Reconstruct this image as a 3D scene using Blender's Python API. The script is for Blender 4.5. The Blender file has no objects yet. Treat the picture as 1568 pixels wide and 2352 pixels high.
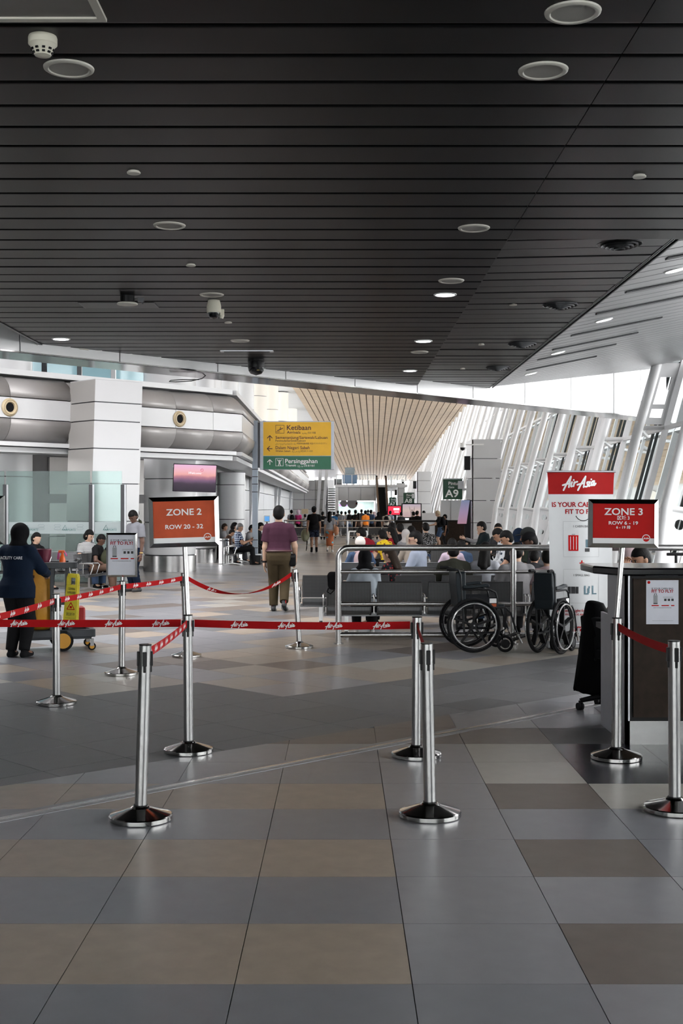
import bpy, bmesh, math, random
import numpy as np
from mathutils import Vector, Matrix, Euler
PI = math.pi
random.seed(7)
SC = bpy.context.scene
COL = SC.collection

# ------------------------------------------------------------------ camera
F = 2800.0          # focal length in pixels of the 1568 x 2352 frame
CH = 1.61           # camera height
HY = 1167.0         # horizon row
cam_d = bpy.data.cameras.new('camera')
cam = bpy.data.objects.new('camera', cam_d)
COL.objects.link(cam)
cam.location = (0, 0, CH)
cam.rotation_euler = (PI / 2, 0, 0)
cam_d.sensor_fit = 'VERTICAL'
cam_d.sensor_height = 36.0
cam_d.lens = 36.0 * F / 2352.0
cam_d.shift_y = (HY - 1176.0) / 2352.0
cam_d.clip_end = 600
SC.camera = cam

# ------------------------------------------------------------------ sky and exposure
W = bpy.data.worlds.new('overcast_sky')
SC.world = W
W.use_nodes = True
bg = W.node_tree.nodes['Background']
bg.inputs[0].default_value = (1.0, 0.985, 1.0, 1)
bg.inputs[1].default_value = 3.0
SC.view_settings.view_transform = 'Standard'
SC.view_settings.look = 'None'
SC.view_settings.gamma = 1.0
SC.view_settings.use_curve_mapping = False
SC.view_settings.exposure = 1.58
SC.cycles.use_denoising = True
SC.cycles.max_bounces = 6
SC.cycles.diffuse_bounces = 3
SC.cycles.use_adaptive_sampling = True
SC.cycles.adaptive_threshold = .08
SC.cycles.adaptive_min_samples = 16
SC.cycles.glossy_bounces = 3
SC.cycles.transparent_max_bounces = 16
SC.cycles.caustics_reflective = False
SC.cycles.caustics_refractive = False
SC.cycles.sample_clamp_indirect = 6.0


def fx(px, Y): return (px - 784.0) * Y / F
def fz(py, Y): return CH + (HY - py) * Y / F
def fd(py): return CH * F / (py - HY)
def P(px, py, Y): return Vector((fx(px, Y), Y, fz(py, Y)))


# ------------------------------------------------------------------ materials
MATS = {}


def mat(name, col=None, rough=.5, metal=0., spec=.5, var=.05, scale=6., emit=0., bump=0., bscale=60., coat=0.):
    if name in MATS:
        return MATS[name]
    m = bpy.data.materials.new(name)
    m.use_nodes = True
    nt = m.node_tree
    b = nt.nodes['Principled BSDF']
    b.inputs['Roughness'].default_value = rough
    b.inputs['Metallic'].default_value = metal
    b.inputs['Specular IOR Level'].default_value = spec
    b.inputs['Coat Weight'].default_value = coat
    tc = nt.nodes.new('ShaderNodeTexCoord')
    if var > 0:
        n = nt.nodes.new('ShaderNodeTexNoise')
        n.inputs['Scale'].default_value = scale
        n.inputs['Detail'].default_value = 4
        nt.links.new(tc.outputs['Object'], n.inputs['Vector'])
        r = nt.nodes.new('ShaderNodeValToRGB')
        r.color_ramp.elements[0].position = .3
        r.color_ramp.elements[1].position = .7
        r.color_ramp.elements[0].color = tuple(c * (1 - var) for c in col) + (1,)
        r.color_ramp.elements[1].color = tuple(min(1, c * (1 + var)) for c in col) + (1,)
        nt.links.new(n.outputs['Fac'], r.inputs['Fac'])
        nt.links.new(r.outputs['Color'], b.inputs['Base Color'])
    else:
        b.inputs['Base Color'].default_value = tuple(col) + (1,)
    if emit > 0:
        b.inputs['Emission Color'].default_value = tuple(col) + (1,)
        b.inputs['Emission Strength'].default_value = emit
    if bump > 0:
        n2 = nt.nodes.new('ShaderNodeTexNoise')
        n2.inputs['Scale'].default_value = bscale
        n2.inputs['Detail'].default_value = 3
        nt.links.new(tc.outputs['Object'], n2.inputs['Vector'])
        bp = nt.nodes.new('ShaderNodeBump')
        bp.inputs['Strength'].default_value = bump
        bp.inputs['Distance'].default_value = .01
        nt.links.new(n2.outputs['Fac'], bp.inputs['Height'])
        nt.links.new(bp.outputs['Normal'], b.inputs['Normal'])
    MATS[name] = m
    return m


def glass_mat(name, tint, alpha, rough=.03):
    """architectural glass: clear transmission plus a little tint and mirror reflection"""
    if name in MATS:
        return MATS[name]
    m = bpy.data.materials.new(name)
    m.use_nodes = True
    nt = m.node_tree
    for n in list(nt.nodes):
        nt.nodes.remove(n)
    out = nt.nodes.new('ShaderNodeOutputMaterial')
    tr = nt.nodes.new('ShaderNodeBsdfTransparent')
    tr.inputs['Color'].default_value = tuple(tint) + (1,)
    df = nt.nodes.new('ShaderNodeBsdfDiffuse')
    df.inputs['Color'].default_value = tuple(tint) + (1,)
    gl = nt.nodes.new('ShaderNodeBsdfGlossy')
    gl.inputs['Roughness'].default_value = rough
    gl.inputs['Color'].default_value = (.9, .95, .95, 1)
    fr = nt.nodes.new('ShaderNodeFresnel')
    fr.inputs['IOR'].default_value = 1.5
    m1 = nt.nodes.new('ShaderNodeMixShader')
    m1.inputs['Fac'].default_value = alpha
    m2 = nt.nodes.new('ShaderNodeMixShader')
    nt.links.new(tr.outputs[0], m1.inputs[1])
    nt.links.new(df.outputs[0], m1.inputs[2])
    nt.links.new(fr.outputs[0], m2.inputs[0])
    nt.links.new(m1.outputs[0], m2.inputs[1])
    nt.links.new(gl.outputs[0], m2.inputs[2])
    nt.links.new(m2.outputs[0], out.inputs[0])
    MATS[name] = m
    return m


def ramp_mat(name, stops, axis='Z', lo=0., hi=1., rough=.4, emit=0., noise=0., nscale=8.):
    """colour bands along an object axis (prints, pictures on screens)"""
    m = bpy.data.materials.new(name)
    m.use_nodes = True
    nt = m.node_tree
    b = nt.nodes['Principled BSDF']
    b.inputs['Roughness'].default_value = rough
    tc = nt.nodes.new('ShaderNodeTexCoord')
    sp = nt.nodes.new('ShaderNodeSeparateXYZ')
    nt.links.new(tc.outputs['Object'], sp.inputs[0])
    mr = nt.nodes.new('ShaderNodeMapRange')
    mr.inputs['From Min'].default_value = lo
    mr.inputs['From Max'].default_value = hi
    src = sp.outputs[axis]
    if noise > 0:
        n = nt.nodes.new('ShaderNodeTexNoise')
        n.inputs['Scale'].default_value = nscale
        n.inputs['Detail'].default_value = 5
        nt.links.new(tc.outputs['Object'], n.inputs['Vector'])
        s = nt.nodes.new('ShaderNodeMath'); s.operation = 'MULTIPLY_ADD'
        s.inputs[1].default_value = noise * 2
        nt.links.new(n.outputs['Fac'], s.inputs[0])
        s2 = nt.nodes.new('ShaderNodeMath'); s2.operation = 'SUBTRACT'
        nt.links.new(src, s2.inputs[0]); s2.inputs[1].default_value = noise
        nt.links.new(s2.outputs[0], s.inputs[2])
        src = s.outputs[0]
    nt.links.new(src, mr.inputs['Value'])
    r = nt.nodes.new('ShaderNodeValToRGB')
    e = r.color_ramp.elements
    while len(e) > 1:
        e.remove(e[-1])
    e[0].position = stops[0][0]; e[0].color = tuple(stops[0][1]) + (1,)
    for p, c in stops[1:]:
        q = e.new(p); q.color = tuple(c) + (1,)
    nt.links.new(mr.outputs['Result'], r.inputs['Fac'])
    if emit > 0:
        b.inputs['Base Color'].default_value = (.01, .01, .01, 1)
        nt.links.new(r.outputs['Color'], b.inputs['Emission Color'])
        b.inputs['Emission Strength'].default_value = emit
    else:
        nt.links.new(r.outputs['Color'], b.inputs['Base Color'])
    return m


STEEL = mat('brushed_steel', (.44, .435, .43), .26, 1., var=.06, scale=30)
CHROME = mat('polished_steel', (.52, .51, .50), .12, 1., var=.05, scale=12)
SATIN = mat('satin_aluminium', (.50, .51, .53), .38, 1., var=.05)
DARKMETAL = mat('dark_metal', (.06, .062, .066), .4, .6)
BLACK = mat('black_plastic', (.006, .006, .007), .4, spec=.22)
BLACKM = mat('black_matte', (.006, .006, .007), .85, spec=.15)
RUBBER = mat('black_rubber', (.008, .008, .009), .7, spec=.15)
WHITEP = mat('white_panel', (.56, .565, .57), .35, var=.03, scale=.6)
WHITEG = mat('white_paint', (.80, .80, .79), .4, var=.03)
GREYP = mat('grey_panel', (.50, .51, .53), .35, .25, var=.04, scale=.5)
DUCT = mat('champagne_metal', (.36, .345, .335), .48, .35, var=.05, scale=.8)
TAN = mat('tan_plastic', (.52, .42, .27), .5)
RED = mat('red_print', (.50, .006, .005), .5, spec=.12)
WHITE = mat('white_print', (.82, .82, .82), .5, var=.02)
REDTXT = mat('dark_red_print', (.34, .010, .014), .6, spec=.1)
INK = mat('black_print', (.012, .012, .014), .5)
GROUT = mat('grout', (.035, .035, .036), .8)


# ------------------------------------------------------------------ mesh builder
class MB:
    def __init__(s):
        s.v = []; s.f = []

    def add(s, vs, fs):
        o = len(s.v)
        s.v += [tuple(x) for x in vs]
        s.f += [tuple(i + o for i in f) for f in fs]
        return s

    def box(s, c, d, rot=None):
        x, y, z = d[0] / 2, d[1] / 2, d[2] / 2
        vs = [Vector((a * x, b * y, e * z)) for a in (-1, 1) for b in (-1, 1) for e in (-1, 1)]
        if rot is not None:
            R = rot if isinstance(rot, Matrix) else Euler(rot).to_matrix()
            vs = [R @ v for v in vs]
        vs = [v + Vector(c) for v in vs]
        return s.add(vs, [(0, 1, 3, 2), (4, 6, 7, 5), (0, 4, 5, 1), (2, 3, 7, 6), (0, 2, 6, 4), (1, 5, 7, 3)])

    def b2(s, lo, hi):
        return s.box([(a + b) / 2 for a, b in zip(lo, hi)], [abs(b - a) for a, b in zip(lo, hi)])

    def beam(s, p0, p1, w, h, up=(0, 0, 1)):
        p0 = Vector(p0); p1 = Vector(p1)
        d = (p1 - p0); L = d.length; d = d / L
        u = Vector(up)
        x = d.cross(u)
        if x.length < 1e-4:
            x = d.cross(Vector((0, 1, 0)))
        x.normalize(); z = x.cross(d)
        R = Matrix((x, d, z)).transposed()
        return s.box((p0 + p1) / 2, (w, L, h), R)

    def cyl(s, p0, p1, r0, r1=None, n=16, cap=True):
        r1 = r0 if r1 is None else r1
        p0 = Vector(p0); p1 = Vector(p1); d = (p1 - p0).normalized()
        a = d.orthogonal().normalized(); b = d.cross(a)
        vs = []
        for p, r in ((p0, r0), (p1, r1)):
            for i in range(n):
                t = 2 * PI * i / n
                vs.append(p + a * (r * math.cos(t)) + b * (r * math.sin(t)))
        fs = [(i, (i + 1) % n, n + (i + 1) % n, n + i) for i in range(n)]
        if cap:
            fs += [tuple(range(n - 1, -1, -1)), tuple(range(n, 2 * n))]
        return s.add(vs, fs)

    def tube(s, path, r, n=8, closed=False, rz=None):
        pts = [Vector(p) for p in path]
        m = len(pts); vs = []
        prev = None
        for i, p in enumerate(pts):
            if closed:
                d = (pts[(i + 1) % m] - pts[i - 1])
            else:
                d = pts[min(i + 1, m - 1)] - pts[max(i - 1, 0)]
            d.normalize()
            if prev is None:
                a = d.orthogonal().normalized()
            else:
                a = prev - d * prev.dot(d)
                if a.length < 1e-5:
                    a = d.orthogonal()
                a.normalize()
            prev = a
            b = d.cross(a)
            rr = r[i] if isinstance(r, (list, tuple)) else r
            for k in range(n):
                t = 2 * PI * k / n
                vs.append(p + a * (rr * math.cos(t)) + b * (rr * math.sin(t)))
        fs = []
        for i in range(m if closed else m - 1):
            j = (i + 1) % m
            for k in range(n):
                fs.append((i * n + k, i * n + (k + 1) % n, j * n + (k + 1) % n, j * n + k))
        if not closed:
            fs += [tuple(range(n - 1, -1, -1)), tuple(range((m - 1) * n, m * n))]
        return s.add(vs, fs)

    def lathe(s, prof, c=(0, 0, 0), n=32, R=None, a0=0., a1=2 * PI):
        full = abs(a1 - a0 - 2 * PI) < 1e-6
        k = n if full else n + 1
        c = Vector(c); vs = []
        for i in range(k):
            t = a0 + (a1 - a0) * i / n
            for (r, z) in prof:
                v = Vector((r * math.cos(t), r * math.sin(t), z))
                if R is not None:
                    v = R @ v
                vs.append(v + c)
        q = len(prof); fs = []
        for i in range(n):
            j = (i + 1) % k
            for a in range(q - 1):
                if prof[a][0] < 1e-6 and prof[a + 1][0] < 1e-6:
                    continue
                fs.append((i * q + a, j * q + a, j * q + a + 1, i * q + a + 1))
        return s.add(vs, fs)

    def torus(s, c, R, r, axis='Z', n=40, m=8, rot=None, sx=1., w=None):
        vs = []
        w = r if w is None else w
        for i in range(n):
            t = 2 * PI * i / n
            for k in range(m):
                u = 2 * PI * k / m
                rr = R + r * math.cos(u)
                v = Vector((rr * math.cos(t) * sx, rr * math.sin(t), w * math.sin(u)))
                if axis == 'X': v = Vector((v.z, v.x, v.y))
                if axis == 'Y': v = Vector((v.x, v.z, v.y))
                if rot is not None: v = rot @ v
                vs.append(v + Vector(c))
        fs = [(i * m + k, ((i + 1) % n) * m + k, ((i + 1) % n) * m + (k + 1) % m, i * m + (k + 1) % m)
              for i in range(n) for k in range(m)]
        return s.add(vs, fs)

    def prism(s, poly, O, U, V, N):
        """2D polygon in plane O,U,V extruded by vector N"""
        O = Vector(O); U = Vector(U); V = Vector(V); N = Vector(N)
        a = [O + U * p[0] + V * p[1] for p in poly]
        n = len(a)
        vs = a + [p + N for p in a]
        fs = [tuple(range(n - 1, -1, -1)), tuple(range(n, 2 * n))]
        fs += [(i, (i + 1) % n, n + (i + 1) % n, n + i) for i in range(n)]
        return s.add(vs, fs)

    def loft(s, rings, cap=True, closed=True):
        n = len(rings[0]); vs = []
        for r in rings:
            vs += [Vector(p) for p in r]
        fs = []
        for i in range(len(rings) - 1):
            for k in range(n if closed else n - 1):
                fs.append((i * n + k, i * n + (k + 1) % n, (i + 1) * n + (k + 1) % n, (i + 1) * n + k))
        if cap:
            fs += [tuple(range(n - 1, -1, -1)), tuple(range((len(rings) - 1) * n, len(rings) * n))]
        return s.add(vs, fs)

    def mesh(s, name, m, smooth=False, angle=40):
        me = bpy.data.meshes.new(name)
        me.from_pydata(s.v, [], s.f)
        bm = bmesh.new(); bm.from_mesh(me)
        bmesh.ops.recalc_face_normals(bm, faces=bm.faces)
        if smooth:
            lim = math.radians(angle)
            for f in bm.faces: f.smooth = True
            for e in bm.edges:
                if len(e.link_faces) == 2 and e.calc_face_angle(0) > lim:
                    e.smooth = False
        bm.to_mesh(me); bm.free()
        if isinstance(m, (list, tuple)):
            for q in m: me.materials.append(q)
        else:
            me.materials.append(m)
        return me

    def build(s, name, m, parent=None, smooth=False, loc=None, rot=None, bevel=0., angle=40):
        o = bpy.data.objects.new(name, s.mesh(name, m, smooth, angle))
        COL.objects.link(o)
        o.parent = parent
        if loc is not None: o.location = loc
        if rot is not None: o.rotation_euler = rot
        if bevel > 0:
            b = o.modifiers.new('bevel', 'BEVEL'); b.width = bevel; b.segments = 2
            b.limit_method = 'ANGLE'
        return o


def thing(name, label, cat, loc=(0, 0, 0), rz=0., group=None):
    o = bpy.data.objects.new(name, None)
    COL.objects.link(o)
    o.empty_display_size = .1
    o.location = loc
    o.rotation_euler = (0, 0, rz)
    return tag(o, label, cat, group)


def tag(o, label, cat, group=None):
    o['label'] = label
    o['category'] = cat
    if group: o['group'] = group
    return o


def struct(o, label=None):
    o['kind'] = 'structure'
    if label: o['label'] = label
    return o


def link(name, me, parent=None, loc=None, rz=0.):
    o = bpy.data.objects.new(name, me)
    COL.objects.link(o)
    o.parent = parent
    if loc is not None: o.location = loc
    if rz: o.rotation_euler = (0, 0, rz)
    return o


def copy_tree(o, parent=None):
    c = o.copy()
    COL.objects.link(c)
    c.parent = parent
    for ch in o.children:
        copy_tree(ch, c)
    return c


def clip(poly, a, b, c):
    """keep the part of a 2D polygon where a*x + b*y >= c"""
    out = []
    for i in range(len(poly)):
        p, q = poly[i], poly[(i + 1) % len(poly)]
        dp = a * p[0] + b * p[1] - c; dq = a * q[0] + b * q[1] - c
        if dp >= 0: out.append(p)
        if (dp >= 0) != (dq >= 0):
            t = dp / (dp - dq)
            out.append((p[0] + (q[0] - p[0]) * t, p[1] + (q[1] - p[1]) * t))
    return out


def area2(p):
    return abs(sum(p[i][0] * p[(i + 1) % len(p)][1] - p[(i + 1) % len(p)][0] * p[i][1] for i in range(len(p)))) / 2


# ------------------------------------------------------------------ lettering
def text_mesh(s, size=1., bold=0., shear=0., spacing=1.):
    cu = bpy.data.curves.new('t', 'FONT')
    cu.body = s; cu.size = size; cu.offset = bold; cu.shear = shear
    cu.space_character = spacing
    cu.align_x = 'LEFT'; cu.resolution_u = 3
    ob = bpy.data.objects.new('t', cu)
    COL.objects.link(ob)
    me = bpy.data.meshes.new_from_object(ob)
    v = [tuple(x.co) for x in me.vertices]
    f = [tuple(p.vertices) for p in me.polygons]
    bpy.data.objects.remove(ob); bpy.data.curves.remove(cu); bpy.data.meshes.remove(me)
    return v, f


def put_text(s, parent, m, x, z, y, h=None, w=None, align='C', bold=0., shear=0., name='lettering', spacing=1., maph=None):
    """flat lettering on a plane facing -Y; x,z is the anchor of its box, h the cap height, w the width"""
    v, f = text_mesh(s, 1., bold, shear, spacing)
    if not v: return None
    xs = [p[0] for p in v]; ys = [p[1] for p in v]
    x0, x1, y0, y1 = min(xs), max(xs), min(ys), max(ys)
    cap = .73
    if h is None: k = w / (x1 - x0); kz = k
    else:
        kz = h / cap
        k = w / (x1 - x0) if w else kz
    ox = {'C': (x0 + x1) / 2, 'L': x0, 'R': x1}[align]
    vs = [(x + (p[0] - ox) * k, y, z + p[1] * kz) for p in v]
    if maph: vs = [maph(q) for q in vs]
    b = MB(); b.v = vs; b.f = f
    return b.build(name, m, parent)


LOGO = []   # brush lettering as strokes in a box 1 wide
for st in ([(450, 415), (520, 280), (590, 168)], [(588, 170), (565, 265), (546, 362)], [(436, 325), (500, 306), (568, 292)],
           [(606, 265), (590, 310), (588, 350), (606, 340)], [(634, 228), (636, 236)],
           [(650, 265), (638, 305), (630, 345)], [(636, 310), (660, 275), (702, 262)],
           [(708, 415), (780, 280), (852, 166)], [(850, 168), (830, 265), (812, 362)], [(696, 318), (760, 300), (832, 284)],
           [(908, 265), (878, 275), (885, 305), (890, 335), (868, 350), (838, 348)],
           [(935, 260), (915, 305), (914, 342), (935, 330)], [(957, 216), (959, 224)],
           [(1020, 250), (985, 255), (960, 290), (962, 326), (985, 318), (1018, 262), (1003, 320), (1020, 322), (1046, 290)]):
    LOGO.append([((x - 430) / 620., (425 - y) / 620.) for x, y in st])


def logo_mesh(hw=.024):
    vs = []; fs = []
    for st in LOGO:
        pts = [Vector(p) for p in st]
        # smooth the stroke
        fine = []
        for i in range(len(pts) - 1):
            p0 = pts[max(i - 1, 0)]; p1 = pts[i]; p2 = pts[i + 1]; p3 = pts[min(i + 2, len(pts) - 1)]
            for k in range(3):
                t = k / 3.
                fine.append(.5 * ((2 * p1) + (p2 - p0) * t + (2 * p0 - 5 * p1 + 4 * p2 - p3) * t * t + (3 * p1 - p0 - 3 * p2 + p3) * t ** 3))
        fine.append(pts[-1])
        d0 = (fine[1] - fine[0]).normalized(); d1 = (fine[-1] - fine[-2]).normalized()
        fine = [fine[0] - d0 * hw * .7] + fine + [fine[-1] + d1 * hw * .7]
        o = len(vs); n = len(fine)
        for i, p in enumerate(fine):
            d = (fine[min(i + 1, n - 1)] - fine[max(i - 1, 0)]).normalized()
            w = hw * (.5 if i in (0, n - 1) else 1)
            nn = Vector((-d.y, d.x)) * w
            vs += [p + nn, p - nn]
        fs += [(o + 2 * i, o + 2 * i + 1, o + 2 * i + 3, o + 2 * i + 2) for i in range(n - 1)]
    return [(p[0], p[1]) for p in vs], fs


LOGO_V, LOGO_F = logo_mesh()


def put_logo(parent, m, x, z, y, w, name='lettering', maph=None):
    b = MB()
    b.v = [(x + (p[0] - .5) * w, y, z + (p[1] - .2177) * w) for p in LOGO_V]
    if maph: b.v = [maph(q) for q in b.v]
    b.f = list(LOGO_F)
    return b.build(name, m, parent)
# ================================================================== floor
ZA = math.radians(44)
U2 = Vector((math.cos(ZA), math.sin(ZA))); V2 = Vector((-math.sin(ZA), math.cos(ZA)))
BN = (-math.sin(math.radians(41)), math.cos(math.radians(41)))       # normal of the border between the two pavings
BC = BN[0] * .14 + BN[1] * 8.89
TC = {}
for nm, c, r in (('grey', (.205, .207, .224), .30), ('pale', (.235, .232, .246), .30), ('beige', (.33, .27, .215), .36), ('warm', (.36, .34, .305), .33),
                 ('taupe', (.145, .118, .102), .38), ('dark', (.105, .107, .113), .42), ('char', (.138, .139, .145), .45), ('black', (.016, .017, .022), .25),
                 ('sand', (.31, .265, .22), .33), ('brown', (.20, .165, .14), .35)):
    TC[nm] = mat('tile_' + nm, c, r, var=.09 if nm in ('beige', 'taupe') else .05, scale=9, spec=.5, bump=.25 if nm in ('char', 'dark') else .02, bscale=120 if nm in ('char', 'dark') else 8)

fb = MB()
fb.b2((-16, -8, -.30), (24, 200, -.012))
floor_far = mat('floor_far', (.24, .235, .235), .3)
# tile pattern by material where single tiles are too small to tell apart
nt = floor_far.node_tree
tcn = nt.nodes.new('ShaderNodeTexCoord'); mp = nt.nodes.new('ShaderNodeMapping')
mp.inputs['Rotation'].default_value = (0, 0, -ZA)
mp.inputs['Scale'].default_value = (1 / .6, 1 / .6, 1)
nt.links.new(tcn.outputs['Object'], mp.inputs[0])
wn = nt.nodes.new('ShaderNodeTexWhiteNoise'); wn.noise_dimensions = '3D'
fl = nt.nodes.new('ShaderNodeVectorMath'); fl.operation = 'FLOOR'
mp2 = nt.nodes.new('ShaderNodeVectorMath'); mp2.operation = 'MULTIPLY'; mp2.inputs[1].default_value = (1, .5, 0)
nt.links.new(mp.outputs[0], mp2.inputs[0]); nt.links.new(mp2.outputs[0], fl.inputs[0])
nt.links.new(fl.outputs[0], wn.inputs['Vector'])
rr = nt.nodes.new('ShaderNodeValToRGB'); rr.color_ramp.interpolation = 'CONSTANT'
e = rr.color_ramp.elements
e[0].color = (.25, .255, .27, 1); e[1].position = .4; e[1].color = (.30, .30, .305, 1)
q = e.new(.68); q.color = (.32, .30, .28, 1); q = e.new(.84); q.color = (.22, .22, .225, 1); q = e.new(.94); q.color = (.16, .16, .165, 1)
nt.links.new(wn.outputs['Value'], rr.inputs[0])
nt.links.new(rr.outputs[0], nt.nodes['Principled BSDF'].inputs['Base Color'])
floor = struct(fb.build('floor', [GROUT, floor_far]), 'tiled concourse floor of grey, beige and dark stone squares')
ff = MB(); ff.b2((-16, 25, -.011), (24, 200, -.002))
o = ff.build('far_paving', floor_far, floor); o['kind'] = 'stuff'

tile_box = {}


def tile_mesh(colour):
    if colour not in tile_box:
        b = MB(); b.box((0, 0, -.006), (.5965, .5965, .012))
        tile_box[colour] = b.mesh('floor_tile', TC[colour])
    return tile_box[colour]


# pieces: (distance, polygon or None, centre, angle, colour)
pieces = []
ROWS = {-3: 'ggggggg', -2: 'ggggggg', -1: 'gggggpg', 0: 'bbbbpTp', 1: 'ggggppp', 2: 'bbbbpTg', 3: 'ggggpgg', 4: 'bbbbpTw', 5: 'ggggpwk', 6: 'ggggpwk', 7: 'bbTTTTc',
        8: 'ggTTTgg', 9: 'ggTTggg', 10: 'gggTggg', 11: 'ggggggg', 12: 'ggggggg', 13: 'ggggggg', 14: 'ggggggg'}
CN = {'g': 'grey', 'p': 'pale', 'b': 'beige', 'T': 'taupe', 'w': 'warm', 'k': 'black', 'c': 'char'}
for r in range(-3, 15):
    for c in range(-10, 13):
        x0 = -.361 + .6 * c; y0 = 4.124 + .6 * r
        cx, cy = x0 + .3, y0 + .3
        if abs(cx) - .6 > .285 * (cy + .6) + 2.2: continue
        k = min(max(c + 3, 0), 6) if c < 4 else 6
        col = CN[ROWS[r][k]]
        if r in (5, 6) and c >= 3: col = 'black'
        if r == 7 and c >= 3: col = 'char'
        g = .0015
        poly = [(x0 + g, y0 + g), (x0 + .6 - g, y0 + g), (x0 + .6 - g, y0 + .6 - g), (x0 + g, y0 + .6 - g)]
        cp = clip(poly, -BN[0], -BN[1], -BC)
        if len(cp) < 3 or area2(cp) < .002: continue
        out = 1000 if abs(cx) - .3 > .281 * (cy + .3) or r < -1 else 0
        pieces.append((cy + out, None if area2(cp) > .3555 else cp, (cx, cy), 0., col))
OG = Vector((-.5, 10.4))
rnd = random.Random(3)
for i in range(-30, 48):
    for j in range(-12, 50):
        ce = OG + U2 * (.6 * (i + .5)) + V2 * (.6 * (j + .5))
        if ce.y > 27.5 or ce.y < 5: continue
        if abs(ce.x) - .6 > .285 * (ce.y + .6) + 2.2: continue
        st = 0 if i >= 0 else 2 * ((-i + 1) // 2)
        far = j - st
        w = math.hypot(i - 2, j - 12)
        if far < 0: col = 'char' if (i + 2 * j) % 5 else 'dark'
        else:
            v = rnd.random()
            if far <= 1: col = rnd.choice(['warm', 'sand', 'pale', 'sand', 'warm'])
            elif 9 <= far <= 10 and -6 < i < 14: col = 'char' if v < .7 else 'taupe'
            elif i > -1 and v < .75: col = rnd.choice(['sand', 'beige', 'brown', 'pale', 'sand', 'taupe', 'grey'])
            else: col = rnd.choice(['grey', 'grey', 'pale', 'pale', 'grey', 'char', 'pale', 'warm', 'grey', 'sand'])
        g = .2975
        poly = [tuple(ce + U2 * a + V2 * b) for a, b in ((-g, -g), (g, -g), (g, g), (-g, g))]
        cp = clip(poly, BN[0], BN[1], BC)
        if len(cp) < 3 or area2(cp) < .002: continue
        out = 1000 if abs(ce.x) - .4 > .281 * (ce.y + .4) else 0
        pieces.append((ce.y + out, None if area2(cp) > .3555 else cp, tuple(ce), ZA, col))
pieces.sort(key=lambda t: t[0])
rest = {}
for k, (d, cp, ce, an, col) in enumerate(pieces):
    if k < 300:
        if cp is None:
            link('floor_tile', tile_mesh(col), floor, (ce[0], ce[1], 0), an)
        else:
            b = MB(); b.prism(cp, (0, 0, -.012), (1, 0, 0), (0, 1, 0), (0, 0, .012))
            b.build('floor_tile', TC[col], floor)
    else:
        b = rest.setdefault(col, MB())
        if cp is None: b.box((ce[0], ce[1], -.006), (.597, .597, .012), (0, 0, an))
        else: b.prism(cp, (0, 0, -.012), (1, 0, 0), (0, 1, 0), (0, 0, .012))
cols = list(rest); allb = MB(); idx = []
for n_, c in enumerate(cols):
    allb.add(rest[c].v, rest[c].f); idx += [n_] * len(rest[c].f)
if cols:
    o = allb.build('distant_floor_tiles', [TC[c] for c in cols], floor)
    o.data.polygons.foreach_set('material_index', idx); o['kind'] = 'stuff'

# expansion joint strip let into the floor
js = MB()
p0 = Vector((-3.6, 4.55, 0)); p1 = Vector((2.35, 10.27, 0)); dj = (p1 - p0).normalized(); nj = Vector((-dj.y, dj.x, 0))
js.beam(p0 + nj * .0 + Vector((0, 0, .001)), p1 + Vector((0, 0, .001)), .034, .008)
jo = struct(js.build('trim_1', STEEL), 'thin metal expansion joint strip running diagonally across the floor')
for s_ in (-1, 1):
    b = MB(); b.beam(p0 + nj * (.045 * s_) + Vector((0, 0, -.001)), p1 + nj * (.045 * s_) + Vector((0, 0, -.001)), .05, .008)
    b.build('flange', mat('joint_flange', (.30, .30, .31), .4, .2), jo)

# ================================================================== ceiling
ZC = CH + 1.78
ZM = CH + 1.87
XS, XG = 1.10, 2.32          # seam and groove
XL = -3.25                   # left edge of the dark ceiling
def bulk_x(Y): return -3.44 + (Y - 13.06) * .9672
def bulk_y(X): return 13.06 + (X + 3.44) / .9672
def slope_z(X): return ZM + .02 + .2 * (X - XG)
SLAT = mat('charcoal_slat', (.0036, .0039, .0043), .36, .0, spec=.15, var=.12, scale=.7)
SLATG = mat('grey_slat', (.009, .0096, .0104), .36, .0, spec=.32, var=.10, scale=.7)
SLATW = mat('pale_slat', (.30, .305, .312), .34, .3, var=.06, scale=.7)


def slat_profile(w):
    h = w / 2
    return [(-h, .016), (-h + .002, .007), (-h + .010, .001), (-h + .02, 0), (h - .02, 0), (h - .010, .001), (h - .002, .007), (h, .016)]


def slat(name, x0, x1, Y, z0, z1, m, parent, w=.286):
    pr = slat_profile(w)
    ring = lambda x, z: [(x, Y + a, z + b) for a, b in pr] + [(x, Y + w / 2, z + .02), (x, Y - w / 2, z + .02)]
    b = MB(); b.loft([ring(x0, z0), ring(x1, z1)])
    return b.build(name, m, parent)


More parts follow.
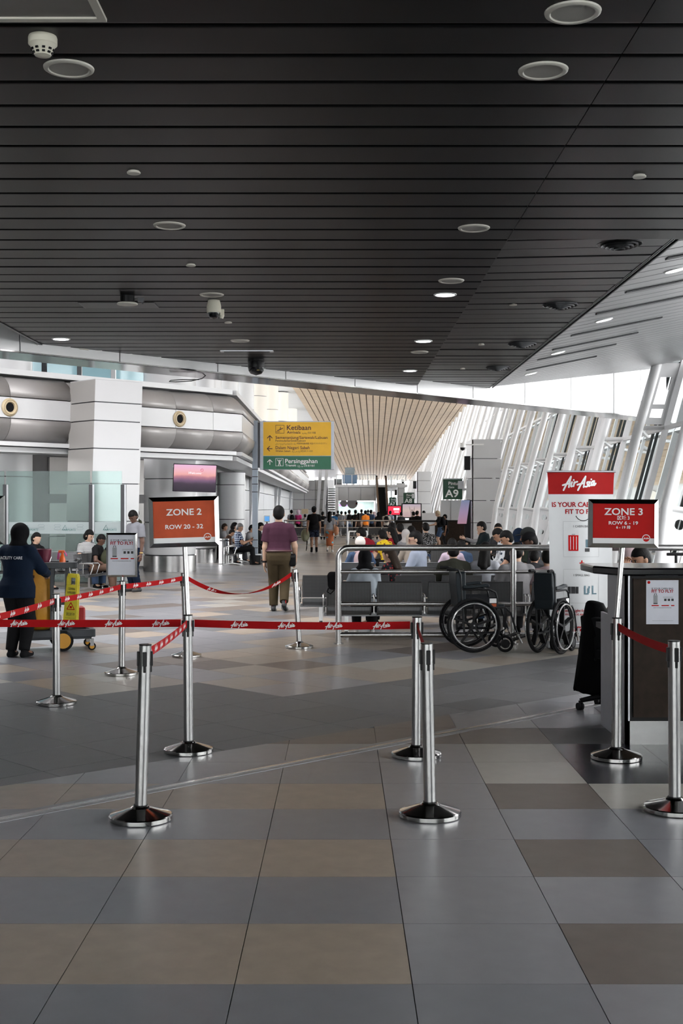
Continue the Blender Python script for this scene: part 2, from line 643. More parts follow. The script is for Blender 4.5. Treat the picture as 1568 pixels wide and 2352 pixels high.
cb = MB(); cb.b2((XL - .02, -8, ZC + .05), (6.3, 8.05, ZC + .12))
ceil = struct(cb.build('ceiling', BLACKM), 'low dark ceiling of long charcoal metal slats with narrow black gaps')
b = MB()
b.prism([(XL - .02, 8.05), (XG, 8.05), (XG, bulk_y(XG)), (XL - .02, bulk_y(XL) + .05)], (0, 0, ZC + .16), (1, 0, 0), (0, 1, 0), (0, 0, .06))
b.build('backing_board', BLACKM, ceil)
b = MB()
ye = bulk_y(6.0)
b.add([(XG, 8.05, slope_z(XG) + .05), (6.3, 8.05, slope_z(6.3) + .05), (6.3, bulk_y(6.3), slope_z(6.3) + .05), (XG, bulk_y(XG), slope_z(XG) + .05),
       (XG, 8.05, slope_z(XG) + .12), (6.3, 8.05, slope_z(6.3) + .12), (6.3, bulk_y(6.3), slope_z(6.3) + .12), (XG, bulk_y(XG), slope_z(XG) + .12)],
      [(0, 1, 2, 3), (7, 6, 5, 4), (0, 4, 5, 1), (1, 5, 6, 2), (2, 6, 7, 3), (3, 7, 4, 0)])
b.build('backing_board', BLACKM, ceil)
# slat joints seen at rows 58,128,190.. -> joint distances 4.494 + .3 k
k = -40
while True:
    Y = 4.494 + .3 * k + .15
    k += 1
    if Y > 22.6: break
    if Y < -7.5: continue
    xl = max(XL, bulk_x(Y - .14) + .01) if Y > 12 else XL
    if Y < 8.05:
        slat('ceiling_slat', xl, XS - .002, Y, ZC, ZC, SLAT, ceil)
        slat('ceiling_slat', XS + .002, 6.2, Y, ZC, ZC, SLAT, ceil)
    else:
        jz = random.uniform(-.004, .004)
        if xl < XS - .1: slat('ceiling_slat', xl, XS, Y, ZC + jz * .4, ZC + jz * .4, SLAT, ceil)
        x0 = max(XS + .01, bulk_x(Y - .14))
        if x0 < XG - .05: slat('ceiling_slat', x0, XG - .03, Y, ZM - .03 + .03 * min(1, (Y - 8) / 6) + jz, ZM + jz, SLATG, ceil)
        x0 = max(XG + .03, bulk_x(Y - .14))
        if x0 < 5.9: slat('ceiling_slat', x0, 6.15, Y, slope_z(x0), slope_z(6.15), SLATW, ceil)
# white end edges of the slats along the seam, and the dark groove
b = MB(); b.beam((XS + .004, 8.06, ZC + .03), (XS + .004, bulk_y(XS) - .05, ZC + .03), .006, .05)
b.build('seam_trim', SLATG, ceil)
for s_ in (-1, 1):
    b = MB(); b.beam((XG + .025 * s_, 8.2, ZM + .004), (XG + .025 * s_, bulk_y(XG) - .05, ZM + .004), .012, .02)
    b.build('groove_rail', DARKMETAL, ceil)
# raised pale soffit left of the dark ceiling
b = MB(); b.b2((-12, -8, ZC + .42), (XL - .02, bulk_y(XL) + .1, ZC + .5))
b.build('raised_soffit', WHITEP, ceil)
b = MB(); b.b2((XL - .03, -8, ZC - .01), (XL, bulk_y(XL), ZC + .42))
b.build('edge_trim', SLATG, ceil)

# ------------------------------------------------------------------ diagonal bulkhead
BZ = CH + 1.665
bt = Vector((1 / math.hypot(1, 1 / .9672), (1 / .9672) / math.hypot(1, 1 / .9672), 0))
bnn = Vector((-bt.y, bt.x, 0))
def bp(X): return Vector((X, bulk_y(X), 0))
def ray_x(px):      # where the view column px meets the bulkhead plane (used to read the joint spacing)
    k_ = (px - 784) / F
    Y = (3.44 + 13.06 * .9672) / (.9672 - k_)
    return k_ * Y
ub = MB()
a0 = bp(-11.5); a1 = bp(6.4)
ub.add([a0 + Vector((0, 0, BZ)), a1 + Vector((0, 0, BZ)), a1 + bnn * .62 + Vector((0, 0, BZ)), a0 + bnn * .62 + Vector((0, 0, BZ)),
        a0 + Vector((0, 0, BZ + .015)), a1 + Vector((0, 0, BZ + .015)), a1 + bnn * .62 + Vector((0, 0, BZ + .015)), a0 + bnn * .62 + Vector((0, 0, BZ + .015))],
       [(0, 1, 2, 3), (7, 6, 5, 4), (0, 4, 5, 1), (1, 5, 6, 2), (2, 6, 7, 3), (3, 7, 4, 0)])
bulk = struct(ub.build('trim_2', CHROME), 'long white bulkhead with a polished metal underside crossing below the ceiling')
js_ = [-11.5, -10.2, -8.4, -6.6, -4.9] + [ray_x(p) for p in (46, 275, 500, 656, 815, 958, 1086, 1205, 1311, 1409, 1471)] + [6.4]
FASC = mat('fascia_panel', (.70, .70, .70), .28, .15, var=.03, scale=.5)
for i in range(len(js_) - 1):
    xa, xb = js_[i] + .006, js_[i + 1] - .006
    cuts = [xa] + [x for x in (XL, XS, XG) if xa < x < xb] + [xb]
    pa = []
    for x in cuts:
        def top(x, side):
            if x < XL - 1e-6 or (abs(x - XL) < 1e-6 and side < 0): return ZC + .42
            if x < XS - 1e-6 or (abs(x - XS) < 1e-6 and side < 0): return ZC + .03
            if x < XG - 1e-6 or (abs(x - XG) < 1e-6 and side < 0): return ZM + .05
            return slope_z(x) + .06
        if x not in (xa,): pa.append((x, top(x, -1)))
        if x not in (xb,): pa.append((x, top(x, 1)))
    ring = [(x, BZ) for x in (xb, xa)] + pa
    b = MB()
    O = Vector((0, bulk_y(0), 0)); U = Vector((1, 1 / .9672, 0))
    b.prism(ring, O, U, (0, 0, 1), bnn * .03)
    b.build('fascia_panel', FASC, bulk)
b = MB()
b.prism([(-11.5, BZ + .02), (6.4, BZ + .02), (6.4, 8.7), (-11.5, 8.7)], Vector((0, bulk_y(0), 0)) + bnn * .1, Vector((1, 1 / .9672, 0)), (0, 0, 1), bnn * .5)
b.build('bulkhead_core', WHITEP, bulk)

# ------------------------------------------------------------------ right hand glazed wall with leaning struts
PD = .0236
def tube_x(h, Y):
    s = 4.23 + PD * Y
    s += .12 * min(h, 1.6)
    if h > 1.6: s += .25 * (min(h, 3) - 1.6)
    if h > 3: s += .29 * (h - 3)
    return s
def mull_x(h, Y): return 4.45 + PD * Y + .27 * h
wb = MB()
wb.beam((4.30 + PD * 8, 8, .12), (4.30 + PD * 170, 170, .12), .5, .24)
wallr = struct(wb.build('wall_right', WHITEG), 'tall leaning glass wall on slender white steel struts')
PAINT = mat('white_steel', (.78, .785, .79), .35, var=.02)
GLASS = glass_mat('clear_glass', (.96, .985, .98), .02)
HR = 8.75
def roof_edge_h(Y):          # height of the roof underside along the glass wall
    if Y < 22: return 8.6
    if Y < 75: return CH + 7.0
    if Y < 100: return CH + 7.0 - .6 * (Y - 75) / 25
    return CH + 6.4 - 2.0 * (Y - 100) / 50
ny = 8.4
plate = []
k = 0
STR = []
while ny < 168:
    STR.append(ny); ny += 3.55
STR = [y + (21.75 - min(STR, key=lambda q: abs(q - 21.75))) for y in STR]
for Y in STR:
    top = slope_z(5.9) - .02 if Y < 22.6 else roof_edge_h(Y)
    near = Y < 56
    hs = [0, .8, 1.6, 2.3, 3.0, 3.6] + [h for h in (5, 7, 9) if h < top - .2]
    hs = [h for h in hs if h < top - .05] + [top]
    r = .088 if near else .085
    b = MB(); b.tube([(tube_x(h, Y), Y, h) for h in hs], r, 14 if near else 8)
    st = b.build('strut', PAINT, wallr, smooth=True)
    b = MB()
    b.beam((mull_x(0, Y), Y, 0), (mull_x(top + .3, Y), Y, top + .3), .10 if near else .16, .07 if near else .07, up=(0, 1, 0))
    b.build('mullion', PAINT, wallr)
    if near and Y > 11:
        b = MB(); b.cyl((tube_x(3.04, Y), Y, 3.04), (mull_x(3.04, Y), Y, 3.04), .045, n=10)
        b.cyl((tube_x(3.04, Y), Y, 3.04), (mull_x(2.95, Y), Y + 1.2, 2.95), .035, n=8)
        b.build('brace', PAINT, st, smooth=True)
        b = MB(); b.cyl((tube_x(1.62, Y), Y, 1.62), (mull_x(1.55, Y), Y, 1.55), .045, n=10)
        b.build('brace', PAINT, st, smooth=True)
        # web plate with round holes between strut and mullion, below the lower brace
        b = MB()
        def web(z, s_): return (tube_x(z, Y) * (1 - s_) + mull_x(z, Y) * s_)
        cells = [(1.57, 1.16, 1.36, .078), (1.16, .80, .98, .072), (.80, .50, .65, .062), (.50, .25, .38, .05)]
        for zt, zb_, zc, hr in cells:
            c = Vector((web(zc, .52), zc))
            cor = [Vector((web(zb_, 0), zb_)), Vector((web(zb_, 1), zb_)), Vector((web(zt, 1), zt)), Vector((web(zt, 0), zt))]
            out = []
            for k_ in range(4):
                for t_ in range(6): out.append(cor[k_].lerp(cor[(k_ + 1) % 4], t_ / 6.))
            inn = [c + (p_ - c).normalized() * hr for p_ in out]
            m_ = len(out)
            vs = [(p_.x, Y - .008, p_.y) for p_ in out + inn] + [(p_.x, Y + .008, p_.y) for p_ in out + inn]
            fs = []
            for k_ in range(m_):
                j_ = (k_ + 1) % m_
                fs += [(k_, j_, m_ + j_, m_ + k_), (2 * m_ + k_, 3 * m_ + k_, 3 * m_ + j_, 2 * m_ + j_), (m_ + k_, m_ + j_, 3 * m_ + j_, 3 * m_ + k_)]
            b.add(vs, fs)
        b.build('web_plate', PAINT, st)
        if Y < 24:       # upper web plate with long slot, near the ceiling
            b = MB()
            for s0, s1, z0, z1 in ((.0, .28, 3.1, top), (.72, 1., 3.1, top), (.28, .72, 3.1, 3.22), (.28, .72, 3.38, 3.46), (.28, .72, top - .25, top)):
                q = lambda z, s_: (tube_x(z, Y) * (1 - s_) + mull_x(z, Y) * s_, Y - .008, z)
                b.add([q(z0, s0), q(z0, s1), q(z1, s1), q(z1, s0)] + [tuple(Vector(q(z, s_)) + Vector((0, .016, 0))) for z, s_ in ((z0, s0), (z0, s1), (z1, s1), (z1, s0))],
                      [(0, 1, 2, 3), (7, 6, 5, 4), (0, 4, 5, 1), (1, 5, 6, 2), (2, 6, 7, 3), (3, 7, 4, 0)])
            b.build('web_plate', PAINT, st)
    # longitudinal rails to the next strut
for h in (1.58, 3.04, 4.6, 6.2):
    b = MB(); y0 = STR[0]; y1 = STR[-1] if h < 5 else 100
    if h > 4: y0 = 24
    b.beam((mull_x(h, y0), y0, h), (mull_x(h, y1), y1, h), .07, .07)
    b.build('transom', PAINT, wallr)
DKM = mat('dark_gasket', (.03, .035, .035), .5)
for i in range(len(STR) - 1):
    ya, yb = STR[i], STR[i + 1]
    top = slope_z(5.9) if ya < 21 else roof_edge_h((ya + yb) / 2) + .2
    q = lambda h, y: (mull_x(h, y) + .1, y, h)
    b = MB(); b.add([q(.2, ya), q(.2, yb), q(top, yb), q(top, ya)], [(0, 1, 2, 3)])
    b.build('pane', GLASS, wallr)
    if ya < 60:
        b = MB(); ym = ya + 1.2
        b.beam((mull_x(.2, ym) + .06, ym, .2), (mull_x(top, ym) + .06, ym, top), .05, .035, up=(0, 1, 0))
        b.build('glazing_bar', DKM, wallr)
        b = MB(); ym = ya + 2.4
        b.beam((mull_x(.2, ym) + .03, ym, .2), (mull_x(top, ym) + .03, ym, top), .06, .07, up=(0, 1, 0))
        b.build('mullion', PAINT, wallr)

# ------------------------------------------------------------------ hall roof: timber slats over the pier
WOOD = mat('timber_slat', (.56, .43, .30), .5, var=.10, scale=1.2)
rb = MB()
rp = [(20, 7.25), (75, 7.25), (100, 6.65), (150, 4.65), (172, 4.0)]
for i in range(len(rp) - 1):
    (ya, za), (yb, zb) = rp[i], rp[i + 1]
    rb.add([(-18, ya, CH + za), (22, ya, CH + za), (22, yb, CH + zb), (-18, yb, CH + zb),
            (-18, ya, CH + za + .2), (22, ya, CH + za + .2), (22, yb, CH + zb + .2), (-18, yb, CH + zb + .2)],
           [(0, 1, 2, 3), (7, 6, 5, 4), (0, 4, 5, 1), (1, 5, 6, 2), (2, 6, 7, 3), (3, 7, 4, 0)])
roof = struct(rb.build('ceiling_timber', WHITEP), 'high pale timber slat ceiling far down the pier')
def roof_z(Y):
    for i in range(len(rp) - 1):
        (ya, za), (yb, zb) = rp[i], rp[i + 1]
        if Y <= yb: return CH + za + (zb - za) * (Y - ya) / (yb - ya) - .06
b = MB()
ys = [24, 50, 75, 100, 125, 150, 172]
b.loft([[(-4.2 + (PD + .012) * (y - 38), y, roof_z(y) + .045), (mull_x(roof_z(y), y) - .1, y, roof_z(y) + .045), (mull_x(roof_z(y), y) - .1, y, roof_z(y) + .055), (-4.2 + (PD + .012) * (y - 38), y, roof_z(y) + .055)] for y in ys])
b.build('gap_backing', mat('roof_dark', (.10, .075, .055), .8), roof)
NS = 26
for i in range(NS):
    f0 = (i + .07) / NS; f1 = (i + .93) / NS
    def xr(f, Y):
        l = -4.2 + PD * (Y - 38) + .012 * (Y - 38); r_ = mull_x(roof_z(Y), Y) - .1
        return l + (r_ - l) * f
    b = MB()
    ys = [24, 50, 75, 100, 125, 150, 172]
    b.loft([[(xr(f0, y), y, roof_z(y)), (xr(f1, y), y, roof_z(y)), (xr(f1, y), y, roof_z(y) + .05), (xr(f0, y), y, roof_z(y) + .05)] for y in ys])
    b.build('roof_slat', WOOD, roof)
# ================================================================== left side of the hall
def wl_x(Y): return -3.95          # plane of the long left wall of the pier
BEIGEP = mat('beige_grey_panel', (.40, .385, .365), .4, .1, var=.04, scale=.6)  # also carries the shade on the box column's left face
DRUM = mat('white_cladding', (.60, .605, .61), .33, var=.02, scale=.4)
CREAM = mat('cream_cladding', (.80, .76, .68), .4, var=.03, scale=.4)

# ---- long left wall (panels as separate pieces)
b = MB()
b.beam((wl_x(36) - .35, 36, 1.75), (wl_x(116) - .35, 116, 1.75), .3, 3.5)
wall_l = struct(b.build('wall_left', DARKMETAL), 'long panelled wall down the left side of the pier')
zz = [0.02, .55, 1.52, 2.35, 3.2, 4.0]
ys = [36.0, 38.6, 42.5, 46.5, 51, 56, 62, 70, 80, 92, 104, 116]
for i in range(len(ys) - 1):
    for j in range(len(zz) - 1):
        b = MB(); ya, yb = ys[i] + .02, ys[i + 1] - .02
        za, zb = zz[j] + .015, zz[j + 1] - .015
        b.beam((wl_x(ya) - .1, ya, (za + zb) / 2), (wl_x(yb) - .1, yb, (za + zb) / 2), .2, zb - za)
        b.build('wall_panel', GREYP if (i + j) % 3 else WHITEP, wall_l)
# leaning metal ribs standing proud of the wall
for Y0, ln in ((52.5, .07), (56.5, .08), (72, .07), (76, .08), (92, .08)):
    b = MB(); x = wl_x(Y0) + .12
    b.beam((x - .25, Y0, 0), (x + .02, Y0, 3.0), .16, .30, up=(0, 1, 0))
    b.build('rib', SATIN, wall_l)

# ---- round columns
def column(px, Y, r, z0, z1, label, m=DRUM, steel=True, joints=(1.25, 2.35, 3.4, 4.6, 5.8, 7.0)):
    x = fx(px, Y)
    b = MB(); b.cyl((0, 0, z0), (0, 0, z1), r - .02, n=32)
    root = b.build('trim_column', DARKMETAL, None, smooth=True, loc=(x, Y, 0))
    struct(root, label)
    cuts = [z0 + (.42 if steel else 0)] + [j for j in joints if z0 + .5 < j < z1 - .3] + [z1]
    for a, c in zip(cuts[:-1], cuts[1:]):
        q = MB(); q.cyl((0, 0, a + .012), (0, 0, c - .012), r, n=48)
        q.build('cladding_ring', m, root, smooth=True)
    if steel:
        q = MB(); q.cyl((0, 0, z0), (0, 0, z0 + .40), r + .015, n=48)
        q.build('kick_band', STEEL, root, smooth=True)
    return root
column(8, 29.0, .67, 0, 8.8, 'white round column at the far left edge')
column(390, 31.3, .66, 0, 8.8, 'white round column carrying the television screen')
column(463, 36.2, .42, 0, 8.8, 'slimmer white round column behind the television column')
column(532, 39.0, .43, 0, 2.75, 'bright white round column beside the plaid shirt sitter')
for n_, Y in enumerate((40, 45.5, 52, 59, 67, 76, 86, 97)):
    x = -4.45 + .0175 * (Y - 44)
    column(784 + x * F / Y, Y, .58, 3.2 if Y < 58 else 4.62, 8.8, '%s round white column of the row rising behind the air duct' % ('nearest', 'second nearest', 'third nearest', 'fourth nearest', 'fifth nearest', 'sixth nearest', 'second farthest', 'farthest')[n_],
           DRUM if n_ < 3 else CREAM, False)

# ---- big rounded air duct
DZ = 3.74
def duct_ring(p, nrm, keep=None):
    """cross-section points around p; nrm is the horizontal outward normal (towards the hall)"""
    up = Vector((0, 0, 1)); out = []
    R = .47
    for k in range(7):      # upper quarter
        t = PI / 2 * k / 6
        out.append(p + up * (.235 + R * math.sin(PI / 2 - t)) + nrm * (R * math.sin(t) * 1.0))
    for k in range(7):      # lower quarter
        t = PI / 2 * k / 6
        out.append(p - up * (.235 + R * math.sin(t)) + nrm * (R * math.cos(t)))
    return out
dA = Vector((-9.6, 23.68, DZ)); dB = Vector((-2.95, 30.8, DZ)); dC = Vector((-3.1, 99, DZ))
n1 = Vector((dB.y - dA.y, -(dB.x - dA.x), 0)).normalized()
n2 = Vector((dC.y - dB.y, -(dC.x - dB.x), 0)).normalized()
nm = (n1 + n2).normalized() / ((n1 + n2).normalized().dot(n1))
b = MB(); b.beam(dA - n1 * .25, dB - n1 * .25, .5, 1.4); b.beam(dB - n2 * .3, dC - n2 * .3, .5, 1.4)
duct = tag(b.build('air_duct', DUCT), 'large rounded champagne metal air duct along the left side', 'air duct')
def duct_panels(pa, pb, na, nb, cuts, end_miter):
    for i in range(len(cuts) - 1):
        ta, tb = cuts[i], cuts[i + 1]
        pts = []
        for t, last in ((ta, i == 0), (tb, i == len(cuts) - 2)):
            nn = na
            if end_miter == 'end' and t == cuts[-1]: nn = nb
            if end_miter == 'start' and t == cuts[0]: nn = nb
            e = .006 if t == ta else -.006
            pts.append((pa.lerp(pb, t) + (pb - pa).normalized() * e, nn))
        r0 = duct_ring(*pts[0]); r1 = duct_ring(*pts[1])
        for nm_, s0, s1, m in (('upper_panel', 0, 7, DUCT), ('lower_panel', 7, 14, DUCT)):
            b = MB(); b.loft([r0[s0:s1], r1[s0:s1]], cap=False, closed=False)
            o = b.build(nm_, m, duct, smooth=True)
            sm = o.modifiers.new('s', 'SOLIDIFY'); sm.thickness = .02; sm.offset = -1
        b = MB()
        z = Vector((0, 0, .215))
        a0, a1 = pts[0][0] + pts[0][1] * .455, pts[1][0] + pts[1][1] * .455
        b.add([a0 - z, a1 - z, a1 + z, a0 + z, a0 - z - pts[0][1] * .1, a1 - z - pts[1][1] * .1, a1 + z - pts[1][1] * .1, a0 + z - pts[0][1] * .1],
              [(0, 1, 2, 3), (7, 6, 5, 4), (0, 4, 5, 1), (1, 5, 6, 2), (2, 6, 7, 3), (3, 7, 4, 0)])
        b.build('band_panel', WHITEP, duct)
duct_panels(dA, dB, n1, nm, [0, .18, .34, .50, .66, .80, .92, 1.], 'end')
duct_panels(dB, dC, n2, nm, [0, .06, .12, .2, .3, .42, .56, .72, .88, 1.], 'start')
# jet nozzles on the flat band
def on_band(px):
    k_ = (px - 784) / F
    A = dA + n1 * .46; D = (dB - dA)
    t = (A.x - k_ * A.y) / (k_ * D.y - D.x)
    return A + D * t
for px in (22, 307, 412):
    c = on_band(px)
    R = Matrix((Vector((0, 0, 1)).cross(n1), Vector((0, 0, 1)), n1)).transposed()
    b = MB(); b.lathe([(.10, -.02), (.10, .02), (.115, .045), (.135, .05), (.165, .04), (.19, .02), (.195, 0)], c, 28, R)
    nz = b.build('nozzle', TAN, duct, smooth=True)
    b = MB(); b.lathe([(0, .012), (.10, .012)], c, 24, R); b.build('throat', BLACKM, nz)
    b = MB(); b.lathe([(.145, .046), (.15, .056), (.155, .046)], c, 28, R); b.build('ring', mat('dark_tan', (.35, .27, .16), .5), nz, smooth=True)
# ledges above and below the duct
for dz, w, h, off, nm_ in ((.78, .5, .12, .10, 'ledge'), (-.76, .9, .09, .24, 'ledge'), (-.88, .8, .11, .10, 'ledge')):
    b = MB()
    for (pa, pb, na) in ((dA, dB, n1), (dB, dC, n2)):
        b.beam(pa + na * (off - w / 2 + .2) + Vector((0, 0, dz)), pb + na * (off - w / 2 + .2) + Vector((0, 0, dz)), w, h)
    b.build(nm_, WHITEP, duct)

# ---- leaning box column with panel joints (stands on the floor in front of the duct)
b = MB()
bc = Vector((fx(205, 26.2), 26.2, 0)); el = Vector((.90, .70, 0)); ed = Vector((-.70, .72, 0))
lean = Vector((.13, 0, 4.39)) / 4.39
def bq(u, v, z): return bc + el * u + ed * v + lean * z
b.loft([[bq(u, v, z) for u, v in ((.02, .02), (.98, .02), (.98, .98), (.02, .98))] for z in (0, 4.38)])
boxc = struct(b.build('trim_3', DARKMETAL), 'white panelled box column leaning slightly in front of the duct')
lv = [0, .62, 1.32, 2.14, 2.9, 3.5, 3.90, 4.39]
for a, c in zip(lv[:-1], lv[1:]):
    for u0, v0, u1, v1 in ((.005, 0, 1., .04), (0, .005, .04, 1.)):
        q = MB(); q.loft([[bq(u, v, z) for u, v in ((u0, v0), (u1, v0), (u1, v1), (u0, v1))] for z in (a + .012, c - .012)])
        q.build('cladding_panel', WHITEP if v1 < .5 else BEIGEP, boxc)  # left face gets a darker panel colour in place of its shade
q = MB(); q.loft([[bq(u, v, z) for u, v in ((0, 0), (1, 0), (1, 1), (0, 1))] for z in (4.38, 4.395)]); q.build('cap', WHITEP, boxc)

# ---- back wall under the duct and glazed storey above it
e0 = dA - n1 * 3.4 + Vector((-2.2, -2.35, -DZ)); e1 = dB - n1 * 3.0 + Vector((0, 0, -DZ))
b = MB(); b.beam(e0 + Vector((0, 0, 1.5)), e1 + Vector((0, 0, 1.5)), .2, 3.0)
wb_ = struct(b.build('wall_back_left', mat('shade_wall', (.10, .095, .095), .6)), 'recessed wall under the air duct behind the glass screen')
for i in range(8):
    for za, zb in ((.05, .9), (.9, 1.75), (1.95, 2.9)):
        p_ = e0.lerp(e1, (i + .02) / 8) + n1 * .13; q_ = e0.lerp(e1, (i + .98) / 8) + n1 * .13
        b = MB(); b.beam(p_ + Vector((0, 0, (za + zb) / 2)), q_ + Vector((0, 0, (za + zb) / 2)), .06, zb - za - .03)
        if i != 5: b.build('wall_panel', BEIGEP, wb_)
u0 = dA - n1 * 4.6 + Vector((-2.9, -3.1, -DZ)); u1 = dB - n1 * 3.2 + Vector((0, 0, -DZ))
b = MB(); b.beam(u0 + Vector((0, 0, 4.35)), u1 + Vector((0, 0, 4.35)), .5, .18)
up = struct(b.build('wall_upper', WHITEP), 'glazed upper storey of pale blue panes above the air duct')
BLUEG = glass_mat('pale_blue_glass', (.22, .36, .40), .86, .08)
for i in range(14):
    p_ = u0.lerp(u1, i / 14.); q_ = u0.lerp(u1, (i + 1) / 14.)
    b = MB(); b.add([p_ + Vector((0, 0, 4.4)), q_ + Vector((0, 0, 4.4)), q_ + Vector((0, 0, 8.8)), p_ + Vector((0, 0, 8.8))], [(0, 1, 2, 3)])
    b.build('pane', BLUEG, up)
    b = MB(); b.beam(q_ + Vector((0, 0, 4.4)), q_ + Vector((0, 0, 8.8)), .12, .10, up=(0, 1, 0)); b.build('mullion', DARKMETAL if i % 3 else WHITEP, up)
# upper wall along the pier: bright clerestory behind the round columns
b = MB(); b.beam((wl_x(40) - 1.2, 40, 4.4), (wl_x(116) - 1.2, 116, 4.4), 1.8, .2)
cl = struct(b.build('wall_clerestory', WHITEP), 'bright clerestory glazing behind the row of round columns')
for i in range(12):
    ya = 40 + i * 76 / 12.; yb = ya + 76 / 12.
    b = MB(); b.add([(wl_x(ya) - 1.9, ya, 4.5), (wl_x(yb) - 1.9, yb, 4.5), (wl_x(yb) - 1.9, yb, 8.7), (wl_x(ya) - 1.9, ya, 8.7)], [(0, 1, 2, 3)])
    b.build('pane', GLASS, cl)
    b = MB(); b.beam((wl_x(ya) - 1.85, ya, 4.5), (wl_x(ya) - 1.85, ya, 8.7), .15, .1, up=(0, 1, 0)); b.build('mullion', WHITEG, cl)
# roof brackets at the end of the column row
for Y in (78, 86, 94, 102):
    b = MB(); x = -3.9
    b.beam((x - .3, Y, 6.3), (x + .5, Y, 7.6), .22, .14, up=(0, 1, 0)); b.build('bracket', PAINT, cl)

# ---- cross wall where the duct ends, with leaning ribs
b = MB(); b.b2((wl_x(100), 100, 0), (fx(752, 100), 100.3, 3.9))
cw = struct(b.build('wall_cross', DARKMETAL), 'grey panelled cross wall below the stair at the far end')
for i in range(3):
    for za, zb in ((0, .55), (.55, 1.5), (1.5, 2.3), (2.3, 3.1), (3.1, 3.9)):
        xa = wl_x(100) + i * .9; xb = min(xa + .9, fx(751, 100))
        b = MB(); b.b2((xa + .015, 99.9, za + .015), (xb - .015, 100, zb - .015)); b.build('wall_panel', GREYP if i % 2 else WHITEP, cw)
for px_ in (733, 747):
    b = MB(); b.beam((fx(px_ - 6, 99.6), 99.6, 0), (fx(px_ + 4, 99.6), 99.6, 5.2), .26, .3, up=(0, 1, 0)); b.build('rib', SATIN, cw)

# ---- side and rear walls outside the picture, closing the low hall and shaping its light
b = MB(); b.b2((-12.2, -8.2, 0), (-12, 24, 4.2)); struct(b.build('wall_side_left', mat('side_grey', (.22, .22, .225), .5)), 'plain side wall of the low hall, grey to cut bounced light')  # unseen wall, toned dark to cut light bounced from the left
b = MB(); b.b2((-12.2, 3, 4.2), (-12, 31, 8.9)); struct(b.build('wall_upper_light_block', mat('side_grey')), 'unseen upper wall added left of the high hall to block sky light')  # added out of view to stop sky light leaking in from the left
b = MB(); b.b2((-12.2, -8.2, 0), (6.5, -8, .5)); wr = struct(b.build('wall_rear_light_glazing', WHITEP), 'unseen rear wall behind the viewer, glazing added to brighten the near floor')  # rear glazing added to let sky light onto the near floor
for i in range(8):
    x = -12 + i * 2.3
    b = MB(); b.b2((x, -8.1, .5), (x + .12, -8, 4.0)); b.build('mullion', WHITEG, wr)
    b = MB(); b.b2((x + .12, -8.06, .5), (x + 2.3, -8.04, 3.9)); b.build('pane', GLASS, wr)
b = MB(); b.b2((5.6, -8.2, 0), (5.8, 8.2, .5)); wr = struct(b.build('wall_right_light_glazing', WHITEP), 'unseen side wall right of the viewer, glazing added to brighten the near floor')  # glazing added here too, for more light around the camera
for i in range(7):
    y = -8 + i * 2.3
    b = MB(); b.b2((5.65, y, .5), (5.75, y + .12, 3.9)); b.build('mullion', WHITEG, wr)
    b = MB(); b.b2((5.69, y + .12, .5), (5.71, y + 2.3, 3.6)); b.build('pane', GLASS, wr)

# ================================================================== far end of the pier
EY = 118.
b = MB()
b.b2((fx(777, EY), EY, fz(1150, EY)), (fx(862, EY), EY + 6, fz(1119, EY)))
endb = struct(b.build('wall_end', GREYP), 'white panelled mezzanine block at the far end of the pier')
for i, (pa, pb) in enumerate(((777, 800), (800, 828), (828, 861))):
    b = MB(); b.b2((fx(pa, EY) + .04, EY - .12, fz(1150, EY) + .04), (fx(pb, EY) - .04, EY, fz(1119, EY) - .04))
    b.build('wall_panel', WHITEP, endb)
for pa, pb in ((770, 777), (862, 864)):
    b = MB(); b.b2((fx(pa, EY), EY - .1, 0), (fx(pb, EY), EY + 6, fz(1119, EY))); b.build('pier_post', PAINT, endb)
b = MB(); b.b2((fx(770, EY), EY - .3, fz(1119, EY)), (fx(935, EY), EY + 30, fz(1119, EY) + .25)); b.build('mezzanine_floor', WHITEP, endb)
# back wall and end glazing
b = MB(); b.b2((-8, 170, 0), (16, 170.3, 2.3)); b.build('rear_wall', GREYP, endb)
for i in range(10):
    b = MB(); x = -6 + 2.2 * i
    b.b2((x, 169.8, 2.3), (x + .25, 170.2, 6.8)); b.build('end_mullion', PAINT, endb)
# shop interior under the mezzanine
b = MB(); b.b2((fx(777, EY), EY + 5.9, 0), (fx(862, EY), EY + 6.1, fz(1150, EY))); b.build('shop_back', mat('shop_teal', (.45, .60, .58), .4, var=.5, scale=.5), endb)
b = MB(); b.b2((fx(780, EY), EY + 1, fz(1150, EY) - .06), (fx(860, EY), EY + 5, fz(1150, EY) - .02)); b.build('shop_light', mat('shop_lamp', (1., .98, .95), emit=2.5, var=0.), endb)
b = MB(); b.b2((fx(778, EY), EY + .6, fz(1163, EY)), (fx(797, EY), EY + .9, fz(1158, EY))); b.build('purple_sign', mat('purple_light', (.35, .15, .9), emit=1.2, var=.0), endb)
for px_, r in ((789, .35), (809, .52)):
    b = MB(); b.cyl((fx(px_, EY), EY + .5, fz(1156, EY)), (fx(px_, EY), EY + .7, fz(1156, EY)), r, n=20); b.build('round_lamp', mat('shop_disc', (.22, .2, .2), .5), endb, smooth=True)
b = MB(); b.b2((fx(817, EY), EY + .5, fz(1159, EY)), (fx(821, EY), EY + .7, fz(1154, EY))); b.build('red_notice', RED, endb)
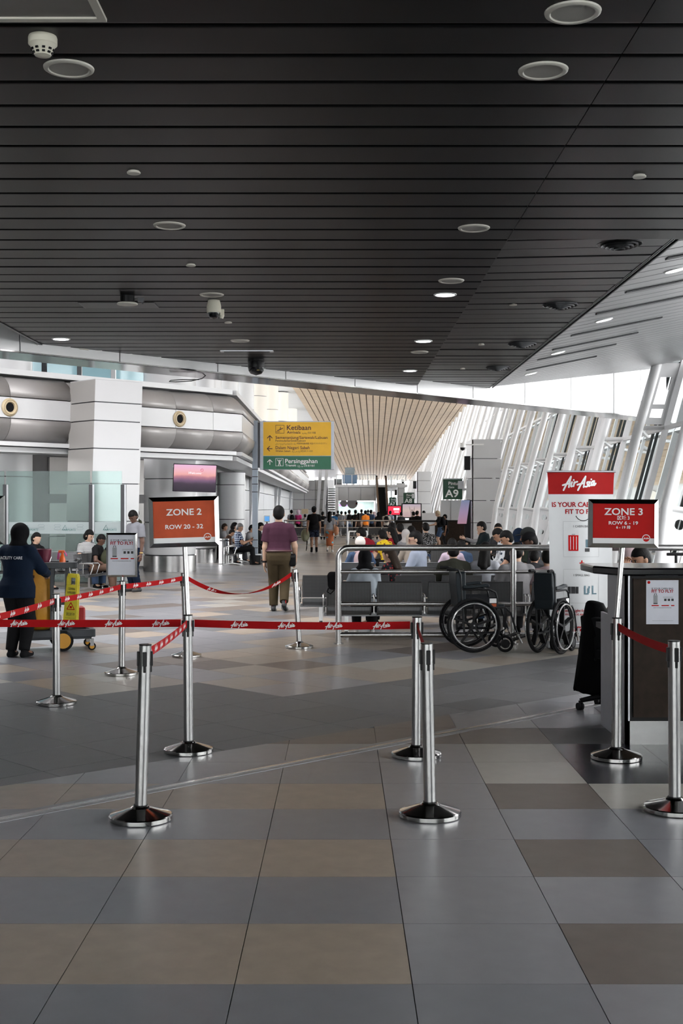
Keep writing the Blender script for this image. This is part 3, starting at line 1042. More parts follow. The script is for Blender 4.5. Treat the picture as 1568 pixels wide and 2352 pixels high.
# stair on the left of the block
b = MB()
st_ = struct(MB().b2((fx(752, EY), EY - 1.2, 0), (fx(753, EY), EY + 5, fz(1118, EY))).build('trim_stair', SATIN), 'glass sided stair climbing left of the mezzanine block')
for i in range(16):
    z = .1 + i * (fz(1118, EY) - .2) / 15.
    b = MB(); b.b2((fx(753, EY), EY - 1 + i * .36, z - .1), (fx(769, EY), EY - .6 + i * .36, z + .02)); b.build('step', mat('stair_glass', (.42, .50, .50), .3), st_)
# escalator on the right
esc = thing('escalator', 'dark escalator rising beside the mezzanine at the far end', 'escalator', (fx(876, EY), EY - 5, 0))
w = fx(889, EY) - fx(865, EY); H_ = fz(1119, EY)
for i in range(22):
    b = MB(); b.b2((-w * .36, i * .28, i * H_ / 22.), (w * .36, i * .28 + .3, (i + 1) * H_ / 22.)); b.build('step', BLACK, esc)
for s_ in (-1, 1):
    b = MB(); b.beam((s_ * w * .44, -.5, .5), (s_ * w * .44, 6.4, H_ + .6), .14, 1.0); b.build('balustrade', mat('bronze_panel', (.20, .14, .10), .4, .5), esc)
    b = MB(); b.beam((s_ * w * .44, -.5, 1.02), (s_ * w * .44, 6.4, H_ + 1.12), .18, .08); b.build('handrail', RUBBER, esc)
# mezzanine railing with glass
rl = thing('mezzanine_railing', 'glass balustrade along the edge of the upper floor', 'railing', (0, EY, fz(1119, EY) + .25))
for px_ in (772, 790, 808, 826, 844, 862, 892, 912, 932):
    b = MB(); b.b2((fx(px_, EY) - .04, 0, 0), (fx(px_, EY) + .04, .06, .95)); b.build('post', SATIN, rl)
for pa, pb in ((772, 862), (892, 932)):
    b = MB(); b.b2((fx(pa, EY), 0, .92), (fx(pb, EY), .06, .98)); b.build('top_rail', STEEL, rl)
    b = MB(); b.b2((fx(pa, EY), .02, .1), (fx(pb, EY), .04, .88)); b.build('pane', GLASS, rl)
bx = thing('blue_kiosk', 'dark blue kiosk box with grey hood on the upper floor', 'kiosk', (fx(803, EY), EY + 3, fz(1119, EY) + .25))
b = MB(); b.b2((-.7, -.5, .15), (.75, .6, 1.05)); b.build('body', mat('kiosk_blue', (.05, .13, .25), .5), bx)
b = MB(); b.b2((-.45, -.3, 1.05), (.5, .4, 1.75)); b.build('hood', mat('kiosk_grey', (.2, .24, .26), .5), bx)
b = MB(); b.b2((-1.5, -.4, 0), (-.75, .4, .6)); b.build('counter', DARKMETAL, bx)
for px_, h in ((767, 26), (813, 22), (850, 20), (893, 24), (905, 30)):
    b = MB(); b.b2((fx(px_, EY) - .1, EY + 7, 0), (fx(px_, EY) + .1, EY + 7.2, fz(1119 - h, EY))); b.build('slim_post', PAINT, endb)
b = MB(); b.b2((fx(700, EY), 168, 0), (fx(772, EY), 168.3, 5.5)); b.build('end_panel', WHITEP, endb)
# ================================================================== ceiling fittings
def ceil_pt(px, py, H=1.78): Y = H * F / (HY - py); return fx(px, Y), Y
def slope_pt(px, py):
    k_ = slope_z(0) - CH
    Y = k_ * F / ((HY - py) - .2 * (px - 784)); return fx(px, Y), Y
CREAMP = mat('cream_plastic', (.62, .60, .53), .45)
GRILLE = mat('speaker_grille', (.42, .41, .37), .6, bump=.3, bscale=400)
LAMP = mat('lit_lamp', (1., .96, .98), emit=9., var=0.)
spk = None
for n_, (px, py, lab) in enumerate(((1315, 27, 'round cream ceiling speaker at the top right corner'), (1247, 161, 'large round cream ceiling speaker below the corner one'),
                                    (158, 156, 'round cream ceiling speaker next to the smoke detector'), (389, 517, 'round cream ceiling speaker left of centre with a dark nick'),
                                    (1088, 523, 'round cream ceiling speaker before the ceiling seam'), (1036, 644, 'round ceiling speaker just above the brightest downlight'),
                                    (486, 676, 'round ceiling speaker above the white dome camera'), (551, 782, 'round ceiling speaker in front of the black dome camera'),
                                    (963, 808, 'small far ceiling speaker between two lit downlights'), (184, 803, 'far ceiling speaker beside the left lit downlight'))):
    x, Y = ceil_pt(px, py)
    if spk is None:
        spk = thing('ceiling_speaker', lab, 'speaker', (x, Y, ZC), 0, 'round ceiling speakers')
        b = MB(); b.lathe([(.078, -.004), (.082, -.010), (.092, -.011), (.10, -.006), (.102, .001)], n=36); b.build('rim', CREAMP, spk, smooth=True)
        b = MB(); b.lathe([(0, -.005), (.08, -.005)], n=36); b.build('grille', GRILLE, spk)
    else:
        o = copy_tree(spk); o.location = (x, Y, ZC); o['label'] = lab
dl = None
for px, py, lab in ((1022, 676, 'brightest round lit downlight near the ceiling seam'), (972, 783, 'second lit downlight along the ceiling seam'), (941, 851, 'farthest lit downlight by the ceiling seam'),
                    (140, 778, 'lit round downlight at the left end of the ceiling'), (597, 850, 'lit downlight just behind the black dome camera'), (1386, 735, 'second lit downlight in the pale sloping ceiling'),
                    (1550, 620, 'nearest lit downlight in the pale sloping ceiling'), (1280, 810, 'third lit downlight in the pale sloping ceiling'), (1218, 858, 'farthest lit downlight in the pale sloping ceiling')):
    sl = px > 1200
    x, Y = slope_pt(px, py) if sl else ceil_pt(px, py)
    z = slope_z(x) if sl else ZC
    if dl is None:
        dl = thing('downlight', lab, 'downlight', (x, Y, z), 0, 'lit ceiling downlights')
        b = MB(); b.lathe([(.075, -.006), (.085, -.010), (.096, -.006), (.098, .002)], n=32); b.build('trim_ring', WHITEG, dl, smooth=True)
        b = MB(); b.lathe([(0, -.007), (.078, -.007)], n=32); b.build('lens', LAMP, dl)
        o = dl
    else:
        o = copy_tree(dl); o.location = (x, Y, z); o['label'] = lab
    if sl: o.rotation_euler = (0, -math.atan(.2), 0)
dsc = None
for px, py, lab, H in ((307, 393, 'small flat disc cover on the dark ceiling at upper left', 1.78), (1468, 402, 'small flat disc cover at the right edge of the dark ceiling', 1.78),
                       (438, 607, 'small flat disc cover in front of the white dome camera', 1.78), (524, 739, 'small flat disc cover behind the white dome camera', 1.78),
                       (1288, 556, 'small disc cover beside the nearest round diffuser', 1.865), (1178, 698, 'small disc cover beside the second round diffuser', 1.865),
                       (1105, 790, 'small disc cover beside the third round diffuser', 1.865), (1062, 846, 'small disc cover beside the farthest round diffuser', 1.865)):
    x, Y = ceil_pt(px, py, H)
    if dsc is None:
        b = MB(); b.lathe([(0, -.014), (.034, -.014), (.036, -.011), (.036, -.006), (.030, -.004), (.030, .004)], n=24)
        dsc = tag(b.build('sprinkler_cover', CREAMP, smooth=True, loc=(x, Y, CH + H)), lab, 'sprinkler', 'sprinkler covers'); o = dsc
    else:
        o = dsc.copy(); COL.objects.link(o); o.location = (x, Y, CH + H); o['label'] = lab
dif = None
for px, py, lab in ((1422, 560, 'nearest round black air diffuser with rings'), (1286, 701, 'second round black air diffuser with rings'), (1199, 791, 'third round black air diffuser with rings'), (1143, 845, 'farthest round black air diffuser with rings')):
    x, Y = ceil_pt(px, py, 1.86)
    if dif is None:
        dif = thing('air_diffuser', lab, 'air vent', (x, Y, CH + 1.86), 0, 'round air diffusers')
        for r, d in ((.16, .004), (.13, .016), (.10, .026), (.07, .034), (.04, .04)):
            b = MB(); b.lathe([(r - .016, -d + .010), (r - .003, -d - .002), (r, -d - .002), (r, -d + .03)], n=32); b.build('ring', DARKMETAL, dif, smooth=True)
        b = MB(); b.lathe([(0, -.002), (.16, -.002)], n=32); b.build('plate', BLACKM, dif)
    else:
        o = copy_tree(dif); o.location = (x, Y, CH + 1.86); o['label'] = lab
for n_, (x0, y0, x1) in enumerate(((1305, 440, 1568), (1170, 540, 1568), (1055, 640, 1470), (970, 705, 1360), (900, 752, 1260), (848, 800, 1170), (1492, 285, 1568))):
    px, py = 784 + x0 / 2, 450 + y0 / 2
    xa, Y = slope_pt(px, py); xb = fx(784 + x1 / 2, Y)
    if n_ == 6: xb += .6
    t = thing('slot_diffuser', 'dark linear air slot number %d from the viewer in the pale sloping ceiling' % (n_ + 2 if n_ < 6 else 1), 'air vent', (xa, Y, slope_z(xa)), 0, 'linear air slots')
    t['label'] = ('second nearest', 'third nearest', 'fourth nearest', 'fifth nearest', 'sixth nearest', 'farthest', 'nearest')[n_] + ' dark linear air slot in the pale sloping ceiling'
    for s_ in (-.03, .0, .03):
        b = MB(); b.beam((0, s_, -.006), (xb - xa, s_, -.006 + .2 * (xb - xa)), .018, .012); b.build('slat', DARKMETAL, t)
    b = MB(); b.beam((0, 0, -.001), (xb - xa, 0, -.001 + .2 * (xb - xa)), .085, .004); b.build('frame', BLACKM, t)
# light panel at the top left corner
x, Y = ceil_pt(242, 36)
t = thing('ceiling_light_panel', 'switched off rectangular ceiling light panel with pale frame at top left', 'light panel', (x, Y, ZC))
b = MB()
for a, c in (((-.8, 0, -.012), (0, .03, .002)), ((-.03, -.55, -.012), (0, 0, .002)), ((-.8, -.55, -.012), (-.77, 0, .002)), ((-.8, -.58, -.012), (0, -.55, .002))): b.b2(a, c)
b.build('frame', mat('warm_white_frame', (.62, .60, .52), .4), t)
b = MB(); b.b2((-.77, -.55, -.004), (-.03, 0, .002)); b.build('diffuser', mat('grey_diffuser', (.20, .19, .175), .5), t)
# smoke detector
x, Y = ceil_pt(107, 98)
t = thing('smoke_detector', 'cream cone shaped smoke detector with dark slots at upper left', 'smoke detector', (x, Y - .06, ZC))
b = MB(); b.lathe([(.0, 0), (.052, 0), (.054, -.006), (.054, -.03), (.048, -.034), (.030, -.072), (.0, -.078)], n=28); b.build('body', mat('cream_shell', (.66, .63, .52), .45), t, smooth=True)
for k in range(10):
    a = 2 * PI * k / 10
    for r, z in ((.041, -.052), (.035, -.064)):
        b = MB(); b.box((r * math.cos(a), r * math.sin(a), z), (.006, .011, .007), (0, 0, a)); b.build('slot', BLACK, t)
# white dome camera
x, Y = ceil_pt(491, 690)
t = thing('dome_camera', 'cream and black dome security camera hanging under the ceiling', 'security camera', (x, Y, ZC))
b = MB(); b.lathe([(0, .0), (.05, 0), (.058, -.03), (.062, -.05), (.062, -.10), (.055, -.108), (0, -.108)], n=28); b.build('housing', mat('cream_shell'), t, smooth=True)
b = MB(); b.lathe([(.052, -.105), (.05, -.125), (.035, -.15), (0, -.162)], n=24); b.build('dome', mat('smoked_dome', (.01, .01, .012), .08), t, smooth=True)
b = MB(); b.box((.07, .02, -.10), (.03, .04, .05)); b.cyl((.07, .02, -.12), (.062, .02, -.15), .02, .016, 12); b.build('side_sensor', mat('cream_shell'), t)
# black dome camera
x, Y = ceil_pt(588, 826)
t = thing('dome_camera', 'large black dome security camera near the end of the dark ceiling', 'security camera', (x, Y, ZC))
b = MB(); b.lathe([(0, .03), (.10, .03), (.10, -.02), (.105, -.024), (.10, -.03), (.099, -.10), (.0, -.10)], n=28); b.build('housing', BLACK, t, smooth=True)
b = MB(); b.lathe([(.098, -.10), (.092, -.135), (.065, -.17), (0, -.19)], n=24); b.build('dome', mat('smoked_dome'), t, smooth=True)
b = MB(); b.box((.03, -.088, -.135), (.034, .006, .012), (.3, 0, 0)); b.build('label_plate', mat('gold_label', (.6, .5, .2), .4), t)
# loose hanging speaker with wiring box
x, Y = ceil_pt(297, 684)
t = thing('dropped_speaker', 'ceiling speaker hanging loose with a wiring box at its side', 'speaker', (x, Y - .1, ZC))
b = MB(); b.lathe([(0, -.075), (.085, -.075), (.088, -.068), (.08, -.06), (0, -.06)], n=28); b.build('grille', CREAMP, t, smooth=True)
b = MB(); b.cyl((0, 0, -.06), (0, 0, .0), .06, n=20); b.build('basket', BLACK, t)
b = MB(); b.box((.115, 0, -.035), (.05, .03, .035)); b.tube([(.06, 0, -.03), (.09, 0, -.02), (.12, 0, -.05), (.13, 0, -.07)], .006, 6); b.build('wiring_box', DARKMETAL, t)
# access hatch and narrow strip vent
x, Y = ceil_pt(280, 706)
t = thing('access_hatch', 'grey flush access hatch beside the loose speaker', 'hatch', (x, Y, ZC - .003))
b = MB(); b.b2((-.32, -.28, -.004), (.32, .0, .002)); b.build('door', SLATG, t)
b = MB(); b.b2((-.33, -.285, -.006), (-.32, .005, .002)); b.b2((.32, -.285, -.006), (.33, .005, .002)); b.build('frame', DARKMETAL, t)
x, Y = ceil_pt(567, 806)
t = thing('strip_vent', 'narrow grey strip vent in front of the black dome camera', 'air vent', (x, Y, ZC))
b = MB(); b.b2((-.30, -.05, -.01), (.30, .05, 0)); b.build('frame', SATIN, t)
b = MB(); b.b2((-.26, -.03, -.014), (.26, .03, -.009)); b.build('slot', SLAT, t)
# dangling wire loop under the bulkhead
x, Y = ceil_pt(478, 845)
b = MB()
pt = [(0, 0, 0), (.01, 0, -.03), (0, .0, -.10), (-.06, 0, -.15), (-.2, .02, -.18), (-.4, .03, -.19), (-.48, .03, -.185), (-.46, .03, -.17), (-.3, .0, -.165), (-.1, -.0, -.165)]
b.tube(pt, .006, 6)
tag(b.build('loose_cable', BLACK, loc=(x, Y - .15, ZC)), 'loop of thin black cable dangling below the ceiling edge', 'cable')

# ================================================================== queue barrier posts, belts and zone signs
BELT = mat('red_webbing', (.36, .005, .007), .7, spec=.1, bump=.1, bscale=300)
BELTTXT = mat('belt_print', (.78, .76, .75), .6)
POSTH = .90
POSTS = {}


def post_parts(t, lean, seed=0):
    b = MB(); b.lathe([(0, 0), (.158, 0), (.163, .004), (.163, .024), (.158, .029), (.052, .062), (.046, .068), (.040, .072), (0, .072)], n=48); b.build('base', CHROME, t, smooth=True, angle=25)
    top = Vector((lean[0], lean[1], POSTH))
    d = top - Vector((0, 0, .06)); d.normalize()
    b = MB(); b.cyl((0, 0, .06), top, .0315, n=28); b.build('pole', STEEL, t, smooth=True)
    b = MB(); b.cyl((0, 0, .068), Vector((0, 0, .068)) + d * .010, .036, n=28); b.build('collar', BLACK, t, smooth=True)
    b = MB(); b.cyl(top, top + d * .006, .0325, n=28); b.build('cap', BLACK, t, smooth=True)
    for k in range(4):
        a = k * PI / 2 + .12
        o = Vector((math.cos(a), math.sin(a), 0))
        c = top - d * .068
        R = Matrix.Rotation(a, 3, 'Z')
        b = MB(); b.box(c + o * .035, (.012, .022 if k % 2 else .020, .075), R); b.box(c + o * .032 - d * .045, (.010, .014, .05), R)
        b.build('belt_clip', BLACK, t, bevel=.003)
    return top, d


def stanchion(key, px, py, lab, lean=(0, 0), rz=0.):
    Y = fd(py); x = fx(px, Y)
    t = thing('stanchion', lab, 'barrier post', (x, Y, 0), rz, 'steel queue posts')
    top, d = post_parts(t, lean)
    POSTS[key] = (Vector((x, Y, 0)), Vector((x, Y, 0)) + (Matrix.Rotation(rz, 3, 'Z') @ (top - d * .05)), t)
    return t


stanchion('s1', 323, 1882, 'nearest steel queue post on the left, standing alone in front', (.024, 0))
stanchion('s2', 433, 1727, 'steel queue post carrying the zone 2 sign', (-.006, 0))
stanchion('s3', 956, 1737, 'steel queue post right of centre, the rear of two close together', (.004, 0), .0)
stanchion('s4', 987, 1874, 'steel queue post right of centre with torn tape, the front of two', (-.016, 0))
stanchion('s5', 1415, 1742, 'steel queue post carrying the zone 3 sign before the counter', (.004, 0))
stanchion('s6', 1549, 1862, 'steel queue post cut by the right picture edge', (-.004, 0))
stanchion('s7', 130, 1617, 'steel queue post in front of the yellow cleaning cart', (-.006, 0))
stanchion('s8', 279, 1549, 'steel queue post carrying the white cabin bag notice', (.006, 0))
stanchion('s9', 428, 1508, 'far steel queue post half hidden behind the zone 2 post', (-.03, 0))
stanchion('s10', 687, 1488, 'tilted steel queue post behind the walking man', (-.055, .01))
stanchion('s0', -66, 1727, 'steel queue post carrying the sign cut by the left picture edge')


def belt(ka, kb, lab, sag=.012, logos=True, first=.2, step=.312, twist=0., lw=.112):
    a = POSTS[ka][1].copy(); c = POSTS[kb][1].copy()
    d = c - a; L = d.length; h = Vector((d.x, d.y, 0)).normalized()
    n = Vector((h.y, -h.x, 0))
    if n.y > 0: n = -n                  # printed side towards the viewer
    a += h * .045; c -= h * .045
    rev = h.x < 0
    def pos(s, t, off):
        p_ = a.lerp(c, s)
        k_ = 4 * s * (1 - s)
        p_ = p_ - Vector((0, 0, sag * k_))
        tw = twist * (math.sin(PI * s) ** 2)
        up_ = Vector((0, 0, 1)) * math.cos(tw) + n * math.sin(tw)
        nn = n * math.cos(tw) - Vector((0, 0, 1)) * math.sin(tw)
        return p_ + up_ * t + nn * off
    N = 30; b = MB(); rings = []
    for i in range(N + 1):
        s = i / N
        rings.append([pos(s, -.0245, .0008), pos(s, .0245, .0008), pos(s, .0245, -.0008), pos(s, -.0245, -.0008)])
    b.loft(rings)
    o = tag(b.build('barrier_belt', BELT, smooth=True), lab, 'barrier belt', 'red queue belts')
    LL = (c - a).length
    if logos:
        x = first
        while x < LL - .08:
            def mp_(q):
                s = (x + (q[0] if not rev else q[0])) / LL if not rev else (x - q[0]) / LL
                return pos(min(max(s, 0), 1), q[2], .0018)
            put_logo(o, BELTTXT, 0, 0, 0, lw, maph=mp_)
            x += step
    return o


belt('s0', 's2', 'long red lettered belt from the left edge to the zone 2 post', .002, first=.27)
belt('s2', 's3', 'long straight red lettered belt between the zone 2 post and the right posts', .010, first=.30)
belt('s1', 's2', 'short red belt slanting back from the nearest left post', .01, first=.12, step=.2, lw=.10)
belt('s3', 's4', 'short red belt between the two close posts right of centre', .01, logos=False)
belt('s5', 's6', 'short red belt from the zone 3 post towards the right edge', .015, first=.16, step=.31, lw=.10)
belt('s0', 's7', 'red belt rising from the left edge to the post by the cart', .01, first=.15, step=.33)
belt('s7', 's8', 'red belt crossing in front of the yellow cleaning sign', .01, first=.22, step=.30)
belt('s8', 's9', 'red belt between the notice post and the far post', .01, first=.25, step=.30)
belt('s9', 's10', 'slack red belt sagging in front of the walking man', .20, first=.30, step=.42, twist=1.35)


def frame_parts(t, w, h, fw=.028, dp=.02, m=CHROME):
    """bevelled mirror frame facing -Y, centred at the origin of t"""
    O = [(-w / 2, -h / 2), (w / 2, -h / 2), (w / 2, h / 2), (-w / 2, h / 2)]
    I = [(-w / 2 + fw, -h / 2 + fw), (w / 2 - fw, -h / 2 + fw), (w / 2 - fw, h / 2 - fw), (-w / 2 + fw, h / 2 - fw)]
    for k in range(4):
        j = (k + 1) % 4
        v = [(O[k][0], -.004, O[k][1]), (O[j][0], -.004, O[j][1]), (I[j][0], -dp, I[j][1]), (I[k][0], -dp, I[k][1]),
             (O[k][0], .012, O[k][1]), (O[j][0], .012, O[j][1]), (I[j][0], .012, I[j][1]), (I[k][0], .012, I[k][1])]
        b = MB(); b.add(v, [(0, 1, 2, 3), (7, 6, 5, 4), (0, 4, 5, 1), (1, 5, 6, 2), (2, 6, 7, 3), (3, 7, 4, 0)]); b.build('frame_bar', m, t)


def disc(t, x, z, y, r, m, name='badge', n=28):
    b = MB(); b.cyl((x, y, z), (x, y + .0006, z), r, n=n); return b.build(name, m, t)


def zone_sign(key, pxs, pys, Y, lines, lab, redm, roll=0., yaw=0., post=True):
    x = fx(sum(pxs) / 2, Y); z = fz(sum(pys) / 2, Y)
    w = (pxs[1] - pxs[0]) * Y / F; h = (pys[1] - pys[0]) * Y / F
    t = thing('zone_sign', lab, 'sign', (x, Y - .02, z))
    t.rotation_euler = (0, roll, yaw)
    frame_parts(t, w, h)
    W2, H2 = w / 2 - .026, h / 2 - .026
    b = MB(); b.b2((-W2, -.008, -H2), (W2, .010, H2)); b.build('backing', WHITE, t)
    b = MB(); b.b2((-W2, -.0095, -H2 + .036), (W2, -.008, H2)); b.build('red_field', redm, t)
    for s, zz_, hh, ww, m in lines:
        put_text(s, t, m, 0, zz_, -.0105, h=hh, w=ww, bold=.018)
    cx_, cz_ = W2 - .052, -H2 + .036
    disc(t, cx_, cz_, -.0112, .0255, WHITE); disc(t, cx_, cz_, -.0120, .021, redm)
    put_logo(t, WHITE, cx_, cz_, -.0128, .036)
    if post:
        px_, pt, _ = POSTS[key]
        Ri = t.rotation_euler.to_matrix().inverted()
        b = MB(); b.cyl(Ri @ (Vector((pt.x, pt.y, POSTH + .008)) - t.location), (0, .022, -h / 2 + .03), .0165, n=20)
        b.build('support_pole', STEEL, t, smooth=True)
    return t


RED2 = mat('glare_red_print', (.52, .085, .032), .5, var=.12, scale=9, spec=.12)  # orange cast of this red stands in for glare on the sign
zone_sign('s2', (344, 503), (1141, 1256), 8.08, [('ZONE 2', .045, .043, .232, WHITE), ('ROW 20 - 32', -.045, .029, .247, WHITE)], 'glare tinted orange red framed sign reading zone 2, left of the walking man', RED2, math.radians(-1.5), math.radians(8))
zone_sign('s5', (1350, 1508), (1147, 1258), 7.87, [('ZONE 3', .056, .045, .243, WHITE), ('区域 3', .026, .022, .077, WHITE), ('ROW 6 - 19', -.006, .022, .185, WHITE), ('6 - 19 排', -.032, .017, .090, WHITE)],
          'bright red framed sign reading zone 3 before the counter', RED, math.radians(.4), math.radians(-6))
zone_sign('s0', (-146, 13), (1139, 1250), 8.08, [], 'red framed sign cut by the left picture edge', RED, 0, math.radians(-4))


def fit_poster(t, w, h, y=-.004, code=True):
    """cabin bag poster print on a plane facing -Y centred on t"""
    put_text('IS YOUR CABIN BAG', t, mat('navy_print', (.03, .035, .06), .5), 0, h * .315, y, w=w * .72, bold=.012)
    put_text('FIT TO FLY?', t, REDTXT, 0, h * .235, y, w=w * .72, bold=.03)
    # suitcase drawing
    g = mat('grey_print', (.28, .29, .31), .4); b = MB()
    b.b2((-w * .30, y, -h * .02), (-w * .16, y + .0008, h * .17)); b.build('suitcase_print', g, t)
    b = MB(); b.b2((-w * .27, y, h * .17), (-w * .255, y + .0008, h * .205)); b.b2((-w * .20, y, h * .17), (-w * .185, y + .0008, h * .205)); b.b2((-w * .27, y, h * .20), (-w * .185, y + .0008, h * .21))
    b.b2((-w * .30, y, -h * .045), (-w * .16, y + .0008, -h * .02)); b.build('handle_print', INK, t)
    b = MB()
    for x0 in (.06, .18, .30): b.b2((w * x0, y, h * .03), (w * (x0 + .075), y + .0008, h * .085))
    b.build('seat_print', INK, t)
    b = MB()
    for x0, x1 in ((-.36, -.12), (-.03, .22), (.29, .40)): b.b2((w * x0, y, -h * .095), (w * x1, y + .0008, -h * .07))
    b.build('pill_print', RED, t)
    put_text('SCAN TO PURCHASE AN EXTRA 7KG', t, INK, 0, -h * .145, y, w=w * .60, bold=.01)
    b = MB()
    for k in range(3): b.b2((w * .02, y, h * (.135 - .014 * k)), (w * .36, y + .0006, h * (.130 - .014 * k)))
    b.b2((-w * .34, y, -h * .455), (w * .36, y + .0006, -h * .449)); b.build('fine_print', mat('grey_print'), t)


Y = fd(1549); px0, px1, py0, py1 = 245, 316, 1224, 1325
t = thing('notice_sign', 'white cabin bag notice in a steel frame on a queue post', 'sign', (fx(280.5, Y), Y - .02, fz(1274.5, Y)))
w, h = (px1 - px0) * Y / F, (py1 - py0) * Y / F
frame_parts(t, w, h, .018, .016)
b = MB(); b.b2((-w / 2 + .016, -.006, -h / 2 + .016), (w / 2 - .016, .010, h / 2 - .016)); b.build('sheet', mat('notice_paper', (.62, .63, .70), .4), t)
fit_poster(t, w, h, -.0075)
b = MB(); b.cyl((0, .02, -h / 2 + .01), (0, .02, -(fz(1274.5, Y) - .91)), .012, n=14); b.build('support_pole', STEEL, t, smooth=True)

# ================================================================== boarding counter with office chair and coat on the right
CY = 8.3; CX = fx(1442, CY)
WOODD = mat('dark_wenge', (.026, .017, .012), .5, var=.25, scale=14, spec=.15)
cn = thing('boarding_counter', 'dark wood boarding counter with black top and grey side panel', 'counter', (CX, CY, 0))
b = MB(); b.b2((.02, .02, .16), (2.1, .62, 1.15)); b.build('carcass', BLACK, cn)
b = MB(); b.b2((.035, -.005, .185), (2.1, .02, 1.13)); b.build('front_panel', WOODD, cn)
b = MB(); b.b2((0, 0, .0), (2.1, .05, .16)); b.build('plinth', STEEL, cn)
b = MB(); b.prism([(0, 0), (.78, 0), (.78, .84), (.55, .84), (.55, 1.15), (0, 1.15)], (-.02, 0, 0), (0, 1, 0), (0, 0, 1), (.02, 0, 0)); b.build('side_panel', mat('counter_grey', (.30, .30, .33), .4, .2), cn)
b = MB(); b.b2((-.02, .0, 0), (.012, .022, 1.15)); b.build('corner_strip', SATIN, cn)
b = MB(); b.prism([(-.19, .25), (-.05, -.05), (2.1, -.05), (2.1, .7), (-.19, .7)], (0, 0, 1.15), (1, 0, 0), (0, 1, 0), (0, 0, .055)); b.build('worktop', mat('black_gloss', (.006, .006, .007), .10, spec=.4), cn, bevel=.012)
b = MB(); b.b2((.0, .62, .70), (2.1, 1.05, .74)); b.build('desk', BLACK, cn)
t = thing('taped_notice', 'white cabin bag notice taped to the dark counter front', 'notice', (fx(1520, CY), CY - .006, fz(1383, CY)))
w, h = 74 * CY / F, 101 * CY / F
b = MB(); b.b2((-w / 2, -.001, -h / 2), (w / 2, .0005, h / 2)); b.build('sheet', mat('notice_paper'), t)
fit_poster(t, w * .93, h * .93, -.0022)
disc(t, -w * .42, h * .45, -.0022, .010, RED)

oc = thing('office_chair', 'black office chair on castors behind the counter', 'chair', (2.20, 9.72, 0), .4)
for k in range(5):
    a = 2 * PI * k / 5 + 2.75
    p_ = Vector((.30 * math.cos(a), .30 * math.sin(a), .075))
    b = MB(); b.tube([(0, 0, .13), p_ * .5 + Vector((0, 0, .07)), p_], [.03, .025, .018], 8); lg = b.build('leg', BLACK, oc, smooth=True)
    b = MB(); b.cyl(p_ + Vector((-.022, 0, -.045)), p_ + Vector((-.004, 0, -.045)), .03, n=16); b.cyl(p_ + Vector((.004, 0, -.045)), p_ + Vector((.022, 0, -.045)), .03, n=16)
    b.cyl(p_ + Vector((0, 0, -.045)), p_, .012, n=8); b.build('castor', RUBBER, lg, smooth=True)
b = MB(); b.cyl((0, 0, .10), (0, 0, .42), .028, n=14); b.build('column', BLACK, oc)
b = MB(); b.box((0, 0, .46), (.46, .46, .08)); b.build('seat', BLACKM, oc, bevel=.03)
b = MB(); b.box((-.20, 0, .62), (.05, .36, .26), (0, -.1, 0)); b.box((-.22, 0, .5), (.03, .06, .2)); b.build('backrest', BLACKM, oc, bevel=.02)
# coat draped over the chair back
b = MB(); rings = []
cY = 9.75
prof = [(.145, 1318, 1404, .02), (.16, 1317, 1404, .05), (.26, 1322, 1402, .09), (.42, 1329, 1398, .12), (.58, 1334, 1396, .12), (.70, 1338, 1395, .11), (.78, 1342, 1392, .09), (.83, 1345, 1385, .06), (.845, 1349, 1372, .035), (.85, 1353, 1365, .01)]
for zz_, pa, pb, dy_ in prof:
    xa, xb = fx(pa, cY), fx(pb, cY); ring = []
    for k in range(40):
        a = 2 * PI * k / 40
        fold = 1 + .06 * math.sin(a * 7 + zz_ * 3) * (1 - zz_)
        low = (.10 * (math.cos(a) * .5 + .5) + .02 * math.sin(a * 5)) * max(0, .3 - zz_) / .16
        ring.append(((xa + xb) / 2 + (xb - xa) / 2 * math.cos(a) * fold, cY + (dy_ + .02) * math.sin(a) * fold, zz_ + .05 * (1 - math.cos(a)) * 0 - (low * .9 if zz_ < .3 else 0) + .02))
    rings.append(ring)
b.loft(rings)
tag(b.build('draped_coat', mat('black_cloth', (.004, .004, .0045), .9, spec=.05, bump=.2, bscale=80), smooth=True, angle=80), 'black coat draped over the office chair back', 'coat')

# ================================================================== roll-up banner
BY = 13.98
bn_ = thing('rollup_banner', 'tall white roll-up banner with red head about cabin bags', 'banner', (fx(1335, BY), BY, 0), math.radians(3))
bw = .39; bh = fz(1085, BY) - .075
def bmap(q):
    x, y, z = q
    nx = x / bw
    pinch = 1 - .10 * (1 - min(1, z / bh)) ** .7 - .0 * z
    return (x * (1 - .075 * math.sin(PI * min(1, (bh - z) / bh) ** .6 * .5)), y + .035 * (nx * nx) - .02 * math.cos(nx * 5) * .4, z + .075)
def bpanel(name, z0, z1, m, y=0., x0=-bw, x1=bw, th=.001):
    NX, NZ = 16, max(2, int((z1 - z0) / .08)); b = MB()
    vs = []; fs = []
    for j in range(NZ + 1):
        for i in range(NX + 1):
            vs.append(bmap((x0 + (x1 - x0) * i / NX, y, z0 + (z1 - z0) * j / NZ)))
    fs = [(j * (NX + 1) + i, j * (NX + 1) + i + 1, (j + 1) * (NX + 1) + i + 1, (j + 1) * (NX + 1) + i) for j in range(NZ) for i in range(NX)]
    b.add(vs, fs); return b.build(name, m, bn_, smooth=True)
BANW = mat('banner_white', (.60, .615, .625), .45, var=.02)
bpanel('sheet', 0, bh, BANW)
bpanel('red_head', bh - .25, bh, mat('banner_red', (.33, .008, .008), .55, spec=.12), -.0015)
put_logo(bn_, mat('banner_print', (.72, .73, .74), .5), -.025, bh - .125, -.003, .40, maph=bmap)
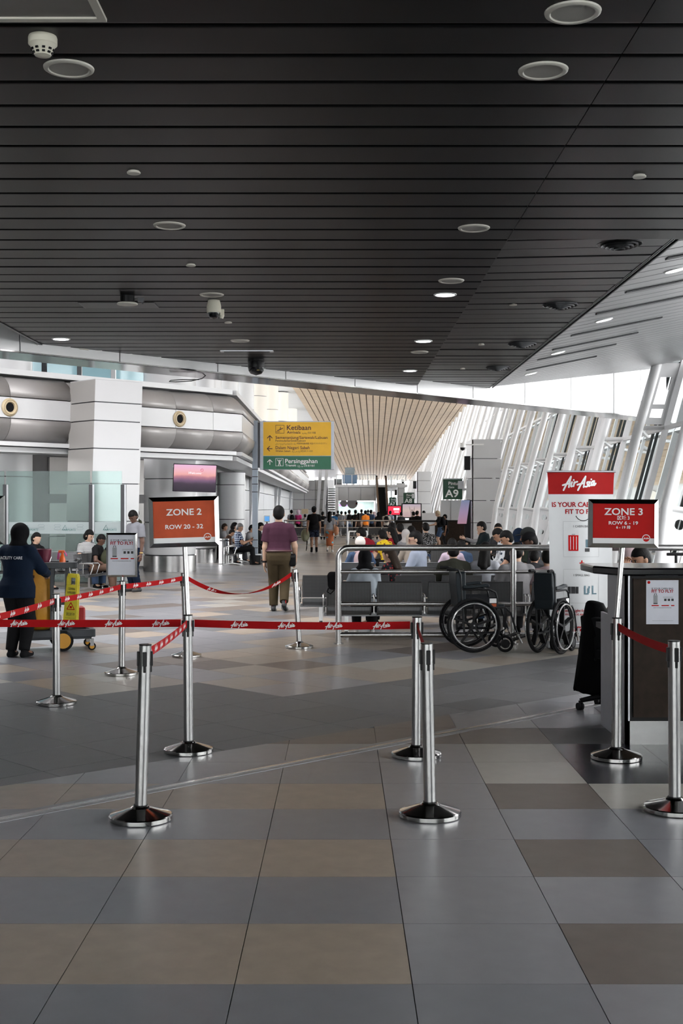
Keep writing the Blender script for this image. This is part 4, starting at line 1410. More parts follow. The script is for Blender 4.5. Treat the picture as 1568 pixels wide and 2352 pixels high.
put_text('IS YOUR CABIN BAG', bn_, REDTXT, .0, bh - .395, -.0025, w=.70, bold=.025, maph=bmap)
put_text('FIT TO FLY?', bn_, REDTXT, .0, bh - .475, -.0025, h=.055, bold=.025, maph=bmap)
def bsmile(x, z, r):
    b = MB(); rings = []
    for k in range(13):
        a = math.radians(205 + 130 * k / 12)
        c_ = (x + r * math.cos(a), z + r * math.sin(a)); n_ = (math.cos(a) * .005, math.sin(a) * .005)
        rings += [bmap((c_[0] - n_[0], -.0025, c_[1] - n_[1])), bmap((c_[0] + n_[0], -.0025, c_[1] + n_[1]))]
    b.add(rings, [(2 * i, 2 * i + 1, 2 * i + 3, 2 * i + 2) for i in range(12)]); b.build('smile_print', INK, bn_)
bsmile(.02, bh - .455, .10)
def brect(name, x0, x1, z0, z1, m, y=-.0025):
    b = MB(); n_ = 4
    vs = [bmap((x0 + (x1 - x0) * i / n_, y, z)) for z in (z0, z1) for i in range(n_ + 1)]
    b.add(vs, [(i, i + 1, n_ + 2 + i, n_ + 1 + i) for i in range(n_)]); return b.build(name, m, bn_)
LINE = mat('grey_line', (.36, .37, .38), .5)
for z0, z1 in ((bh - .97, bh - .56), (bh - 1.50, bh - 1.11)):
    brect('box_line', -.22, .22, z0, z0 + .003, LINE); brect('box_line', -.22, .22, z1 - .003, z1, LINE); brect('box_line', -.22, -.217, z0, z1, LINE); brect('box_line', .217, .22, z0, z1, LINE)
put_text('1 CABIN BAG', bn_, INK, 0, bh - .63, -.0025, h=.026, maph=bmap)
put_text('1 SMALL BAG', bn_, INK, 0, bh - 1.19, -.0025, h=.026, maph=bmap)
brect('case_print', -.16, -.04, bh - .90, bh - .72, RED)
for x in (-.135, -.10, -.065): brect('case_stripe', x - .003, x + .003, bh - .885, bh - .735, WHITE, -.0035)
brect('case_handle', -.12, -.08, bh - .72, bh - .705, LINE)
brect('figure_print', .05, .09, bh - .86, bh - .77, mat('slate_print', (.08, .16, .20), .5)); brect('figure_print', .04, .10, bh - .91, bh - .87, INK)
brect('plus_print', -.005, .010, bh - 1.07, bh - 1.01, RED); brect('plus_print', -.028, .033, bh - 1.047, bh - 1.033, RED)
for x0, x1 in ((-.17, -.135), (-.13, -.08), (-.075, -.04)): brect('bag_print', x0, x1, bh - 1.39, bh - 1.31, INK)
for x0, x1, z0, z1 in ((.03, .05, 1.40, 1.30), (.05, .09, 1.40, 1.385), (.07, .10, 1.385, 1.33), (.13, .15, 1.40, 1.30), (.15, .19, 1.40, 1.385), (.085, .105, 1.33, 1.305)):
    brect('seat_print', x0, x1, bh - z0, bh - z1, mat('slate_print'))
put_text('Permitted weight for two (2) pieces', bn_, REDTXT, 0, bh - 1.60, -.0025, w=.68, bold=.012, maph=bmap)
put_text('must not exceed 7 kg', bn_, REDTXT, 0, bh - 1.64, -.0025, w=.40, bold=.012, maph=bmap)
put_text('airasia', bn_, REDTXT, 0.0, bh - 1.82, -.0025, h=.085, bold=.02, maph=bmap)
put_text('For Everyone', bn_, INK, 0.0, bh - 1.90, -.0025, h=.038, bold=.012, maph=bmap)
b = MB(); b.cyl((-.40, 0.02, bh + .085), (.40, 0.02, bh + .085), .012, n=10); b.build('top_rail', SATIN, bn_)
b = MB(); b.box((0, .02, .04), (.80, .16, .075)); b.build('base_case', SATIN, bn_, bevel=.02)
b = MB(); b.cyl((0, .05, .07), (0, .05, bh + .08), .01, n=8); b.build('back_pole', SATIN, bn_)

# ================================================================== steel railing in front of the seats
RY = 14.45; rx0 = fx(777, RY)
rg = thing('steel_railing', 'heavy tubular steel railing in front of the seating area', 'railing', (rx0, RY, 0))
zt = fz(1258, RY) - .0
RX1 = 4.4
pth = [(0, 0, 0.0), (0, 0, zt - .16)] + [(.12 - .12 * math.cos(a), 0, zt - .12 + .12 * math.sin(a)) for a in [i * PI / 16 for i in range(1, 8)]] + [(.14, 0, zt), (RX1, 0, zt)]
b = MB(); b.tube(pth, .037, 16); b.build('top_rail', STEEL, rg, smooth=True)
for z, r in ((fz(1313, RY), .024), (fz(1387, RY), .024), (fz(1458, RY), .032)):
    b = MB(); b.cyl((.02, 0, z), (RX1, 0, z), r, n=14); b.build('rail', STEEL, rg, smooth=True)
for x in (fx(1178, RY) - rx0, 4.15):
    b = MB(); b.cyl((x, 0, 0), (x, 0, zt), .037, n=16); b.build('post', STEEL, rg, smooth=True)
for x in (0, fx(1178, RY) - rx0, 4.15):
    b = MB(); b.cyl((x, 0, 0), (x, 0, .012), .06, n=20); b.build('foot_plate', STEEL, rg, smooth=True)
bag = thing('black_bag', 'small black bag with a strap hanging at the railing corner', 'bag', (fx(764, 14.7), 14.75, 0))
b = MB(); b.loft([[(x * s_, y * s_, z) for x, y in ((-.07, -.05), (.07, -.05), (.08, .05), (-.06, .05))] for z, s_ in ((.62, .5), (.66, .9), (.80, 1.), (.84, .7))]); b.build('body', BLACKM, bag, bevel=.02)
b = MB(); b.tube([(-.05, 0, .64), (-.07, 0, .60), (-.03, 0, .57), (.02, 0, .62)], .008, 6); b.build('strap', BLACKM, bag)
b = MB(); b.tube([(.04, 0, .86), (.05, 0, .5), (.05, 0, .1), (.05, 0, 0)], .012, 8); b.build('stand', DARKMETAL, bag)

# ================================================================== perforated steel bench seats
PERF = mat('perforated_steel', (.085, .088, .092), .42, .4)
nt = PERF.node_tree; bs = nt.nodes['Principled BSDF']
tcn = nt.nodes.new('ShaderNodeTexCoord'); vm = nt.nodes.new('ShaderNodeVectorMath'); vm.operation = 'SCALE'; vm.inputs['Scale'].default_value = 55.
fr = nt.nodes.new('ShaderNodeVectorMath'); fr.operation = 'FRACTION'
sb = nt.nodes.new('ShaderNodeVectorMath'); sb.operation = 'SUBTRACT'; sb.inputs[1].default_value = (.5, .5, .5)
mu = nt.nodes.new('ShaderNodeVectorMath'); mu.operation = 'MULTIPLY'; mu.inputs[1].default_value = (1, 0, 1)
ln = nt.nodes.new('ShaderNodeVectorMath'); ln.operation = 'LENGTH'
cm = nt.nodes.new('ShaderNodeMath'); cm.operation = 'LESS_THAN'; cm.inputs[1].default_value = .30
for a_, b_ in ((tcn.outputs['Object'], vm.inputs[0]), (vm.outputs[0], fr.inputs[0]), (fr.outputs[0], sb.inputs[0]), (sb.outputs[0], mu.inputs[0]), (mu.outputs[0], ln.inputs[0]), (ln.outputs['Value'], cm.inputs[0])):
    nt.links.new(a_, b_)
mxc = nt.nodes.new('ShaderNodeMix'); mxc.data_type = 'RGBA'
mxc.inputs['B'].default_value = (.010, .010, .011, 1); mxc.inputs['A'].default_value = (.14, .143, .148, 1)
nt.links.new(cm.outputs[0], mxc.inputs['Factor']); nt.links.new(mxc.outputs['Result'], bs.inputs['Base Color'])
SEATM = mat('seat_frame_steel', (.12, .122, .126), .35, .8)


def make_bench(n, lab, grp, pitch=.62):
    """seats face +Y; origin on the floor under the middle of the seat backs"""
    t = thing('bench_seat', lab, 'bench', group=grp)
    L = n * pitch
    b = MB(); b.box((0, .22, .33), (L, .08, .05)); b.build('beam', SEATM, t)
    for s_ in (-1, 1):
        x = s_ * (L / 2 - .28)
        b = MB(); b.beam((x, .22, .33), (x, .22, .06), .05, .04, up=(0, 1, 0)); b.beam((x, -.06, .02), (x, .22, .08), .04, .03); b.beam((x, .22, .08), (x, .5, .02), .04, .03)
        b.cyl((x, -.06, 0), (x, -.06, .03), .028, n=10); b.cyl((x, .5, 0), (x, .5, .03), .028, n=10); b.build('leg', STEEL, t)
    for i in range(n):
        x = -L / 2 + (i + .5) * pitch; w = .53
        prof = [(-.045, .80), (-.03, .74), (.0, .60), (.03, .48), (.055, .42), (.10, .385), (.20, .375), (.34, .39), (.45, .41), (.48, .40)]
        pr = [(y, z) for y, z in prof]
        up_, lo_ = prof[:4], prof[3:]
        for nm_, q in (('seat_back', [(-.052, .80), (-.035, .68), (-.015, .56), (.005, .47)]), ('seat_pan', [(.005, .45), (.005, .40), (.025, .355), (.08, .335), (.2, .345), (.34, .375), (.46, .39)])):
            b = MB(); rings = [[(-w / 2, y, z), (w / 2, y, z), (w / 2, y + .012, z + .004), (-w / 2, y + .012, z + .004)] for y, z in q]
            b.loft(rings); o = b.build(nm_, PERF, t, loc=(x, 0, 0))
            if nm_ == 'seat_back': MB().tube([(-w / 2, y + .006, z) for y, z in q[::-1]] + [(w / 2, y + .006, z) for y, z in q], .012, 6).build('rim', SEATM, o, smooth=True)
            else:
                for s_ in (-1, 1): MB().tube([(s_ * w / 2, y + .006, z) for y, z in q], .012, 6).build('rim', SEATM, o, smooth=True)
    for i in range(n + 1):
        x = -L / 2 + i * pitch
        b = MB(); b.tube([(x, .02, .36), (x, .02, .58), (x, .05, .61), (x, .34, .61), (x, .36, .58), (x, .30, .37)], .013, 6); b.build('armrest', STEEL, t, smooth=True)
    return t


G1 = 'perforated bench seats behind the railing'
b1 = make_bench(4, 'perforated steel bench directly behind the railing on the left', G1)
b1.location = (1.02, 14.95, 0); b1.scale = (1, 1, .88)
def bench(x, y, rz, lab, grp=G1):
    o = copy_tree(b1); o.location = (x, y, 0); o.rotation_euler = (0, 0, rz); o['label'] = lab; o['group'] = grp; return o
bench(3.29, 14.95, 0, 'perforated steel bench directly behind the railing near the banner').scale = (.8, 1, .88)
bench(.68, 16.35, 0, 'second row perforated bench seen over the first one')
bench(3.2, 16.35, 0, 'second row perforated bench behind the banner')
bench(1.5, 18.75, 0, 'perforated bench right under the man with glasses')
bench(1.2, 20.2, 0, 'perforated bench under the white cap wearer')
bench(1.9, 26.5, 0, 'perforated bench under the women in head scarves')
bench(3.25, 19.2, PI / 2, 'perforated bench by the window under the two cap wearers')
bench(3.5, 23.5, PI / 2, 'perforated bench by the window under the white jacket sitter')
bench(3.75, 28.6, PI / 2, 'perforated bench by the window under the dark hoodie man')
bench(3.42, 12.75, PI / 2 + .35, 'short perforated bench hidden behind the boarding counter').scale = (.5, 1, .88)
bench(-1.6, 56.2, 0, 'grey bench behind the far railing on the left', 'far benches')
bench(1.2, 56.2, 0, 'grey bench behind the far railing in the middle', 'far benches')
# left waiting area benches
bench(-5.75, 25.05, PI - .05, 'dark perforated bench in front of the glass screen on the left', 'left waiting benches')
bench(-5.02, 24.15, -1.75, 'dark bench seat of the black shirt sitter by the glass', 'left waiting benches').scale = (.5, 1, .88)
bench(-3.28, 35.2, -PI / 2, 'chrome framed bench of the plaid shirt man beside the bin', 'left waiting benches')
# ================================================================== people: smooth blended surfaces grown from a posed skeleton
EDG = [(0, 1), (2, 3), (4, 5), (6, 7), (0, 2), (1, 3), (4, 6), (5, 7), (0, 4), (1, 5), (2, 6), (3, 7)]
COR = np.array([(i >> 2 & 1, i >> 1 & 1, i & 1) for i in range(8)])


def surfnet(f, o, v):
    ins = f < 0
    nx, ny, nz = f.shape
    c = np.zeros((nx - 1, ny - 1, nz - 1), np.int8)
    for a, b_, d in COR: c += ins[a:nx - 1 + a, b_:ny - 1 + b_, d:nz - 1 + d]
    act = np.argwhere((c > 0) & (c < 8))
    if not len(act): return [], []
    vals = np.stack([f[act[:, 0] + a, act[:, 1] + b_, act[:, 2] + d] for a, b_, d in COR], 1)
    s = np.zeros((len(act), 3)); cnt = np.zeros(len(act))
    for i, j in EDG:
        m = (vals[:, i] < 0) != (vals[:, j] < 0)
        t = vals[m, i] / (vals[m, i] - vals[m, j])
        s[m] += COR[i] + (COR[j] - COR[i]) * t[:, None]; cnt[m] += 1
    V = (act + s / cnt[:, None]) * v + o
    idx = -np.ones(c.shape, np.int64); idx[tuple(act.T)] = np.arange(len(act))
    Q = []
    for ax in range(3):
        sl0 = [slice(None)] * 3; sl1 = [slice(None)] * 3
        sl0[ax] = slice(0, -1); sl1[ax] = slice(1, None)
        A = ins[tuple(sl0)]; B = ins[tuple(sl1)]
        e = np.argwhere(A != B)
        u, w = [(1, 2), (2, 0), (0, 1)][ax]
        e = e[(e[:, u] > 0) & (e[:, w] > 0) & (e[:, u] < f.shape[u] - 1) & (e[:, w] < f.shape[w] - 1)]
        if not len(e): continue
        flip = A[tuple(e.T)]
        def g(du, dw):
            k_ = e.copy(); k_[:, u] -= du; k_[:, w] -= dw; return idx[tuple(k_.T)]
        q = np.stack([g(1, 1), g(0, 1), g(0, 0), g(1, 0)], 1)
        q[~flip] = q[~flip][:, ::-1]
        Q.append(q)
    return V, np.concatenate(Q)


def sdf_mesh(prims, v, k=.02):
    """prims: dicts with bounding box 'bb' and function 'fn' on an (n,3) block; 'op' sub or cut"""
    add = [p for p in prims if p.get('op') is None]
    lo = np.min([p['bb'][0] for p in add], 0) - 3 * v; hi = np.max([p['bb'][1] for p in add], 0) + 3 * v
    n = np.ceil((hi - lo) / v).astype(int) + 1
    f = np.full(n, .12)
    ax = [lo[i] + v * np.arange(n[i]) for i in range(3)]
    for p in prims:
        m = k * 1.5 + 2 * v
        i0 = np.maximum(np.floor((p['bb'][0] - m - lo) / v).astype(int), 0); i1 = np.minimum(np.ceil((p['bb'][1] + m - lo) / v).astype(int) + 1, n)
        if np.any(i1 <= i0): continue
        X, Yg, Z = np.meshgrid(ax[0][i0[0]:i1[0]], ax[1][i0[1]:i1[1]], ax[2][i0[2]:i1[2]], indexing='ij')
        d = p['fn'](X, Yg, Z)
        sl = tuple(slice(a, b_) for a, b_ in zip(i0, i1))
        cur = f[sl]
        op = p.get('op')
        if op == 'sub': f[sl] = np.maximum(cur, -d)
        elif op == 'cut': f[sl] = np.maximum(cur, d)
        else:
            h = np.clip(.5 + .5 * (cur - d) / k, 0, 1)
            f[sl] = cur * (1 - h) + d * h - k * h * (1 - h)
    return surfnet(f, lo, v)


def cap(a, b, ra, rb, flat=False, sq=(1, 1, 1)):
    a = np.array(a, float); b = np.array(b, float); r = max(ra, rb)
    ba = b - a; L2 = float(ba @ ba) + 1e-9; L = math.sqrt(L2)
    def fn(X, Y_, Z):
        px, py, pz = X - a[0], Y_ - a[1], Z - a[2]
        t0 = (px * ba[0] + py * ba[1] + pz * ba[2]) / L2
        t = np.clip(t0, 0, 1)
        d = np.sqrt((px - t * ba[0]) ** 2 + (py - t * ba[1]) ** 2 + (pz - t * ba[2]) ** 2) - (ra + (rb - ra) * t)
        if flat: d = np.maximum(d, (t0 - 1) * L)
        return d
    return dict(bb=(np.minimum(a, b) - r, np.maximum(a, b) + r), fn=fn)


def ell(c, r, R=None):
    c = np.array(c, float); r = np.array(r, float); m = r.min()
    Rm = np.eye(3) if R is None else np.array(R)
    ext = np.sqrt(((Rm * r) ** 2).sum(1))
    def fn(X, Y_, Z):
        q = [X - c[0], Y_ - c[1], Z - c[2]]
        l = [(Rm[0, i] * q[0] + Rm[1, i] * q[1] + Rm[2, i] * q[2]) / r[i] for i in range(3)]
        n = np.sqrt(l[0] ** 2 + l[1] ** 2 + l[2] ** 2)
        g = np.sqrt((l[0] / r[0]) ** 2 + (l[1] / r[1]) ** 2 + (l[2] / r[2]) ** 2) + 1e-6
        return n * (n - 1) / g
    return dict(bb=(c - ext, c + ext), fn=fn)


def loftp(O, Rm, T, tab, inf=0.):
    """elliptic column along local z from tab[0] to tab[-1] (fractions of T)"""
    O = np.array(O, float); Rm = np.array(Rm)
    tt = np.array([q[0] for q in tab]) * T; rx = np.array([q[1] for q in tab]) + inf; ry = np.array([q[2] for q in tab]) + inf; oy = np.array([q[3] if len(q) > 3 else 0 for q in tab])
    pts = [O + Rm @ np.array((sx * rx.max(), sy * (ry.max() + abs(oy).max()), z)) for sx in (-1, 1) for sy in (-1, 1) for z in (tt[0], tt[-1])]
    def fn(X, Y_, Z):
        q = [X - O[0], Y_ - O[1], Z - O[2]]
        l = [Rm[0, i] * q[0] + Rm[1, i] * q[1] + Rm[2, i] * q[2] for i in range(3)]
        a = np.interp(l[2], tt, rx); b_ = np.interp(l[2], tt, ry); y0 = np.interp(l[2], tt, oy)
        n = np.sqrt((l[0] / a) ** 2 + ((l[1] - y0) / b_) ** 2)
        d = (n - 1) * np.minimum(a, b_)
        return np.maximum(np.maximum(d, tt[0] - l[2]), l[2] - tt[-1])
    return dict(bb=(np.min(pts, 0), np.max(pts, 0)), fn=fn)


def plane(nrm, off, bb, op='cut'):
    nrm = np.array(nrm, float); nrm /= np.linalg.norm(nrm)
    return dict(bb=bb, op=op, fn=lambda X, Y_, Z: nrm[0] * X + nrm[1] * Y_ + nrm[2] * Z - off)


BIG = (np.array((-3., -3., -3.)), np.array((3., 3., 3.)))


def np_mesh(name, V, Q, m, parent, smooth=True):
    me = bpy.data.meshes.new(name)
    me.from_pydata([tuple(p) for p in V], [], [tuple(q) for q in Q])
    me.materials.append(m)
    if smooth: me.polygons.foreach_set('use_smooth', [True] * len(me.polygons))
    me.update()
    return link(name, me, parent)


def make_hand(curl):
    pr = [ell((0, 0, -.045), (.016, .041, .052)), cap((0, 0, .015), (0, 0, -.03), .024, .026)]
    for y, L, r in ((.030, .068, .0085), (.010, .076, .009), (-.011, .071, .0085), (-.030, .056, .0078)):
        p_ = np.array((0, y, -.082)); a = curl[0]
        for s_, c_ in zip((.46, .32, .24), curl[1:] + (0,)):
            q = p_ + np.array((-math.sin(a), y * .8, -math.cos(a))) * L * s_ * 1.15
            pr.append(cap(p_, q, r, r * .9)); p_ = q; a += c_
    p_ = np.array((-.004, .034, -.03)); q = p_ + np.array((-.012, .026, -.034)); w = q + np.array((-.014, .004, -.034))
    pr += [cap(p_, q, .013, .011), cap(q, w, .011, .009)]
    return sdf_mesh(pr, .0052, .006)


HANDS = {'relax': make_hand((.18, .35, .3)), 'grip': make_hand((.7, .9, .6))}
HANDS_LOW = None
SKINS = {n_: mat('skin_' + n_, c, .55, var=.06, scale=12, spec=.35) for n_, c in (('light', (.50, .32, .23)), ('mid', (.36, .20, .13)), ('brown', (.20, .10, .065)), ('dark', (.10, .052, .036)))}
HAIRB = mat('black_hair', (.005, .0045, .0045), .6, bump=.5, bscale=90, spec=.12)
HAIRBR = mat('brown_hair', (.028, .017, .011), .55, spec=.15, bump=.5, bscale=90)
HAIRG = mat('grey_hair', (.10, .10, .10), .55, bump=.5, bscale=90)
HAIRBL = mat('bleached_hair', (.35, .28, .18), .55, bump=.5, bscale=90)
EYE = mat('eye_dark', (.012, .010, .010), .3)
LIP = mat('lip', (.22, .07, .06), .5)


def fab(name, c=None, bump=.35, rough=.8): return mat('cloth_' + name, c, rough, var=.10, scale=7, bump=bump, bscale=22, spec=.06)


def pattern_mat(name, kind, c1, c2, s):
    m = mat('cloth_' + name, c1, .8, spec=.08)
    nt = m.node_tree; b = nt.nodes['Principled BSDF']
    tc = nt.nodes.new('ShaderNodeTexCoord'); sp = nt.nodes.new('ShaderNodeSeparateXYZ'); nt.links.new(tc.outputs['Object'], sp.inputs[0])
    mx = nt.nodes.new('ShaderNodeMix'); mx.data_type = 'RGBA'; mx.inputs['A'].default_value = c1 + (1,); mx.inputs['B'].default_value = c2 + (1,)
    def band(out, sc, thr):
        a = nt.nodes.new('ShaderNodeMath'); a.operation = 'MULTIPLY'; a.inputs[1].default_value = sc; nt.links.new(out, a.inputs[0])
        f_ = nt.nodes.new('ShaderNodeMath'); f_.operation = 'FRACT'; nt.links.new(a.outputs[0], f_.inputs[0])
        l_ = nt.nodes.new('ShaderNodeMath'); l_.operation = 'LESS_THAN'; l_.inputs[1].default_value = thr; nt.links.new(f_.outputs[0], l_.inputs[0]); return l_.outputs[0]
    if kind == 'stripe': nt.links.new(band(sp.outputs['Z'], s, .5), mx.inputs['Factor'])
    elif kind == 'plaid':
        o = nt.nodes.new('ShaderNodeMath'); o.operation = 'MAXIMUM'
        nt.links.new(band(sp.outputs['Z'], s, .22), o.inputs[0])
        y = nt.nodes.new('ShaderNodeMath'); y.operation = 'ADD'; nt.links.new(sp.outputs['X'], y.inputs[0]); nt.links.new(sp.outputs['Y'], y.inputs[1])
        nt.links.new(band(y.outputs[0], s, .22), o.inputs[1]); nt.links.new(o.outputs[0], mx.inputs['Factor'])
    else:
        v = nt.nodes.new('ShaderNodeTexVoronoi'); v.inputs['Scale'].default_value = s; nt.links.new(tc.outputs['Object'], v.inputs['Vector'])
        l_ = nt.nodes.new('ShaderNodeMath'); l_.operation = 'LESS_THAN'; l_.inputs[1].default_value = .33; nt.links.new(v.outputs['Distance'], l_.inputs[0]); nt.links.new(l_.outputs[0], mx.inputs['Factor'])
    nt.links.new(mx.outputs['Result'], b.inputs['Base Color'])
    return m


def rot3(yaw, pitch, roll=0.):
    return np.array(Matrix.Rotation(yaw, 3, 'Z') @ Matrix.Rotation(-pitch, 3, 'X') @ Matrix.Rotation(roll, 3, 'Y'))


def ik(S, Wt, a, b, hint):
    S = np.array(S, float); Wt = np.array(Wt, float)
    d = Wt - S; L = np.linalg.norm(d)
    if L > (a + b) * .995: Wt = S + d / L * (a + b) * .995; d = Wt - S; L = np.linalg.norm(d)
    u = d / L
    x = (a * a - b * b + L * L) / (2 * L); h = math.sqrt(max(a * a - x * x, 0))
    hv = np.array(hint, float); hv = hv - u * (hv @ u); hv /= np.linalg.norm(hv) + 1e-9
    return S + u * x + hv * h, Wt


PEOPLE = 0
TOR = [(-.16, .094, .062, -.004), (0, .100, .070, -.008), (.22, .090, .062, 0), (.42, .088, .062, .004), (.66, .098, .068, .004), (.86, .088, .058, -.004), (1., .055, .044, -.01)]
TORF = [(-.16, .096, .064, -.004), (0, .100, .070, -.008), (.22, .078, .056, 0), (.42, .078, .058, .004), (.66, .086, .070, .010), (.86, .078, .054, -.004), (1., .045, .040, -.01)]


def person(lab, px, Y, top, rz=0., kind='stand', skin='mid', shirt=('tee', None), legs=('trousers', None), shoes=None, hair=('short', None), lod=2, lean=0., head=(0, 0), arms=('hang', 'hang'),
           fem=False, build=1., seat=.355, stride=0., face=False, group=None, X=None, hem=None, z0=0.):
    """px = column of the body, top = image row of the top of the head; local +Y is forward"""
    global PEOPLE
    PEOPLE += 1
    X = fx(px, Y) if X is None else X
    zt = fz(top, Y) - z0
    if kind == 'sit': H = (zt - seat - .085) / (.462 * (.55 + .45 * math.cos(lean)))
    else: H = zt / (.48 + .52 * math.cos(lean * .8)) if lean else zt
    H = min(max(H, .95), 1.86)
    u = H / 1.7
    uh = u * 1.07
    vb = {0: .0105, 1: .0135, 2: .018, 3: .028}[lod]
    vc = vb * 1.12
    t = thing('person', lab, 'person', (X, Y, z0), rz, group)
    g = lambda *a: np.array(a, float) * H
    # ---- skeleton
    if kind == 'sit': pel = np.array((0., .10, seat + .085))
    else: pel = g(0, 0, .525)
    sp_up = np.array((0, math.sin(lean), math.cos(lean)))
    RT = np.array(Matrix.Rotation(-lean, 3, 'X'))
    T = .295 * H
    neck = pel + sp_up * T
    hd_R = rot3(head[0], head[1] + lean * .35)
    hbase = neck + sp_up * .028 * H
    chin = hbase + hd_R @ g(0, .018, .006)
    hh = .132 * H
    hl = lambda x, y, z: hbase + hd_R @ (np.array((x, y, z)) * uh)
    sh = .098 * H * (1 if not fem else .90) * (.9 + .1 * build)
    S = [neck + RT @ np.array((s_ * sh, -.006 * H, -.048 * H)) for s_ in (-1, 1)]
    hip = [pel + RT @ np.array((s_ * .050 * H, 0, -.02 * H)) if kind != 'sit' else pel + np.array((s_ * .050 * H, 0, -.01)) for s_ in (-1, 1)]
    thigh, shin = .245 * H, .235 * H
    knee, ank, toe = [], [], []
    for i, s_ in enumerate((-1, 1)):
        if kind == 'sit':
            spread = .075 * H
            k_ = np.array((s_ * spread, hip[i][1] + thigh * .97, hip[i][2] + .02))
            a_ = np.array((s_ * spread * .9, k_[1] + .03 * s_ * u + .02, .075 * u))
            td = np.array((0, 1, 0))
        else:
            st = stride * s_
            a_ = np.array((s_ * .052 * H, st * .16 * H, .048 * H + (.045 * H if st < -.3 else 0)))
            k_, a_ = ik(hip[i], a_, thigh, shin, (0, 1, 0))
            td = np.array((0.12 * s_, 1, -.55 if st < -.3 else 0.)); td /= np.linalg.norm(td)
        knee.append(k_); ank.append(a_); toe.append(a_ + td * .085 * H + np.array((0, 0, -.025 * H)))
    elb, wri = [], []
    ua, fa = .172 * H, .150 * H
    for i, s_ in enumerate((-1, 1)):
        a = arms[i]; hint = (s_ * .6, -1, -.2); 
        if isinstance(a, tuple): w = np.array(a, float); hint = (s_ * .8, -.3, -1)
        elif a == 'hang': w = S[i] + np.array((s_ * .035 * H, .03 * H, -.318 * H))
        elif a == 'swing': w = S[i] + np.array((s_ * .05 * H, .10 * H, -.29 * H))
        elif a == 'back': w = S[i] + np.array((s_ * .05 * H, -.07 * H, -.30 * H)); hint = (s_ * .3, -1, 0)
        elif a == 'lap': w = pel + np.array((s_ * .06 * H, .15 * H + .06 * H * abs(math.sin(lean)), .035 * H)); hint = (s_, -.4, -.3)
        elif a == 'phone': w = neck + RT @ np.array((s_ * .03 * H, .19 * H, -.15 * H)); hint = (s_ * .7, -.2, -1)
        elif a == 'face': w = hbase + np.array((s_ * .03 * H, .13 * H, .0)); hint = (s_ * .7, .2, -1)
        elif a == 'front': w = S[i] + np.array((-s_ * .02 * H, .24 * H, -.16 * H)); hint = (s_ * .8, -.2, -1)
        elif a == 'point': w = S[i] + np.array((s_ * .02 * H, .31 * H, .02 * H)); hint = (s_ * .4, -.1, -1)
        e_, w = ik(S[i], w, ua, fa, hint)
        elb.append(e_); wri.append(w)
    b_ = build
    TT = [(a, rx * H * b_, ry * H * b_, oy * H) for a, rx, ry, oy in (TORF if fem else TOR)]
    # ---- body: one continuous skin surface
    pr = [loftp(pel, RT, T, TT, -.012), cap(neck - sp_up * .02, hbase + hd_R @ g(0, .006, .035), .036 * H * .95, .031 * H)]
    pr += [cap(S[0], S[1], .034 * H, .034 * H), cap(neck - sp_up * .01 * H, S[0], .030 * H, .028 * H), cap(neck - sp_up * .01 * H, S[1], .030 * H, .028 * H)]
    for i in range(2):
        pr += [cap(S[i], elb[i], .030 * H * b_, .024 * H * b_), cap(elb[i], wri[i], .024 * H * b_, .0155 * H)]
        bare = legs[0] in ('shorts', 'skirt')
        q = 1 if bare else .8
        pr += [cap(hip[i], knee[i], .052 * H * q, .034 * H * q), cap(knee[i], ank[i], .032 * H * q, .021 * H * q),
               cap(ank[i], toe[i], .022 * H, .018 * H)]
    if legs[0] in ('shorts', 'skirt'):
        for i in range(2): pr += [ell(knee[i] * .65 + ank[i] * .35 + np.array((0, -.012 * H, 0)), (.031 * H, .034 * H, .07 * H))]
    pr += [ell(hl(0, .004, .118), np.array((.076, .094, .098)) * uh, hd_R), ell(hl(0, .030, .058), np.array((.056, .062, .066)) * uh, hd_R)]
    if lod < 3:
        pr += [cap(hl(0, .090, .092), hl(0, .108, .068), .010 * u, .013 * u), ell(hl(0, .082, .038), np.array((.024, .014, .012)) * uh, hd_R), ell(hl(0, .072, .012), np.array((.024, .020, .018)) * uh, hd_R)]
        for s_ in (-1, 1): pr += [ell(hl(s_ * .078, -.004, .086), np.array((.012, .020, .032)) * uh, hd_R)]
    V, Q = sdf_mesh(pr, vb, .016)
    V = list(V); Q = [tuple(q) for q in Q]
    for i, s_ in enumerate((-1, 1)):
        hv, hq = HANDS['grip' if arms[i] in ('phone', 'face', 'front') or isinstance(arms[i], tuple) else 'relax']
        if lod == 3: 
            continue
        d = elb[i] - wri[i]; d /= np.linalg.norm(d)
        fw = np.array((0, 1., 0)) if abs(d[1]) < .8 else np.array((0, 0, 1.))
        fw = fw - d * (fw @ d); fw /= np.linalg.norm(fw)
        xx = np.cross(fw, d)
        M_ = np.stack([xx, fw, d], 1)
        hv2 = np.array(hv) * u * 1.0
        if s_ < 0: hv2 = hv2 * np.array((-1, 1, 1))
        o = len(V); V += list(hv2 @ M_.T + wri[i]); Q += [tuple(int(k_) + o for k_ in (q if s_ > 0 else q[::-1])) for q in hq]
    if lod == 3:
        pass
    np_mesh('body', V, Q, SKINS[skin], t)
